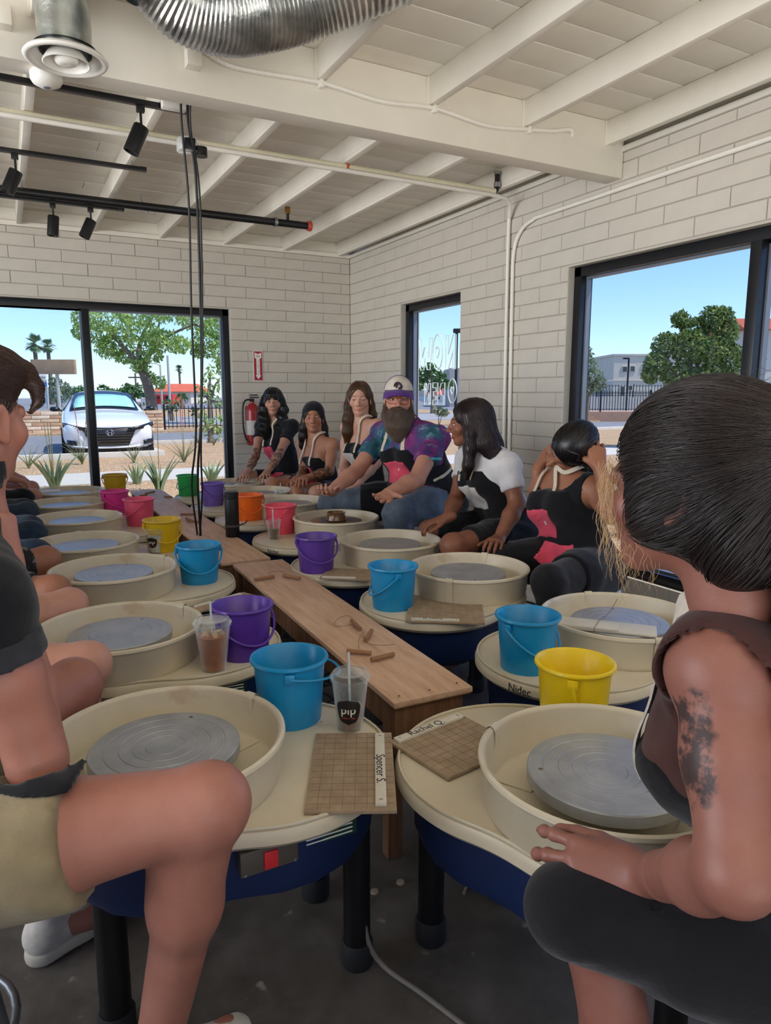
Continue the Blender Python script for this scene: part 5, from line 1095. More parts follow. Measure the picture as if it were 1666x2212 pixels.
        for _ in range(smooth):
            acc = np.zeros_like(vs_); num = np.zeros(len(vs_))
            for a, b in ((0, 1), (1, 2), (2, 3), (3, 0)):
                np.add.at(acc, f[:, a], vs_[f[:, b]]); np.add.at(acc, f[:, b], vs_[f[:, a]]); np.add.at(num, f[:, a], 1); np.add.at(num, f[:, b], 1)
            vs_ = vs_ * .5 + .5 * acc / np.maximum(num, 1)[:, None]
        return vs_, f
def unit(v): v = np.asarray(v, float); return v / (np.linalg.norm(v) + 1e-12)
def mesh_np(name, v, f, material, parent, mask=None, origin=None):
    me = bpy.data.meshes.new(name); v = np.asarray(v, np.float32); me.vertices.add(len(v)); me.vertices.foreach_set('co', v.ravel()); me.loops.add(f.size); me.loops.foreach_set('vertex_index', f.ravel().astype(np.int32))
    me.polygons.add(len(f)); me.polygons.foreach_set('loop_start', np.arange(0, f.size, 4, dtype=np.int32)); me.polygons.foreach_set('loop_total', np.full(len(f), 4, np.int32)); me.update(calc_edges=True); me.validate(); me.shade_smooth()
    for m_ in (material if isinstance(material, (list, tuple)) else [material]): me.materials.append(m_)
    if mask is not None:
        ca = me.color_attributes.new('mask', 'FLOAT_COLOR', 'POINT'); ca.data.foreach_set('color', np.c_[mask, np.ones(len(mask))].astype(np.float32).ravel())
    o = bpy.data.objects.new(name, me); link(o)
    if parent is not None: o.parent = parent; o.matrix_parent_inverse = Matrix.Translation(-Vector(parent.location))
    return o
def from_field(name, fld, material, parent, smooth=1): v, f = fld.nets(smooth); return mesh_np(name, v, f, material, parent)
# ---------------------------------------------------------------- skin, cloth, hair materials
def skin(name, col, tat='#2a2a2e', rough=.48, tscale=45, ink=(.44, .53)):
    N = NT(name); co = N.coord('Object'); c = lin(col); f = N.noise(co, 14, 6, .6); g = N.noise(co, 160, 3)
    base = N.ramp(f, [(.3, (c[0] * .86, c[1] * .78, c[2] * .76)), (.7, c)]); base = N.mix(N.ramp(g, [(.3, (.12,) * 3), (.6, (0,) * 3)]), base, (c[0] * .8, c[1] * .55, c[2] * .5))
    at_ = N.n('ShaderNodeVertexColor'); at_.layer_name = 'mask'; sp = N.n('ShaderNodeSeparateColor'); N.l(at_.outputs[0], sp.inputs[0])
    base = N.mix(sp.outputs[1], base, (min(1, c[0] * .85), c[1] * .42, c[2] * .42)); base = N.mix(sp.outputs[2], base, (.02, .014, .012))
    tn = N.noise(co, tscale, 5, .65); inkf = N.math('MULTIPLY', sp.outputs[0], N.ramp(tn, [(ink[0], (0, 0, 0)), (ink[1], (.85,) * 3)])); base = N.mix(inkf, base, lin(tat))
    N.l(base, N.b.inputs['Base Color']); N.set(Roughness=rough); N.bump(g, .12, .002); N.b.inputs['Subsurface Weight'].default_value = .06; N.b.inputs['Subsurface Radius'].default_value = (.012, .005, .003); N.b.inputs['Specular IOR Level'].default_value = .4; return N.m
def cloth(name, col, col2=None, scale=9, rough=.85, weave=600, wr=.5):
    if name in MATS: return MATS[name]
    N = NT(name); co = N.coord('Object'); c = lin(col); c2 = lin(col2) if col2 else tuple(x * .72 for x in c); f = N.noise(co, scale, 6, .6); N.l(N.ramp(f, [(.32, c2), (.68, c)]), N.b.inputs['Base Color'])
    w1 = N.noise(co, weave, 2); w2 = N.noise(co, 16, 4); h = N.math('ADD', N.math('MULTIPLY', w1, .08), N.math('MULTIPLY', w2, wr)); N.bump(h, .55, .012); N.set(Roughness=rough); N.b.inputs['Sheen Weight'].default_value = .15; N.b.inputs['Specular IOR Level'].default_value = .2; MATS[name] = N.m; return N.m
def hairmat(name, col, col2, rough=.38):
    N = NT(name); co = N.coord('Object'); f = N.noise(co, 9, 5); hi = N.n('ShaderNodeHairInfo'); r = N.mix(.5, N.ramp(f, [(.3, lin(col)), (.75, lin(col2))]), N.ramp(hi.outputs['Random'], [(0, lin(col)), (1, lin(col2))])); N.l(r, N.b.inputs['Base Color']); N.set(Roughness=rough); N.b.inputs['Specular IOR Level'].default_value = .5; return N.m
def strands(name, fld, roots, flow, steps, step, material, parent, lift=(.0005, .004), rad=.0006, jitter=.25, seed=0, stick=1.0, waves=0.0):
    """hair curves that follow a flow field along a hair surface"""
    rg = np.random.RandomState(seed); P = fld.project(roots, .0); n = len(P); lf = rg.uniform(lift[0], lift[1], n); jit = rg.randn(n, 3) * jitter; out = [P + fld.grad(P) * lf[:, None]]; ph = rg.uniform(0, 6.28, n)
    for i in range(steps):
        g = fld.grad(P); d = flow(P); d = d / (np.linalg.norm(d, axis=1)[:, None] + 1e-9) + jit * (.4 + .6 * i / steps)
        if waves: d = d + waves * np.sin(i * .9 + ph)[:, None] * np.cross(d, g)
        d = d - g * (d * g).sum(1)[:, None] * .95; d = d / (np.linalg.norm(d, axis=1)[:, None] + 1e-9); P = P + d * step
        off = fld.sample(P); P = P - fld.grad(P) * (np.clip(off, -.02, .02) * stick)[:, None]; out.append(P + fld.grad(P) * (lf * (1 + .5 * i / steps))[:, None])
    return curves(name, np.stack(out, 1), material, parent, rad)
def curves(name, pts, material, parent, rad=.0006):
    n, m, _ = pts.shape; hc = bpy.data.hair_curves.new(name); hc.add_curves([m] * n); hc.position_data.foreach_set('vector', pts.astype(np.float32).ravel())
    ra = hc.attributes.get('radius') or hc.attributes.new('radius', 'FLOAT', 'POINT'); taper = np.linspace(1, .35, m); ra.data.foreach_set('value', np.tile(rad * taper, n).astype(np.float32)); hc.materials.append(material)
    o = bpy.data.objects.new(name, hc); link(o)
    if parent is not None: o.parent = parent; o.matrix_parent_inverse = Matrix.Translation(-Vector(parent.location))
    o['kind'] = 'stuff'; return o
# ---------------------------------------------------------------- head
class Head:
    def __init__(s, c, fwd, up, sc=1.0):
        s.c = np.asarray(c, float); s.F = unit(fwd); s.R = unit(np.cross(s.F, up)); s.U = np.cross(s.R, s.F); s.s = sc; s.M = np.stack([s.R, s.F, s.U])
    def w(s, *p): p = np.array(p, float) * s.s; return s.c + p @ s.M
    def loc(s, P): return ((P - s.c) @ s.M.T) / s.s
    def e(s, f, c, r, k=.01, op='u'): f.ell(s.w(*c), np.array(r) * s.s, s.M, k * s.s, op, pad=.03); return s
    def k(s, f, a, b, ra, rb=None, k=.01, op='u'): f.cone(s.w(*a), s.w(*b), ra * s.s, (rb if rb is not None else ra) * s.s, k * s.s, op, pad=.03); return s
    def build(s, f, male=False, jaw=None, nose=.6, smile=0.0, lid=0.0):
        e, k = lambda *a, **q: s.e(f, *a, **q), lambda *a, **q: s.k(f, *a, **q); J = jaw or (1.0 if male else .90)
        e((0, -.018, .032), (.0735, .094, .084), k=.01); e((0, .028, -.026), (.058 * J, .066, .078), k=.03); e((0, .066, -.0865), (.019 * J, .017, .016), k=.022)
        for x in (1, -1):
            k((.048 * J * x, -.005, -.050), (.010 * x, .060, -.087), .017, .014, k=.022); e((.041 * x, .056, -.022), (.024, .022, .024), k=.02)
            k((.008 * x, .083, .021), (.043 * x, .073, .021), .0095, .008, k=.012)
            e((.031 * x, .097, .003), (.018, .017, .0115), k=.010, op='s')
        k((0, .085, .012), (0, .106 + .006 * nose, -.024), .0075, .0105, k=.008); e((0, .108 + .006 * nose, -.028), (.0105, .010, .009), k=.006)
        for x in (1, -1):
            e((.0125 * x, .096, -.032), (.008, .011, .0075), k=.006)
            e((.031 * x, .0735, .0140 - lid), (.0190, .0155, .0098), k=.004); e((.031 * x, .0735, -.0085), (.0175, .0140, .0065), k=.004)
            k((.0045 * x, .0905, -.0545), (.0235 * x, .0795, -.0585 + smile), .0046, .0026, k=.006); k((0, .0895, -.0650), (.021 * x, .0795, -.0605 + smile), .0056, .003, k=.006)
            # ear
            e((.076 * x, -.012, -.004), (.008, .019, .032), k=.006); e((.083 * x, -.010, .0), (.006, .011, .020), k=.006, op='s'); e((.076 * x, -.004, -.030), (.007, .009, .012), k=.006)
        k((-.022, .0945, -.0598 + smile), (.022, .0945, -.0598 + smile), .0018, k=.003, op='s'); e((0, .099, -.0450), (.004, .004, .007), k=.006, op='s')
        k((0, -.03, -.05), (0, -.05, -.13), .056 if male else .050, k=.025)
        return s
    def masks(s, P, brow=1.0, lips=1.0, blush=.25, stubble=0.0):
        q = s.loc(P); x, y, z = np.abs(q[:, 0]), q[:, 1], q[:, 2]; G = np.zeros(len(P)); B = np.zeros(len(P))
        li = (y > .07) & (x < .0245) & (np.abs(z + .0600) < .0085 * (1 - (x / .025) ** 2) + .0012); G[li] = .75 * lips
        bz = .0255 - .10 * np.maximum(0, x - .034) + .12 * np.minimum(0, x - .034) * .4; br = (y > .05) & (x > .0115) & (x < .052) & (np.abs(z - bz - .0015) < .0034); B[br] = .75 * brow
        ch = np.exp(-(((x - .042) / .02) ** 2 + ((z + .022) / .02) ** 2)) * (y > .03); G = np.maximum(G, blush * ch); ns = np.exp(-((x / .014) ** 2 + ((z + .028) / .014) ** 2)) * (y > .09); G = np.maximum(G, blush * .8 * ns)
        la = (y > .06) & (np.abs(z - .0075 + .0) < .0016) & (x > .016) & (x < .046); B[la] = np.maximum(B[la], .6)
        return np.c_[np.zeros(len(P)), G, B]
    def eyes(s, parent, iris='#3a2414', gaze=None, lid=0.0):
        m_sc = mat('eye_white', '#c4bcb4', .15, 0, .02); m_ir = mat('iris_' + iris.strip('#'), iris, .15, 0, .1); m_pu = mat('pupil', '#050505', .1, 0, 0)
        for x in (1, -1):
            c = s.w(.031 * x, .0708, .0030); g = unit(s.F if gaze is None else unit(gaze - c)); a = unit(np.cross(g, s.U)); b_ = np.cross(a, g); mb = MB(); prof = [(0, 1.0, 2), (.16, .987, 2), (.18, .98, 1), (.45, .893, 1), (.47, .883, 0), (.8, .6, 0), (1, 0, 0), (.7, -.7, 0), (0, -1, 0)]; n = 16; r = .0126 * s.s
            for i in range(n):
                an = 2 * pi * i / n
                for pr, pz, _ in prof: mb.v.append(tuple(c + r * (pr * (a * cos(an) + b_ * sin(an)) + pz * g)))
            Pn = len(prof)
            for i in range(n):
                j = (i + 1) % n
                for q in range(Pn - 1): mb.f.append((i * Pn + q, j * Pn + q, j * Pn + q + 1, i * Pn + q + 1)); mb.mi.append(prof[q + 1][2] if q else 2)
            o = mb.build('eye', [m_sc, m_ir, m_pu], None, 60); o.parent = parent; o.matrix_parent_inverse = Matrix.Translation(-Vector(parent.location))
# ---------------------------------------------------------------- hand
def hand(f, wrist, d, back, side, curl=(.35, .4, .45, .5), spread=.09, thumb=(.75, .35), sc=1.0, thumb_in=.3):
    """palm and five fingers: D points to the knuckles, BACK out of the back of the hand, SIDE towards the thumb"""
    W, d = np.asarray(wrist, float), unit(d); back = unit(np.asarray(back) - d * (np.asarray(back) @ d)); side = unit(np.asarray(side) - d * (np.asarray(side) @ d) - back * (np.asarray(side) @ back)); s = sc
    L = [.074, .083, .077, .060]; R = [.0086, .0088, .0083, .0073]; off = [.031, .0105, -.0100, -.029]; base = [.086, .090, .085, .077]; tips = []
    f.cone(W - d * .02 * s, W + d * .01 * s, .0255 * s, .026 * s, .012 * s, side=side, sq=1.0)
    for i in range(4):
        kn = W + (d * base[i] + side * off[i] + back * (.004 if i in (1, 2) else 0)) * s; f.cone(W + (d * .012 + side * off[i] * .45) * s, kn, .0165 * s, .0118 * s, .014 * s)
        a = spread * (1.5 - i); dv = unit(d * cos(a) + side * sin(a)); p = kn; ang = 0
        for j, (fr, cu) in enumerate(((.46, .7), (.30, 1.15), (.24, .8))):
            ang += curl[i] * cu; dd = dv * cos(ang) - back * sin(ang); q = p + dd * L[i] * fr * s; f.cone(p, q, R[i] * (1.04 - .1 * j) * s, R[i] * (.98 - .13 * j) * s, .004 * s); f.ell(p, R[i] * 1.06 * s, k=.004 * s); p = q
        tips.append((p, dd))
    t0 = W + (d * .022 + side * .020 - back * .006) * s; td = unit(side * sin(thumb[0]) + d * cos(thumb[0]) - back * thumb_in); t1 = t0 + td * .042 * s; td2 = unit(td * cos(thumb[1]) + d * sin(thumb[1]) * .9 - side * .15); t2 = t1 + td2 * .033 * s; t3 = t2 + unit(td2 + d * .2 - side * .12) * .026 * s
    f.cone(t0, t1, .0165 * s, .0118 * s, .014 * s); f.cone(t1, t2, .0110 * s, .0096 * s, .004 * s); f.cone(t2, t3, .0096 * s, .0080 * s, .003 * s); tips.append((t3, unit(t3 - t2)))
    return tips
# ---------------------------------------------------------------- figure
class Person:
    """J: joint positions; builds one continuous body mesh plus garments and hair as children"""
    def __init__(s, label, J, face, hup=(0, 0, 1), vox=.009, thick=1.0, female=True, hsc=1.0, head=True, belly=0.0, bust=1.0):
        s.J = {k: np.asarray(v, float) for k, v in J.items()}; J = s.J; s.t = thick; s.vox = vox; s.female = female; s.belly = belly; s.bust = bust
        s.root = empty('person', (J['pelvis'][0], J['pelvis'][1], 0), 0, label, 'person'); s.V, s.Fc, s.Mk = [], [], []; s.nv = 0
        s.up = unit(J['neck'] - J['pelvis']); sh = unit(J['rs'] - J['ls']); s.front = unit(np.cross(s.up, sh)); s.side = np.cross(s.front, s.up)      # side = person's right
        hs = unit(J['rh'] - J['lh']); s.hside = hs
        P = np.array(list(J.values())); s.lo, s.hi = P.min(0) - .22, P.max(0) + .22; s.lo[2] = max(s.lo[2], -.01)
        if head: s.head = Head(J['head'], face, hup, hsc)
    def blank(s, lo=None, hi=None, vox=None): return Field(s.lo if lo is None else lo, s.hi if hi is None else hi, vox or s.vox)
    def torso(s, f, o=0.0, low=True, k=.05, shoulders=True):
        J, t, sd, fr, up = s.J, s.t, s.side, s.front, s.up; ch, pv = J['chest'], J['pelvis']; wv = .066 if s.female else .082
        for x in (1, -1):
            if low: f.cone(pv + s.hside * .055 * x * t, (pv * .55 + ch * .45) + sd * .048 * x * t, .112 * t + o, (.085 + s.belly * .5) * t + o, k)
            f.cone((pv * .55 + ch * .45) + sd * .05 * x * t, ch + sd * wv * x * t + up * .04, (.084 + s.belly * .4) * t + o, .092 * t + o, k)
            if s.female and s.bust: f.ell(ch + sd * .066 * x * t + fr * .078 * t + up * .015, np.array((.056, .052, .058)) * t * s.bust + o, k=.04)
            elif not s.female: f.ell(ch + sd * .07 * x + fr * .05 * t + up * .05, np.array((.07, .05, .06)) * t + o, k=.05)
        if s.belly: f.ell(pv * .6 + ch * .4 + fr * .07 * t, np.array((.13, .10 + s.belly, .13)) * t + o, np.stack([sd, fr, up]), k=.06)
        if shoulders:
            for q in ('ls', 'rs'): f.cone(J[q], J['neck'] - up * .01, .050 * t + o, .050 * t + o, k); f.cone(J[q], ch + up * .05 + (J[q] - ch) * .35, .055 * t + o, .075 * t + o, k)
        return f
    def arm(s, f, q, o=0.0, up_only=False, k=.018, a0=0.0, a1=1.0, fat=1.0):
        J = s.J; t = s.t * fat; S, E, W = J[q + 's'], J[q + 'e'], J[q + 'w']; A = S + (E - S) * a0; B = S + (E - S) * (min(a1, 1)); f.cone(S, B if up_only else E, .052 * t + o, (.052 - .012 * (a1 if up_only else 1)) * t + o, k)
        f.ell(S + (E - S) * .45, (.045 * t + o, .045 * t + o, .045 * t + o), k=.03) if not up_only else None
        if not up_only: d = W - E; f.cone(E, E + d * .35, .041 * t + o, .042 * t + o, k); f.cone(E + d * .35, W, .042 * t + o, .0265 * s.t + o, k)
        return f
    def leg(s, f, q, o=0.0, part='all', k=.03, a1=1.0, b1=1.0):
        J, t = s.J, s.t * getattr(s, 'legt', 1.0); Hh, K, A = J[q + 'h'], J[q + 'k'], J[q + 'a']
        if part in ('all', 'thigh'): e = Hh + (K - Hh) * a1; f.cone(Hh, Hh + (K - Hh) * min(a1, .5), .098 * t + o, .084 * t + o, k); (f.cone(Hh + (K - Hh) * .5, e, .084 * t + o, (.084 - .028 * (a1 - .5) * 2) * t + o, k) if a1 > .5 else None)
        if part in ('all', 'shin'):
            d = A - K; bk = unit(np.cross(np.cross(d, J[q + 'h'] - K), d)); f.ell(K + unit(K - Hh) * .006, .0525 * t + o, k=k); f.cone(K, K + d * .35 * b1, .051 * t + o, .050 * t + o, k); f.ell(K + d * .28 + bk * .018 * t, (.047 * t + o, .047 * t + o, .09 * t + o) if abs(unit(d)[2]) > .7 else .05 * t + o, k=.04)
            if b1 >= .99: f.cone(K + d * .35, A, .050 * t + o, .036 * t + o, k)
            else: f.cone(K + d * .35 * b1, K + d * b1, .052 * t + o, .046 * t + o, k)
        return f
    def add(s, v, f, mask=None):
        s.V.append(v); s.Fc.append(f + s.nv); s.nv += len(v); s.Mk.append(np.zeros((len(v), 3)) if mask is None else mask)
    def body(s, skin_m, legs='all', arms='all', feet=True, tat=None, head_kw=None, mask_kw=None, hvox=.0035):
        J = s.J; f = s.blank(); s.torso(f)
        f.cone(J['neck'] - s.up * .03, J['neck'] + (J['head'] - J['neck']) * .55, .058 * (1 if s.female else 1.12), .050 * (1 if s.female else 1.12), .04)
        for q in 'lr': s.arm(f, q)
        g = s.blank(); s.torso(g, shoulders=False)
        for q in 'lr': s.leg(g, q)
        if feet:
            for q in 'lr':
                if q + 't' in J: g.cone(J[q + 'a'] - (0, 0, .02), J[q + 't'], .036, .030, .02)
        D1, D2 = f.D, g.D; hh = np.clip(.5 + .5 * (D1 - D2) / .012, 0, 1); s.F = f.copy(D1 * (1 - hh) + D2 * hh - .012 * hh * (1 - hh))
        for q_ in (f, g):       # arms and upper body, then hips and legs: limbs that touch stay distinct
            v, fc = q_.nets(); mk = np.zeros((len(v), 3))
            if tat is not None: mk[:, 0] = tat(v)
            s.add(v, fc, mk)
        if hasattr(s, 'head'):
            h = s.head; hf = Field(h.c - .175 * h.s, h.c + .175 * h.s, hvox); h.build(hf, male=not s.female, **(head_kw or {})); hf.cone(J['neck'] + (J['head'] - J['neck']) * .1, J['neck'] + (J['head'] - J['neck']) * .5, .054 * (1 if s.female else 1.12), .05 * (1 if s.female else 1.1), .03); s.HF = hf
            v, fc = hf.nets(1); s.add(v, fc, h.masks(v, **(mask_kw or {})))
        s.skin = skin_m; return s
    def hand(s, q, d, back, side, vox=.0038, tat=None, **kw):
        W = s.J[q + 'w']; f = Field(W - .24, W + .24, vox); tips = hand(f, W, d, back, side, **kw); E = s.J[q + 'e']; f.cone(W + (E - W) * .25, W, .034 * s.t, .0265 * s.t, .012)
        v, fc = f.nets(1); mk = np.zeros((len(v), 3))
        if tat is not None: mk[:, 0] = tat(v)
        s.add(v, fc, mk); return tips, f
    def finish(s):
        return mesh_np('body', np.concatenate(s.V), np.concatenate(s.Fc), s.skin, s.root, np.concatenate(s.Mk))
    def band(s):
        """points near the body surface with their place on torso, arms and legs"""
        if hasattr(s, 'bd'): return s.bd
        F_ = s.F; idx = np.nonzero(np.abs(F_.D) < .075); P = np.stack([F_.ax[i][idx[i]] for i in range(3)], -1); J = s.J; b = {}
        def pl(pts):
            best = np.full(len(P), 9.); al = np.zeros(len(P)); acc = 0
            for a, c in zip(pts[:-1], pts[1:]):
                ab = c - a; L = np.linalg.norm(ab); t = np.clip(((P - a) @ ab) / (L * L), 0, 1); d = np.linalg.norm(P - a - t[:, None] * ab, axis=1); m = d < best; tt = ((P - a) @ ab) / L
                best[m] = d[m]; al[m] = acc + (tt if acc == 0 else np.maximum(tt, 0))[m]; acc += L
            return best, al
        b['x'], b['y'], b['z'] = s.tl(P)
        for nm, ks in (('a', ('s', 'e', 'w')), ('l', ('h', 'k', 'a'))):
            r = [pl([J[q + k] for k in ks] + ([J[q + 'w'] + unit(J[q + 'w'] - J[q + 'e']) * .18] if nm == 'a' else [])) for q in 'lr']; m = r[0][0] < r[1][0]; b['d' + nm] = np.where(m, r[0][0], r[1][0]); b[nm] = np.where(m, r[0][1], r[1][1]); b[nm + 'left'] = m
        b['dt'] = np.minimum(pl([J['pelvis'] + s.hside * .05, J['chest'] + s.side * .06])[0], pl([J['pelvis'] - s.hside * .05, J['chest'] - s.side * .06])[0]); b['dt'] = np.minimum(b['dt'], pl([J['pelvis'], J['chest'], J['neck']])[0])
        b['arm'] = (b['da'] / .052 < np.minimum(b['dt'] / .10, b['dl'] / .085)) & (b['a'] > .03); b['leg'] = ~b['arm'] & (b['dl'] / .09 < b['dt'] / .11) & (b['l'] > .05); b['P'] = P; b['idx'] = idx; s.bd = b; return b
    def cut(s, name, material, o, val, parent=None, folds=0.0, extra=None, smooth=1):
        """cloth lying O outside the body where VAL (one number per band point) is negative"""
        b = s.band(); f = s.F.copy(); D = f.D - o; D[f.D < -.07] = .05; v = np.asarray(val, np.float32)
        if folds: P = b['P']; D[b['idx']] += (folds * np.sin(P[:, 2] * 62 + P[:, 0] * 40 + 2 * np.sin(P[:, 1] * 23)) * np.sin(P[:, 1] * 37 + P[:, 2] * 20)).astype(np.float32)
        full = D.copy(); D[b['idx']] = np.maximum(D[b['idx']], v); f.D = D
        if extra is not None: f.D = np.minimum(f.D, extra)
        s.cf = f; return from_field(name, f, material, parent or s.root, smooth)
    def tee(s, material, sleeve=.17, neck=.075, hem=-.30, o=.009, folds=.003, nfront=.02, name='t_shirt', hole=0.0):
        b = s.band(); v = np.where(b['arm'], b['a'] - sleeve, np.where(b['leg'], .02, hem - b['z'])); v = np.maximum(v, neck - np.linalg.norm(b['P'] - (s.J['neck'] + s.up * .045 + s.front * nfront), axis=1))
        if hole:
            for q in ('ls', 'rs'): c = s.J[q] + unit(s.J[q] - s.J['neck']) * .035; v = np.maximum(v, hole - np.linalg.norm(b['P'] - c, axis=1))
        return s.cut(name, material, o, v, folds=folds)
    def trousers(s, material, waist=-.20, length=9.0, o=.011, folds=.004, name='trousers'):
        b = s.band(); v = np.where(b['arm'], .02, np.where(b['leg'], b['l'] - length, b['z'] - waist)); v = np.maximum(v, .085 - b['P'][:, 2]); return s.cut(name, material, o, v, folds=folds)
    def patch(s, name, material, base, region, th=.004, parent=None):
        idx = np.nonzero(np.abs(base.D) < .03); P = np.stack([base.ax[i][idx[i]] for i in range(3)], -1); f = base.copy(np.full_like(base.D, .05)); d = base.D[idx]
        f.D[idx] = np.maximum(np.maximum(d - th, -(d + .009)), region(P)).astype(np.float32); return from_field(name, f, material, parent or s.root, 1)
    def ribbon(s, name, material, base, pts, width, parent=None, lift=.004, th=.003, k=6):
        P = base.project(np.array(cpath(pts, k)), lift); b = MB(); n = base.grad(P)
        for i, p in enumerate(P):
            t = unit(P[min(i + 1, len(P) - 1)] - P[max(i - 1, 0)]); w_ = unit(np.cross(n[i], t)) * width / 2
            b.v += [tuple(p - w_), tuple(p + w_), tuple(p + w_ + n[i] * th), tuple(p - w_ + n[i] * th)]
        for i in range(len(P) - 1):
            for a, c in ((0, 1), (1, 2), (2, 3), (3, 0)): b.f.append((i * 4 + a, i * 4 + c, i * 4 + 4 + c, i * 4 + 4 + a)); b.mi.append(0)
        b.f += [(0, 3, 2, 1), tuple(len(P) * 4 - 4 + q for q in range(4))]; b.mi += [0, 0]
        o = b.build(name, material, None, 60); p_ = parent or s.root; o.parent = p_; o.matrix_parent_inverse = Matrix.Translation(-Vector(p_.location)); return o
    def tl(s, P):
        """torso coordinates: right, front, up from the chest"""
        q = P - s.J['chest']; return q @ s.side, q @ s.front, q @ s.up
    def tw(s, x, y, z): return s.J['chest'] + s.side * x + s.front * y + s.up * z
def seg_mask(P, a, b, r=.07, t0=0, t1=1):
    ab = b - a; t = ((P - a) @ ab) / (ab @ ab); d = np.linalg.norm(P - a - np.clip(t, 0, 1)[:, None] * ab, axis=1); return ((d < r) & (t > t0) & (t < t1)).astype(float)
# ================================================================ THE PEOPLE
m_ablk = cloth('apron_black', '#16161b', '#0c0c10', 7); m_pink = cloth('pocket_pink', '#e0566c', '#c8455c', 12); m_wpk = cloth('pocket_white', '#c9c5be', '#aaa69f', 14); m_strap = cloth('cream_strap', '#d8cdb8', '#c2b69f', 30)
m_btee = cloth('black_tee', '#1a1b20', '#101116', 8); m_wtee = cloth('white_tee', '#dcdad8', '#c6c4c6', 8); m_dkj = cloth('dark_jeans', '#2c333d', '#1d222a', 10); m_bluej = cloth('blue_jeans', '#66727f', '#434e5c', 9); m_print = cloth('print_white', '#dedbd6', None, 20)
m_bhair = hairmat('black_hair', '#0c0b0d', '#1e1a1c'); m_dbhair = hairmat('dark_brown_hair', '#17100e', '#36241f'); m_brhair = hairmat('brown_hair', '#3a2519', '#7a5638')
def hips(J, pv, face2, w_=.095):
    f = unit((*face2, 0)); r = np.array([f[1], -f[0], 0]); J['pelvis'] = np.asarray(pv, float); J['lh'] = J['pelvis'] - r * w_; J['rh'] = J['pelvis'] + r * w_; return J
def stool_under(p, label, dz=0): q = p.J['pelvis']; return stool(q[0], q[1], label, max(.36, q[2] - .105 * p.t - dz))
def apron(p, top=.10, w0=.095, w1=.17, thigh=.40, th_l=None, o=.013, yb=-.02, kleg=.07, mt=None, folds=.003, lim=.9, rx=1.0, zcut=None):
    """bib over the chest plus a skirt over the thighs (THIGH metres from the hip), as one cloth"""
    b = p.band(); z = b['z']; w_ = w0 + (w1 - w0) * np.clip((top - z) / .25, 0, 1); LG = {q: np.linalg.norm(p.J[q + 'k'] - p.J[q + 'h']) for q in 'lr'}; bib = np.maximum.reduce([np.abs(b['x']) - w_, z - top - .012 * np.cos(b['x'] * 12), yb - b['y']])
    tl_ = min(thigh if th_l is None else th_l, lim * LG['l']); thigh = min(thigh, lim * LG['r']); v = np.where(b['arm'], .02, np.where(b['leg'], b['l'] - np.where(b['lleft'], tl_, thigh), bib)); g = p.blank()
    for q in 'lr': h, k = p.J[q + 'h'], p.J[q + 'k']; d = unit(k - h); g.cone(h + d * .05, h + d * ((tl_ if q == 'l' else thigh) - .06 if lim < 1 else LG[q] + .02), .080 * p.t * rx + o, .070 * p.t * rx + o, kleg)
    if zcut is not None: v = np.where(b['leg'] & ~b['arm'], np.maximum(v, zcut - b['P'][:, 2]), v); g.D = np.maximum(g.D, (zcut - g.ax[2])[None, None, :].astype(np.float32))
    g.D = g.D - .004; ob = p.cut('apron', mt or m_ablk, o, v, folds=folds, extra=g.D); p.AF = p.cf; return ob
def pocket(p, ob, x0, x1, z0, z1, m, mark=True, skew=0.0):
    reg = lambda P: (lambda x, y, z: np.maximum.reduce([x0 + skew * z - x, x - x1 - skew * z, z0 - z, z - z1, .02 - y]))(*p.tl(P)); o = p.patch('pocket', m, p.AF, reg, .005, ob)
    if mark:
        cx, cz = (x0 + x1) / 2 - .01, (z0 + z1) / 2
        reg2 = lambda P: (lambda x, y, z: np.maximum(np.maximum(np.abs(x - cx + .15 * (z - cz)) - .010, np.abs(z - cz) - .018) * 1.0, .02 - y) + .004 * np.sin(z * 420) * np.sin(x * 300))(*p.tl(P))
        p.patch('printed_mark', m_print if m is not m_wpk else m_dkj, p.AF, reg2, .0065, o)
    return o
def lap_pocket(p, ob, c, u, v, hu, hv, m):
    u, v = unit(u), unit(v); c = np.asarray(c); n = np.cross(u, v)
    reg = lambda P: np.maximum.reduce([np.abs((P - c) @ u) - hu, np.abs((P - c) @ v) - hv, np.abs((P - c) @ n) - .09]); return p.patch('lap_pocket', m, p.AF, reg, .005, ob)
def straps(p, ob, x=.055, top=.10, mt=None, width=.018, neck=.045):
    for s in (1, -1):
        pts = [p.tw(s * x, .12, top - .045), p.tw(s * x, .11, top + .03), p.tw(s * (x * .85), .07, top + .11), p.J['neck'] + p.side * s * (neck + .012) + p.front * .03 + p.up * .015, p.J['neck'] + p.side * s * neck - p.front * .045 + p.up * .03]
        p.ribbon('strap', mt or m_strap, p.F, pts, width, ob, lift=.013)
def hair_field(p, vox=.0045, down=.34, wid=.12): h = p.head; return Field(h.c - np.array([.22, .22, down + .05]), h.c + np.array([.22, .22, .19]), vox)
def cap(p, f, t=.008, hairline=.052, ear=True, open_w=.058):
    """hair over the skull with the face cut free"""
    h = p.head; h.e(f, (0, -.020, .034), (.0735 + t, .096 + t, .084 + t), k=.01); h.e(f, (0, -.055, -.03), (.066 + t, .05 + t, .07), k=.03)
    h.e(f, (0, .105, -.035), (open_w, .075, .052 + hairline), k=.012, op='s'); return f
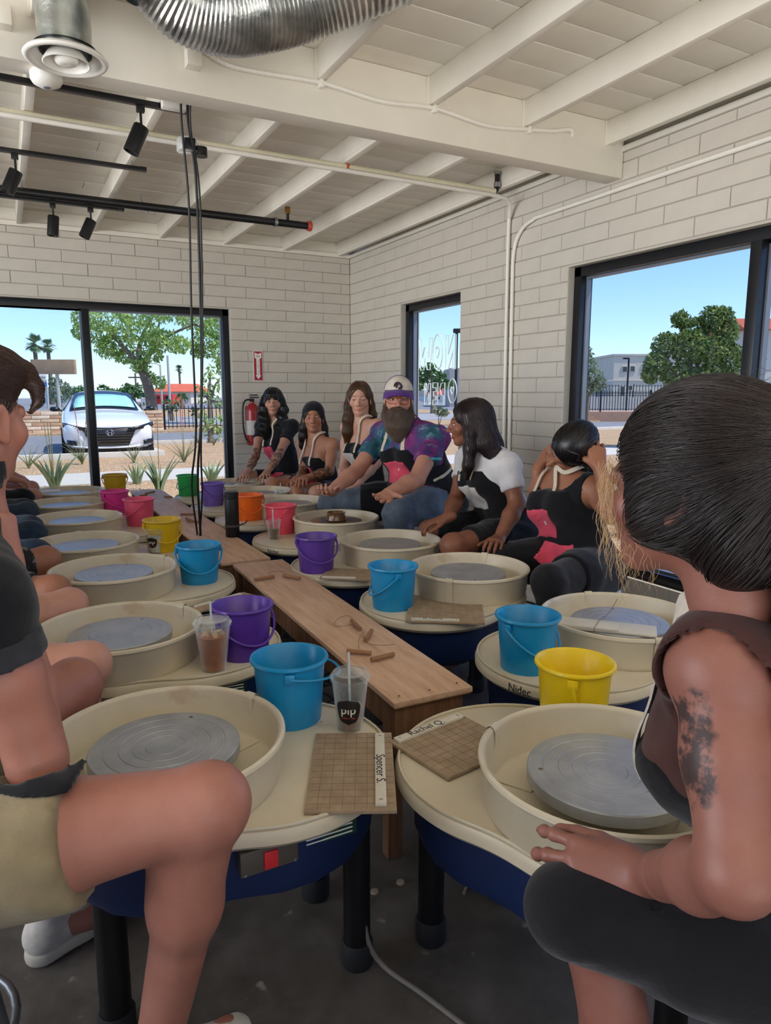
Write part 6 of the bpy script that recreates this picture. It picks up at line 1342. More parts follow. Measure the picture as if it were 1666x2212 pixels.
def finish_hair(p, f, m, n=1800, steps=16, step=.016, flow=None, waves=0.0, rad=.0007, seed=1, lift=(.0, .003), name='hair', sm=2):
    v, fc = f.nets(sm); o = mesh_np(name, v, fc, m, p.root); rg = np.random.RandomState(seed); rt = v[rg.randint(0, len(v), n)]
    strands('hair_strands', f, rt, flow or (lambda P: np.tile([0, 0, -1.0], (len(P), 1))), steps, step, m, o, lift, rad, .12, seed, waves=waves); return o
def finger_target(p, q, to): return unit(np.asarray(to) - p.J[q + 'w'])
DOWN = np.array([0, 0, -1.0]); UP = np.array([0, 0, 1.0]); L_ = -RGT; IN = FWD * (1, 1, 0) / np.linalg.norm(FWD[:2]); OUT = -IN

KD = 1.055
atk = lambda x, y, d: at(x, y, d * KD)
# ---------- A: black-haired person in a black tee, straight arms on the knees
J = dict(chest=atk(604, 962, 5.75), neck=atk(595, 912, 5.72), head=atk(590, 869, 5.69), ls=atk(631, 922, 5.62), rs=atk(566, 920, 5.88), le=atk(601, 985, 5.46), lw=atk(576, 1022, 5.34), re=atk(552, 985, 5.70), rw=atk(531, 1026, 5.52), lk=np.array([1.80, 5.24, .60]), rk=np.array([1.78, 5.86, .60]), la=np.array([1.90, 5.22, .08]), ra=np.array([1.88, 5.9, .08]))
hips(J, atk(632, 1046, 5.85), (-.9, -.25)); J['lt'] = J['la'] + (-.16, -.02, -.05); J['rt'] = J['ra'] + (-.16, 0, -.05)
A = Person('person with long black hair and tattooed forearms in a black tee, beside the extinguisher', J, (at(560, 880, 4.0) - J['head']) * (1, 1, .5), hup=(.04, 0, 1), thick=.88)
tatA = lambda v: np.maximum(seg_mask(v, A.J['le'], A.J['lw'], .07, -.6, .98), seg_mask(v, A.J['re'], A.J['rw'], .07, -.3, .98))
A.body(skin('skin_a', '#bd8f78', '#4a4038'), tat=tatA, mask_kw=dict(lips=1.0, brow=.9), head_kw=dict(smile=.002))
A.hand('l', at(566, 1042, 5.27) - A.J['lw'], UP * .8 + OUT * .5, IN + L_ * .3, curl=(.5, .5, .55, .6), spread=.14); A.hand('r', at(523, 1040, 5.45) - A.J['rw'], UP, OUT, curl=(.5, .5, .5, .5)); A.finish(); A.head.eyes(A.root, '#2e1c12')
A.tee(m_btee, .16, .085, -.3, nfront=.03)
ob = apron(A, top=.075, w0=.11, w1=.2, thigh=.30, yb=-.02); pocket(A, ob, -.06, .085, -.13, .025, m_pink); lap_pocket(A, ob, A.J['pelvis'] + A.front * .16 + UP * .06, A.side, A.front, .06, .05, m_pink); straps(A, ob, .055, .075)
f = hair_field(A, down=.36); cap(A, f, .012, .046, open_w=.05); h = A.head
for s, r in ((1, .040), (-1, .042)):
    f.chain([h.w(.068 * s, .0, .02), h.w(.082 * s, .022, -.06), h.w(.078 * s, .055, -.14), h.w(.070 * s, .07, -.22), h.w(.062 * s, .085, -.30)], [.034, r, r + .004, r, .02], .02)
f.chain([h.w(0, -.07, .0), h.w(0, -.09, -.1), h.w(0, -.09, -.2)], [.06, .07, .04], .03)
for x in (-.026, -.012, .0, .014, .030): f.chain([h.w(x, .062, .095), h.w(x * 1.3, .092, .065), h.w(x * 1.5 + (.012 if x > 0 else -.01), .098, .030 - abs(x) * .35)], [.012, .010, .004], .006)
P = f.grid(); f.D = f.D + (.006 * np.sin(P[..., 2] * 55 + P[..., 0] * 40) * (P[..., 2] < h.c[2] - .03)).astype(np.float32)
finish_hair(A, f, m_bhair, 1500, 18, .016, waves=.35)
# ---------- B: headband
J = dict(chest=atk(688, 1000, 5.28), neck=atk(684, 946, 5.25), head=atk(677, 903, 5.21), ls=atk(720, 962, 5.10), rs=atk(656, 958, 5.38), le=atk(711, 1019, 4.98), lw=atk(658, 1034, 4.82), re=atk(655, 1022, 5.25), rw=atk(643, 1036, 4.98), lk=np.array([1.80, 4.70, .60]), rk=np.array([1.78, 5.16, .60]), la=np.array([1.9, 4.70, .08]), ra=np.array([1.86, 5.1, .08]))
hips(J, atk(706, 1062, 5.36), (-.9, -.3)); J['lt'] = J['la'] + (-.16, -.02, -.05); J['rt'] = J['ra'] + (-.16, 0, -.05)
B = Person('person with a wide black headband, bare shoulders and black apron with pink pockets', J, (at(655, 925, 4.0) - J['head']) * (1, 1, .9), hup=(.02, 0, 1), thick=.88)
tatB = lambda v: np.maximum(seg_mask(v, B.J['le'], B.J['lw'], .07, .02, .75), seg_mask(v, B.J['re'], B.J['rw'], .07, -.1, .9))
B.body(skin('skin_b', '#b27f62', '#46392f'), tat=tatB, mask_kw=dict(lips=1.0, brow=1.0, blush=.35)); B.hand('l', at(638, 1042, 4.75) - B.J['lw'], UP + OUT * .2, L_ * .2 + IN, curl=(.5, .55, .6, .6)); B.hand('r', at(632, 1046, 4.9) - B.J['rw'], UP, OUT, curl=(.6, .6, .6, .6)); B.finish(); B.head.eyes(B.root, '#22150e', gaze=at(600, 1000, 4.5))
ob = apron(B, top=.06, w0=.12, w1=.20, thigh=.28, yb=-.08); pocket(B, ob, -.065, .09, -.15, .0, m_pink); lap_pocket(B, ob, B.J['pelvis'] + B.front * .17 + UP * .07, B.side, B.front, .07, .06, m_pink); straps(B, ob, .062, .06)
f = hair_field(B, down=.40); cap(B, f, .009, .070, open_w=.066); h = B.head
for s in (1, -1): f.chain([h.w(.060 * s, -.03, -.0), h.w(.078 * s, -.035, -.08), h.w(.082 * s, -.04, -.15), h.w(.085 * s, -.05, -.22 if s > 0 else -.30), h.w(.09 * s, -.06, -.24 if s > 0 else -.37)], [.03, .032, .032, .026, .012], .02)
f.chain([h.w(0, -.075, .0), h.w(0, -.095, -.12), h.w(0, -.10, -.24)], [.06, .06, .03], .03); finish_hair(B, f, m_dbhair, 1300, 18, .016, waves=.2)
f = hair_field(B, .004, down=.02); B.head.e(f, (0, -.020, .034), (.0895, .112, .100), k=.005); P = f.grid(); q = B.head.loc(P); th_ = np.degrees(np.arctan2(q[..., 2] + .03, q[..., 1] + .035)); band = np.maximum(40 - th_, th_ - 84) * .0017; f.D = np.maximum(f.D, band.astype(np.float32)); from_field('headband', f, m_btee, B.root, 2)
MB().tube([tuple(B.J['neck'] + B.side * .062 * cos(a) * 1.0 + B.front * (.045 + .055 * max(0, sin(a))) + B.up * (.02 - .085 * max(0, sin(a)) ** 1.5)) for a in np.linspace(-.2, pi + .2, 26)], .0012, 5).build('necklace', m_chr, None).parent = None
nk = COL.objects['necklace']; nk.parent = B.root; nk.matrix_parent_inverse = Matrix.Translation(-Vector(B.root.location))
# ---------- C: long straight brown hair
J = dict(chest=atk(788, 978, 4.75), neck=atk(782, 913, 4.72), head=atk(777, 862, 4.69), ls=atk(816, 922, 4.56), rs=atk(752, 924, 4.86), le=atk(812, 1000, 4.52), lw=atk(772, 1046, 4.36), re=atk(745, 1005, 4.80), rw=atk(735, 1046, 4.58), lk=np.array([1.92, 4.16, .60]), rk=np.array([1.90, 4.58, .60]), la=np.array([1.98, 4.18, .08]), ra=np.array([1.96, 4.56, .08]))
hips(J, atk(803, 1070, 4.85), (-.9, -.35)); J['lt'] = J['la'] + (-.16, -.02, -.05); J['rt'] = J['ra'] + (-.16, 0, -.05)
Cc = Person('person with long straight brown hair and a grey chest pocket, looking down', J, (at(738, 915, 3.9) - J['head']) * (1, 1, 1.0), hup=(.0, 0, 1), thick=.88)
Cc.body(skin('skin_c', '#cda08a'), mask_kw=dict(lips=.9, brow=.7, blush=.3), head_kw=dict(lid=.004)); Cc.hand('l', DOWN * .5 + L_, UP, IN, curl=(.5,) * 4); Cc.hand('r', DOWN * .6 + L_, UP, OUT, curl=(.5,) * 4); Cc.finish(); Cc.head.eyes(Cc.root, '#3a2a1c', gaze=at(700, 1100, 3.9))
ob = apron(Cc, top=.075, w0=.12, w1=.2, thigh=.33, yb=-.06); pocket(Cc, ob, -.065, .09, -.13, .025, m_wpk); straps(Cc, ob, .066, .075)
f = hair_field(Cc, down=.36); cap(Cc, f, .008, .078, open_w=.068); h = Cc.head
f.chain([h.w(.062, .0, .03), h.w(.076, .012, -.05), h.w(.082, .025, -.14), h.w(.088, .035, -.23), h.w(.092, .04, -.31)], [.03, .032, .036, .034, .014], .02); f.chain([h.w(-.060, -.035, .02), h.w(-.074, -.045, -.05), h.w(-.085, -.05, -.12), h.w(-.09, -.06, -.22)], [.03, .026, .028, .018], .02); f.chain([h.w(0, -.075, .0), h.w(0, -.095, -.12), h.w(0, -.10, -.26)], [.06, .06, .03], .03)
finish_hair(Cc, f, m_brhair, 1700, 20, .016)
# ---------- D: the bearded demonstrator
J = dict(chest=atk(893, 985, 4.00), neck=atk(872, 918, 3.95), head=atk(861, 864, 3.90), ls=atk(942, 948, 3.82), rs=atk(828, 938, 4.13), le=atk(900, 1036, 3.60), lw=atk(841, 1066, 3.42), re=atk(772, 1016, 3.98), rw=atk(716, 1061, 3.80), lk=np.array([1.87, 3.36, .64]), rk=np.array([1.76, 4.01, .62]), la=np.array([1.92, 3.34, .09]), ra=np.array([1.86, 3.98, .09]))
hips(J, atk(935, 1082, 4.12), (-.85, -.5), .10); J['la'][2] = .09; J['ra'][2] = .09; J['lt'] = J['la'] + (-.18, -.06, -.05); J['rt'] = J['ra'] + (-.18, -.02, -.05)
Dp = Person('bearded person in a cap, glasses and tie-dye tee, gesturing over a wheel', J, at(842, 868, 1.5) - J['head'], hup=(.03, 0, 1), thick=1.14, female=False, hsc=1.05, belly=.03)
Dp.body(skin('skin_d', '#c4917c'), mask_kw=dict(lips=.7, brow=.6, blush=.35), hvox=.0034)
Dp.hand('l', at(806, 1092, 3.38) - Dp.J['lw'], DOWN + L_ * .2 + IN * .3, OUT + UP * .2, curl=(.12, .12, .16, .2), spread=.12, sc=1.1, thumb=(.9, .2)); Dp.hand('r', at(686, 1072, 3.74) - Dp.J['rw'], DOWN + OUT * .2, IN * -1.0 + UP * .3, curl=(.45, .5, .5, .55), sc=1.1, spread=.1); Dp.finish(); Dp.head.eyes(Dp.root, '#3d2c1e', gaze=np.array([0, 0, 1.3]))
N = NT('tie_dye'); co = N.coord('Object'); f1 = N.noise(co, 4.5, 3, .5); f2 = N.noise(co, 17, 5, .7); cN = N.ramp(f1, [(.34, lin('#0f2a38')), (.43, lin('#1f5866')), (.50, lin('#4d3570')), (.57, lin('#7d2a6c')), (.66, lin('#43205e'))]); cN = N.mix(N.ramp(f2, [(.55, (0, 0, 0)), (.68, (.75,) * 3)]), cN, lin('#7a98a8')); cN = N.mix(N.ramp(f2, [(.28, (.7,) * 3), (.42, (0, 0, 0))]), cN, lin('#171a33')); N.l(cN, N.b.inputs['Base Color']); N.set(Roughness=.85); N.bump(N.noise(co, 18, 4), .5, .01); m_tie = N.m
Dp.tee(m_tie, .21, .07, -.42, .013, .004)
tsf = Dp.cf
for k, tx in enumerate(('BUCK DYES', 'SEEDLAB.CO')):
    pc = Dp.J['ls'] + (Dp.J['le'] - Dp.J['ls']) * (.48 + .07 * k); nrm = unit(OUT * .9 + RGT * .2); pc = tsf.project((pc + nrm * .075)[None], .002)[0]; nrm = tsf.grad(pc[None])[0]; xr = unit(np.cross(UP, nrm)); text_obj('sleeve_lettering', tx, .022, mat('sleeve_print', '#4fb4c4', .6, 0, 0), frame4(pc + nrm * .007, xr, np.cross(nrm, xr), nrm), None, .001).parent = None
    o = [q for q in COL.objects if q.name.startswith('sleeve_lettering')][-1]; o.parent = Dp.root; o.matrix_parent_inverse = Matrix.Translation(-Vector(Dp.root.location))
Dp.trousers(m_bluej, -.26, name='jeans')
ob = apron(Dp, top=.10, w0=.125, w1=.24, thigh=.36, th_l=.12, yb=-.16, o=.022); pocket(Dp, ob, -.09, .09, -.085, .04, m_pink, True, .1); straps(Dp, ob, .085, .10, neck=.055, width=.026)
Dp.patch('apron_label', m_strap, Dp.AF, lambda P: (lambda x, y, z: np.maximum.reduce([-.26 - x, x + .06, np.abs(z + .13) - .012, y - .08, -.14 - y]))(*Dp.tl(P)), .004, ob)
h = Dp.head
# beard: long full volume with strands
f = hair_field(Dp, .0045, down=.30)
h.k(f, (0, .075, -.085), (0, .085, -.15), .050, .052, k=.03); h.k(f, (0, .085, -.15), (.0, .085, -.205), .050, .020, k=.03)
for s in (1, -1):
    h.k(f, (.066 * s, .0, -.03), (.054 * s, .042, -.09), .014, .026, k=.02); h.k(f, (.054 * s, .042, -.09), (.025 * s, .075, -.13), .028, .04, k=.03); h.k(f, (.004 * s, .101, -.046), (.030 * s, .088, -.062), .0075, .009, k=.008); h.k(f, (.030 * s, .088, -.062), (.036 * s, .075, -.09), .010, .014, k=.012)
h.k(f, (-.014, .104, -.0605), (.014, .104, -.0605), .0050, k=.004, op='s')
m_beard = hairmat('beard_hair', '#43342c', '#85705f'); v, fc = f.nets(2); bo_ = mesh_np('beard', v, fc, m_beard, Dp.root); rt = v[np.random.RandomState(4).randint(0, len(v), 2600)]
strands('beard_strands', f, rt, lambda P: np.tile(-h.U * 1.0 + h.F * .25, (len(P), 1)) - .6 * ((P - h.c) @ h.R)[:, None] * h.R * 3, 9, .011, m_beard, bo_, (.001, .007), .0007, .35, 5, waves=.5)
f = hair_field(Dp, .005, down=.06); cap(Dp, f, .004, .02, open_w=.066); finish_hair(Dp, f, m_beard, 500, 5, .01)
# cap
f = Field(h.c - .24, h.c + .24, .0045); h.e(f, (0, -.018, .036), (.086, .108, .102), k=.005); P = f.grid(); q = h.loc(P); f.D = np.maximum(f.D, (.052 + .10 * q[..., 1] * 0 - q[..., 2] + .02 * np.clip(-q[..., 1] * 8, 0, 1)).astype(np.float32)); crown = f.copy()
capo = empty('cap', (0, 0, 0)); capo.parent = Dp.root; capo.matrix_parent_inverse = Matrix.Translation(-Vector(Dp.root.location)); COL.objects.unlink(capo); bpy.data.objects.remove(capo)
m_capw = cloth('cap_cream', '#d9cfc0', '#c4b9a8', 20); m_capp = cloth('cap_purple', '#5a2d86', '#45206c', 20)
f2 = crown.copy(np.maximum(crown.D, (.008 - q[..., 1]).astype(np.float32))); cf = from_field('cap_front', f2, m_capw, Dp.root, 2); f2 = crown.copy(np.maximum(crown.D, (q[..., 1] - .008).astype(np.float32))); from_field('cap_back', f2, m_capp, Dp.root, 2)
b = MB(); nu, nv = 15, 7
for k_ in (0, 1):
    for i in range(nu):
        a = -1.25 + 2.5 * i / (nu - 1)
        for j in range(nv): t = j / (nv - 1); rx = .086 + .004 * t; ry = .090 + .075 * t * cos(a * .75) ** .8; b.v.append(tuple(h.w(rx * sin(a) * 1.0, -.012 + ry * cos(a) + .02 * t, .058 - .030 * t * t - .020 * (sin(a)) ** 2 * (1 + .4 * t) - .004 * k_)))
for i in range(nu - 1):
    for j in range(nv - 1): q0 = i * nv + j; b.f.append((q0, q0 + 1, q0 + nv + 1, q0 + nv)); q1 = q0 + nu * nv; b.f.append((q1, q1 + nv, q1 + nv + 1, q1 + 1)); b.mi += [0, 0]
for i in range(nu - 1): q0 = i * nv + nv - 1; b.f.append((q0, q0 + nu * nv, q0 + nv + nu * nv, q0 + nv)); b.mi.append(0)
def adopt(o, p): o.parent = p.root; o.matrix_parent_inverse = Matrix.Translation(-Vector(p.root.location)); return o
adopt(b.build('cap_brim', m_capp, None, 60), Dp)
em = MB()
for r0 in (.030, .021): em.tube([tuple(crown.project(np.array([h.w(r0 * 1.1 * cos(a) * (1 - .15 * sin(a)) + .006, .12, .098 + r0 * sin(a) + .25 * r0 * cos(a))]), .002)[0]) for a in np.linspace(-.6, 4.6, 20)], .0045, 6)
em.tube([tuple(crown.project(np.array([h.w(.022 - .02 * t, .12, .075 + .05 * t)]), .002)[0]) for t in np.linspace(0, 1, 6)], .005, 6); adopt(em.build('cap_emblem', mat('emblem_dark', '#3d2c35', .7, 0, 0), None, 60), Dp)
# glasses: clear amber frames
N = NT('amber_frame'); N.b.inputs['Base Color'].default_value = (*lin('#d0712e'), 1); N.set(Roughness=.2); N.b.inputs['Transmission Weight'].default_value = .35; m_fr = N.m
gl_ = MB()
def sq(x, z, n=4.0):
    out = []
    for a in np.linspace(0, 2 * pi, 29): c_, s_ = cos(a), sin(a); rr_ = (abs(c_) ** n + abs(s_) ** n) ** (-1 / n); out.append(h.w(x + .0265 * rr_ * c_, .101 - abs(x + .0265 * rr_ * c_) * .22, z + .0215 * rr_ * s_))
    return out
for s in (1, -1): gl_.tube(sq(.034 * s, .0), .0024, 6, cap=False); gl_.tube([h.w(.061 * s, .088, .010), h.w(.074 * s, .06, .010), h.w(.080 * s, .0, .008)], .0022, 6)
gl_.tube([h.w(-.009, .098, .006), h.w(0, .104, .010), h.w(.009, .098, .006)], .0024, 6); adopt(gl_.build('glasses_frame', m_fr, None, 60), Dp)
# ---------- E: white tee, profile
J = dict(chest=atk(1058, 1035, 3.42), neck=atk(1042, 968, 3.38), head=atk(1015, 915, 3.34), ls=atk(1096, 1008, 3.25), rs=atk(1012, 992, 3.56), le=atk(1117, 1088, 3.22), lw=atk(1078, 1165, 3.12), re=atk(985, 1080, 3.50), rw=atk(968, 1118, 3.30), lk=np.array([1.79, 2.67, .60]), rk=np.array([1.93, 3.10, .58]), la=np.array([1.86, 2.66, .08]), ra=np.array([2.0, 3.1, .08]))
hips(J, atk(1108, 1150, 3.48), (-.92, -.2)); J['lt'] = J['la'] + (-.16, -.02, -.05); J['rt'] = J['ra'] + (-.16, 0, -.05)
Ep = Person('person with long dark hair and white tee, seen in profile beside the bearded person', J, L_ * .95 + IN * .12 + UP * -.08, hup=(0, 0, 1), thick=.98)
Ep.body(skin('skin_e', '#8c5c46'), mask_kw=dict(lips=.8, brow=.9)); Ep.hand('l', at(1055, 1180, 3.05) - Ep.J['lw'], UP + OUT * .5, IN, curl=(.5,) * 4); Ep.hand('r', L_ + DOWN * .3, UP, OUT, curl=(.5,) * 4); Ep.finish(); Ep.head.eyes(Ep.root, '#22150e')
Ep.tee(m_wtee, .12, .075, -.24, .010)
Ep.trousers(cloth('light_denim', '#7d9cc0', '#5d7ba2', 9), -.20, .26, .009, name='denim_shorts')
ob = apron(Ep, top=.085, w0=.12, w1=.24, thigh=.42, yb=-.055, o=.016, kleg=.10); pocket(Ep, ob, -.095, .075, -.12, .025, m_wpk, True, -.15); lap_pocket(Ep, ob, Ep.J['pelvis'] + Ep.front * .24 + UP * .06, Ep.side, Ep.front, .04, .05, m_wpk); straps(Ep, ob, .06, .085)
f = hair_field(Ep, down=.46); cap(Ep, f, .010, .055, open_w=.062); h = Ep.head
f.chain([h.w(-.06, .005, .04), h.w(-.076, .0, -.04), h.w(-.088, .005, -.12), h.w(-.10, .02, -.20), h.w(-.10, .03, -.26)], [.026, .028, .030, .024, .010], .02); f.chain([h.w(-.05, -.05, .0), h.w(-.070, -.08, -.10), h.w(-.085, -.13, -.20), h.w(-.09, -.175, -.31), h.w(-.085, -.20, -.42)], [.045, .048, .044, .032, .010], .02); f.chain([h.w(.03, -.07, .0), h.w(.04, -.10, -.12), h.w(.04, -.15, -.28)], [.055, .055, .03], .03); f.chain([h.w(.06, .01, .04), h.w(.070, .01, -.05), h.w(.08, .01, -.15)], [.024, .024, .010], .02)
finish_hair(Ep, f, hairmat('plum_black_hair', '#0e0b0d', '#33181c'), 2200, 20, .017, flow=lambda P: np.tile([0, 0, -1.0], (len(P), 1)) - .35 * h.F)
# ---------- F: head bowed, hair clips
J = dict(chest=atk(1222, 1092, 2.98), neck=atk(1222, 1030, 2.95), head=atk(1229, 966, 2.88), ls=atk(1285, 1058, 2.84), rs=atk(1178, 1042, 3.10), le=atk(1322, 1112, 2.72), lw=atk(1296, 1010, 2.76), re=atk(1162, 1085, 3.06), rw=atk(1164, 1012, 3.06), lk=np.array([1.78, 2.0, .59]), rk=np.array([1.95, 2.52, .55]), la=np.array([1.86, 1.97, .09]), ra=np.array([2.02, 2.5, .09]))
hips(J, atk(1258, 1222, 3.0), (-.85, -.35)); J['la'][2] = .09; J['ra'][2] = .09; J['lt'] = J['la'] + (-.16, -.05, -.05); J['rt'] = J['ra'] + (-.16, 0, -.05)
Fp = Person('person bowing their head with hair clips, black apron with pink pockets, hands in hair', J, L_ * .75 + DOWN * .62 + OUT * .25, hup=OUT * .55 + UP * .6 + RGT * .55, thick=.95)
Fp.body(skin('skin_f', '#a06e54'), mask_kw=dict(lips=.8, brow=.9)); Fp.hand('l', atk(1285, 955, 2.80) - Fp.J['lw'], OUT, L_, curl=(.5,) * 4, spread=.16); Fp.hand('r', atk(1184, 962, 3.10) - Fp.J['rw'], L_ + OUT * .2, OUT, curl=(.5,) * 4); Fp.finish(); Fp.head.eyes(Fp.root, '#22150e')
Fp.trousers(cloth('black_trousers', '#1d1c20', '#131216', 10), -.2, 9, .008, .002)
Fp.tee(m_btee, .0, .12, -.3, .005, 0, .03, 'camisole', .085)
ob = apron(Fp, top=.085, w0=.12, w1=.2, thigh=.36, yb=-.10, o=.021, kleg=.10, folds=.002); pocket(Fp, ob, -.055, .095, -.12, .02, m_pink, True, -.1); lap_pocket(Fp, ob, Fp.J['pelvis'] + Fp.front * .13 + UP * .10, Fp.side, Fp.front * .6 + UP * .8, .085, .04, m_pink); straps(Fp, ob, .065, .085)
h = Fp.head; f = Field(h.c - np.array([.26, .26, .45]), h.c + .24, .005); h.e(f, (0, -.020, .034), (.086, .108, .096), k=.01); h.e(f, (0, .105, -.035), (.056, .075, .085), k=.012, op='s')
bk = h.w(-.02, -.10, .0); f.chain([h.w(-.04, -.05, .0), atk(1272, 985, 2.93), atk(1284, 1050, 2.96), atk(1288, 1120, 2.98), atk(1284, 1200, 3.0)], [.06, .06, .052, .042, .016], .03); f.chain([h.w(-.05, .0, -.02), atk(1256, 1015, 2.92), atk(1258, 1070, 2.92)], [.045, .04, .016], .03)
finish_hair(Fp, f, m_bhair, 1800, 16, .018, flow=lambda P: np.where((P[:, 2] < h.c[2] + .02)[:, None], DOWN, h.w(0, -.12, -.02) - P))
m_clip = mat('hair_clip', '#2a2328', .3, 0, .1)
for k, pts in enumerate(([(-.055, .045, .085), (-.074, .015, .060), (-.082, .0, .03), (-.080, .02, .012)], [(.01, .062, .105), (-.018, .055, .115), (-.045, .035, .108), (-.062, .05, .085)])):
    cpts = f.project(np.array([h.w(*q) for q in pts]), .004); adopt(MB().tube(cpath(cpts, 6), .0045, 6).build('hair_clip', m_clip, None, 60), Fp)
for p, l in ((A, 'stool under the farthest right-row person'), (B, 'stool under the headband wearer'), (Cc, 'stool under the brown-haired person'), (Dp, 'stool under the bearded person'), (Ep, 'stool under the person in the white tee'), (Fp, 'stool by the window sill under the person bowing their head')): stool_under(p, 'grey metal ' + l)
print('right row', time.time() - T0)
# ================================================================ THE TWO NEAREST PEOPLE AND THE LEFT ROW
def shoe(p, q, toe, material, sole_m, L=.27, name='sneaker'):
    """trainer: upper, sole and laces; TOE = horizontal direction"""
    a = p.J[q + 'a']; t = unit((toe[0], toe[1], 0)); s = np.array([t[1], -t[0], 0]); hl = np.array([a[0], a[1], 0]) - t * .055; R_ = np.stack([s, t, UP])
    f = Field(np.minimum(hl, hl + t * L) - .1, np.maximum(hl, hl + t * L) + (.1, .1, .19), .005); w3 = lambda x, y, z: hl + s * x + t * y + UP * z
    f.cone(w3(0, .035, .055), w3(0, .12, .06), .040, .042, .03); f.cone(w3(0, .12, .06), w3(0, L - .045, .038), .042, .034, .03, side=UP, sq=.8); f.cone(w3(0, .05, .07), w3(0, .055, .115), .040, .040, .03); f.ell(w3(0, .06, .14), (.034, .042, .05), R_, .01, 's')
    P = f.grid(); f.D = np.maximum(f.D, (.022 - P[..., 2]).astype(np.float32)); up_ = from_field(name, f, material, p.root, 1)
    f = f.copy(np.full_like(f.D, .5)); f.cone(w3(0, .035, .018), w3(.004, .13, .018), .040, .043, .02); f.cone(w3(.004, .13, .018), w3(0, L - .045, .018), .043, .037, .02); P = f.grid(); f.D = np.maximum(np.maximum(f.D, (P[..., 2] - .034).astype(np.float32)), (.002 - P[..., 2]).astype(np.float32)); from_field('sole', f, sole_m, up_, 1)
    for k in range(4):
        y = .105 + .026 * k; z = .112 - .017 * k; b = MB().tube([w3(-.028, y - .008, z - .012), w3(0, y, z + .004), w3(.028, y + .008, z - .012)], .0035, 6); o = b.build('lace', m_print, None, 60); o.parent = up_; o.matrix_parent_inverse = Matrix.Translation(-Vector(up_.location))
    return up_
m_sh = cloth('shoe_white', '#cfcbc4', '#a9a49c', 14); m_sole = mat('shoe_sole', '#b4aea4', .7, 0, .1)
# ---------- G: nearest person on the right, seen from behind the shoulder
J = dict(chest=at(1640, 1610, .94), neck=at(1618, 1318, .91), head=at(1492, 1054, .84), ls=at(1556, 1450, .80), rs=at(1580, 1450, .80) + (.32, .12, 0), le=at(1590, 1890, .72), lw=at(1398, 1892, .945), re=np.array([1.16, .62, .76]), rw=np.array([1.22, .76, .69]), lk=at(1262, 1972, .97), rk=np.array([1.28, .58, .60]), la=np.array([.72, .50, .09]), ra=np.array([1.30, .50, .09]), lh=np.array([.86, .40, .575]), rh=np.array([1.05, .40, .575]), pelvis=np.array([.955, .40, .575]))
J['lt'] = J['la'] + (-.06, .16, -.05); J['rt'] = J['ra'] + (.05, .16, -.05)
Gp = Person('nearest person on the right, dark hair tied back, sleeveless brown top and arm tattoo', J, L_ * .71 + IN * .70 + DOWN * .06, hup=UP, vox=.0072, thick=.92, hsc=.98)
Gp.legt = .80
armd = unit(Gp.J['le'] - Gp.J['ls'])
def tatG(v):
    t = ((v - Gp.J['ls']) @ armd) / np.linalg.norm(Gp.J['le'] - Gp.J['ls']); c = Gp.J['ls'] + t[:, None] * (Gp.J['le'] - Gp.J['ls']); rad = v - c; rn = rad / (np.linalg.norm(rad, axis=1)[:, None] + 1e-9)
    s1 = rn @ unit(L_ * .93 + OUT * .36); wd = .88 - .10 * np.sin(np.clip((t - .12) / .6, 0, 1) * pi); return ((np.linalg.norm(rad, axis=1) < .075) & (t > .14) & (t < .72) & (s1 > wd)).astype(float)
sk_g = skin('skin_g', '#8f6053', '#1f2126', tscale=24, ink=(.42, .50))  # tan skin darkened: foreground shade is put into the base colour
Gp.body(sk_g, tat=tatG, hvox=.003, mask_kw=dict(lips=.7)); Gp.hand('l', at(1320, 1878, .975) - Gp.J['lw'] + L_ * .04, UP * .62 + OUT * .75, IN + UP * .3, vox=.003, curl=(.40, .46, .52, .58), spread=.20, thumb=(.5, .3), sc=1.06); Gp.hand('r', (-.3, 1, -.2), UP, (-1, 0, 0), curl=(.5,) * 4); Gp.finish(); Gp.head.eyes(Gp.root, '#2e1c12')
m_brn = cloth('brown_top', '#4a2c28', '#38201d', 10); Gp.tee(m_brn, .015, .085, -.32, .010, .003, .03, 'tank_top', .064)
Gp.trousers(cloth('denim_shorts_blue', '#6f8392', '#50626f', 12), -.24, .26, .010, name='denim_shorts')
ob = apron(Gp, top=.05, w0=.13, w1=.24, thigh=.47, yb=-.02, o=.013, kleg=.05, lim=1.10, rx=.72, zcut=.52); straps(Gp, ob, .07, .05, cloth('cream_fleece_strap', '#d9cec0', '#c4b6a6', 40), .032, .05)
h = Gp.head; f = Field(h.c - np.array([.25, .25, .36]), h.c + .25, .0042); pony = at(1660, 905, .90)
h.e(f, (0, -.022, .036), (.084, .108, .096), k=.01); h.e(f, (0, -.058, -.04), (.076, .06, .090), k=.03); h.e(f, (0, .015, -.030), (.084, .065, .060), k=.03); h.e(f, (0, .112, -.045), (.088, .078, .094), k=.015, op='s'); h.e(f, (0, .07, -.125), (.11, .115, .075), k=.02, op='s')
f.chain([h.w(0, -.095, .05), h.w(.0, -.125, .055), h.w(.0, -.16, .03), h.w(.0, -.17, -.08), h.w(.0, -.15, -.20), h.w(.0, -.12, -.27)], [.05, .034, .045, .055, .05, .02], .02)
m_ghair = hairmat('dark_ash_hair', '#0f0c0e', '#30231f', .42); v, fc = f.nets(2); ho = mesh_np('hair', v, fc, m_ghair, Gp.root); rg = np.random.RandomState(8); knot = h.w(0, -.125, .05)
rt = v[rg.randint(0, len(v), 9000)]; rt = rt[rt[:, 2] > h.c[2] - .10]
flowG = lambda P: np.where((np.linalg.norm(P - knot, axis=1) > .05)[:, None] & (h.loc(P)[:, 1] > -.115)[:, None], (knot - P) + 0 * P, np.tile(DOWN + RGT * .2, (len(P), 1)))
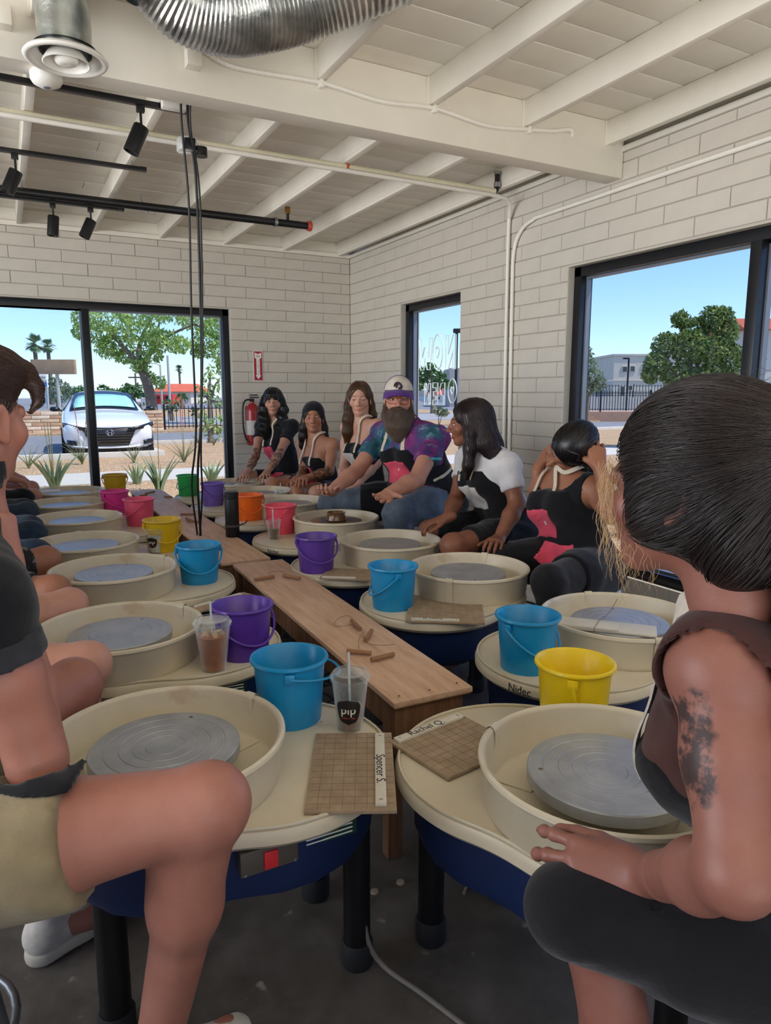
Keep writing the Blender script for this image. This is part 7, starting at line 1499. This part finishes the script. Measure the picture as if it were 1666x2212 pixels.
strands('hair_strands', f, rt, flowG, 16, .0115, m_ghair, ho, (.0, .0035), .00045, .10, 9)
# fine flyaways hanging before the face, sunlight painted in as gold colour
wisps = []
for i in range(150):
    r0 = np.random.RandomState(100 + i); x0 = r0.uniform(1296, 1345) if i < 110 else r0.uniform(1340, 1430); y0 = r0.uniform(985, 1060) if i < 110 else r0.uniform(1150, 1200); d0 = .86 + r0.uniform(-.02, .05); L = r0.uniform(80, 215) if i < 110 else r0.uniform(40, 130); dx = r0.uniform(-22, 12)
    wisps.append([at(x0 + dx * t + 7 * sin(t * (4 + i % 5) + i) + 3 * sin(t * 13 + i), y0 + L * t, d0) for t in np.linspace(0, 1, 18)])
wisps = np.array(wisps)
curves('flyaway_strands', wisps, hairmat('painted_sunlit_ends', '#a07a50', '#d8b684', .35), ho, .00026)
wi = []
for i in range(60):
    r0 = np.random.RandomState(300 + i); a = h.project(0) if False else None; p0 = f.project((h.c + unit(r0.randn(3) + (h.U * 1.6 + L_ * .8)) * .12)[None], .001)[0]; n_ = f.grad(p0[None])[0]; wi.append([p0 + n_ * (.012 * sin(t * 2.4)) + (RGT * .07 + UP * .0) * t + r0.randn(3) * .002 for t in np.linspace(0, 1, 10)])
curves('flyaway_strands', np.array(wi), m_ghair, ho, .0003)
# ---------- H: nearest person on the left, chin on hand
J = dict(chest=np.array([-.14, 1.47, .83]), neck=np.array([-.075, 1.455, 1.055]), head=at(-66, 908, 1.25), rs=at(-42, 1305, 1.06), ls=np.array([-.10, 1.66, .98]), re=at(82, 1648, 1.12), rw=at(14, 1235, 1.24), le=np.array([-.18, 1.80, .76]), lw=np.array([-.06, 1.66, .70]), rh=np.array([-.235, 1.215, .575]), lh=np.array([-.235, 1.435, .575]), pelvis=np.array([-.235, 1.325, .575]), rk=at(448, 1738, 1.115), lk=np.array([.09, 1.765, .605]), ra=np.array([.145, 1.165, .09]), la=np.array([-.005, 1.66, .09]))
J['rt'] = J['ra'] + (.15, .05, -.05); J['lt'] = J['la'] + (.15, .02, -.05)
Hp = Person('nearest person on the left, black tee and khaki shorts, chin resting on a hand', J, IN * .97 + RGT * .22 + DOWN * .06, vox=.0072, thick=1.06, female=False, hsc=1.02)
sk_h = skin('skin_h', '#ad7868'); Hp.body(sk_h, hvox=.003, mask_kw=dict(brow=.6, lips=.6))  # skin colour set darker to stand in for the foreground shade
Hp.hand('r', UP * 1.0 + L_ * .25 + IN * .15, RGT * .8 + OUT * .3, IN, vox=.003, curl=(.95, 1.0, 1.05, 1.1), thumb=(.3, .4), sc=1.05); Hp.hand('l', (.6, -.6, -.3), UP, (.6, .6, 0), curl=(.6,) * 4); Hp.finish(); Hp.head.eyes(Hp.root, '#4a3626')
Hp.tee(m_btee, .085, .075, -.36, .011, .003)
b_ = Hp.band(); Hp.cut('sleeve_cuff', cloth('charcoal_cuff', '#33343a', '#26272c', 20), .016, np.where(b_['arm'], np.where(b_['aleft'], .02, np.abs(b_['a'] - .078) - .020), .02))
Hp.trousers(cloth('khaki_shorts', '#97896c', '#7d7056', 8), -.24, .31, .016, .005, 'khaki_shorts')
ob = apron(Hp, top=.06, w0=.13, w1=.22, thigh=.33, yb=.02, o=.020, kleg=.03, zcut=.715, rx=.8)
shoe(Hp, 'r', (1, .30), m_sh, m_sole); shoe(Hp, 'l', (1, .55), m_sh, m_sole)
h = Hp.head; f = Field(h.c - .21, h.c + .23, .0042); m_hh = hairmat('auburn_brown_hair', '#2a1c18', '#5a4036')
h.e(f, (0, -.022, .040), (.077, .100, .092), k=.01); h.e(f, (0, .02, .085), (.072, .085, .055), k=.02); h.e(f, (0, .112, -.045), (.070, .070, .098), k=.012, op='s')
for s in (1, -1): h.e(f, (.09 * s, .02, -.04), (.035, .075, .058), k=.012, op='s')
f.chain([at(10, 792, 1.30), at(52, 806, 1.32), at(78, 836, 1.33), at(82, 866, 1.33), at(66, 888, 1.32)], [.028, .017, .010, .007, .004], .015)
P = f.grid(); q = h.loc(P); f.D = np.maximum(f.D, (-.075 - q[..., 2]).astype(np.float32))
v, fc = f.nets(2); ho = mesh_np('hair', v, fc, m_hh, Hp.root); rt = v[np.random.RandomState(3).randint(0, len(v), 4200)]
strands('hair_strands', f, rt, lambda P: np.where((h.loc(P)[:, 2] > .035)[:, None], np.tile(h.F * 1.0 + h.R * .35 - h.U * .15, (len(P), 1)), np.tile(-h.U - h.F * .4, (len(P), 1))), 8, .0115, m_hh, ho, (.0, .002), .0004, .12, 6, waves=.12)
# ---------- the rest of the left row: seated facing the wheels
def row_person(y, label, skin_m, top_m, leg_m, leg_len, hair_m, kx=.10, thick=.98, female=False, tee=True, lean=.16, seed=0, dk=.29, hx=0.0, fw_=0.0):
    rg = np.random.RandomState(seed); px = -.37 + hx
    J = dict(pelvis=(px, y, .575), lh=(px, y + .095, .575), rh=(px, y - .095, .575), chest=(px + lean * .55, y, .83), neck=(px + lean, y, 1.05), head=(px + lean + .06, y - .01, 1.215), ls=(px + lean - .01, y + .175, 1.0), rs=(px + lean - .01, y - .175, 1.0), le=(px + .02 + fw_ * .6, y + .24, .76), re=(px + .02 + fw_ * .6, y - .24, .76), lw=(px + .17 + fw_, y + .15, .72), rw=(px + .17 + fw_, y - .15, .72), lk=(kx, y + dk, .60), rk=(kx, y - dk, .60), la=(kx - .10, y + dk * .9, .09), ra=(kx - .10, y - dk * .9, .09))
    J['lt'] = np.array(J['la']) + (.15, 0, -.05); J['rt'] = np.array(J['ra']) + (.15, 0, -.05)
    p = Person(label, J, (1, .35 + rg.uniform(-.1, .1), -.15), vox=.014, thick=thick, female=female); p.body(skin_m, hvox=.007); p.hand('l', (1, -.4, -.4), UP, (0, -1, 0), curl=(.5,) * 4, vox=.006); p.hand('r', (1, .4, -.4), UP, (0, 1, 0), curl=(.5,) * 4, vox=.006); p.finish(); p.head.eyes(p.root)
    if tee: p.tee(top_m, .18, .075, -.38, .012, .003)
    if leg_m is not None: p.trousers(leg_m, -.22, leg_len, .014, .004, 'jeans' if leg_len > 1 else 'shorts')
    shoe(p, 'l', (1, .1), m_sh, m_sole); shoe(p, 'r', (1, -.1), m_sh, m_sole)
    f = hair_field(p, .006, down=.30 if female else .10); cap(p, f, .010, .05)
    if female: hh = p.head; [f.chain([hh.w(.065 * s, -.02, .0), hh.w(.08 * s, -.01, -.1), hh.w(.08 * s, .0, -.24)], [.03, .034, .012], .02) for s in (1, -1)]
    v, fc = f.nets(2); mesh_np('hair', v, fc, hair_m, p.root); stool(px, y, 'grey metal stool under the ' + label.split(',')[0].replace('person', 'seated person') + ', ' + label.split(',')[1].split()[0] + ' on the left', .46); return p
N = NT('printed_black_cloth'); co = N.coord('Object'); g_ = N.noise(co, 22, 3, .5); N.l(N.ramp(g_, [(.54, lin('#17171a')), (.60, lin('#7d776c'))]), N.b.inputs['Base Color']); N.set(Roughness=.85); m_prt = N.m
m_indigo = cloth('indigo_jeans', '#33475f', '#223143', 9)
row_person(2.2, 'person in shorts with bare knees, second on the left row', skin('skin_i', '#cf9c88'), m_btee, cloth('grey_shorts', '#4a4c52', '#3a3c42', 9), .20, m_dbhair, kx=.135, seed=1)
row_person(2.98, 'person in black printed shorts, third on the left row', skin('skin_j', '#a9755d'), cloth('olive_tee', '#3c3f36', '#2d3029', 9), m_prt, .44, m_bhair, kx=.10, seed=2, dk=.27)
row_person(3.62, 'person in dark jeans, fourth on the left row', skin('skin_k', '#c4917c'), cloth('navy_tee', '#26303f', '#1b2430', 9), m_indigo, 9, m_brhair, kx=.06, seed=3, dk=.26)
row_person(4.34, 'person in dark jeans, fifth on the left row', skin('skin_l', '#b9876f'), m_wtee, cloth('slate_jeans', '#36465a', '#25323f', 9), 9, m_dbhair, kx=.06, seed=4, female=True, thick=.9, dk=.26)
row_person(4.98, 'person in black trousers, sixth on the left row', skin('skin_m', '#c99a84'), m_btee, cloth('black_jeans', '#17191e', '#0f1115', 9), 9, m_bhair, kx=.05, seed=5, dk=.26)
row_person(5.60, 'person with bare forearms and knees, farthest on the left row', skin('skin_n', '#c08c76'), m_btee, cloth('charcoal_shorts', '#2c2c31', '#1f1f24', 9), .26, m_brhair, kx=.12, seed=6, dk=.24, female=True, thick=.9, hx=.06, fw_=.14)
stool(.955, .40, 'grey metal stool under the nearest right-hand person', .46); stool(-.235, 1.325, 'grey metal stool under the nearest left-hand person', .455)
print('people', time.time() - T0)
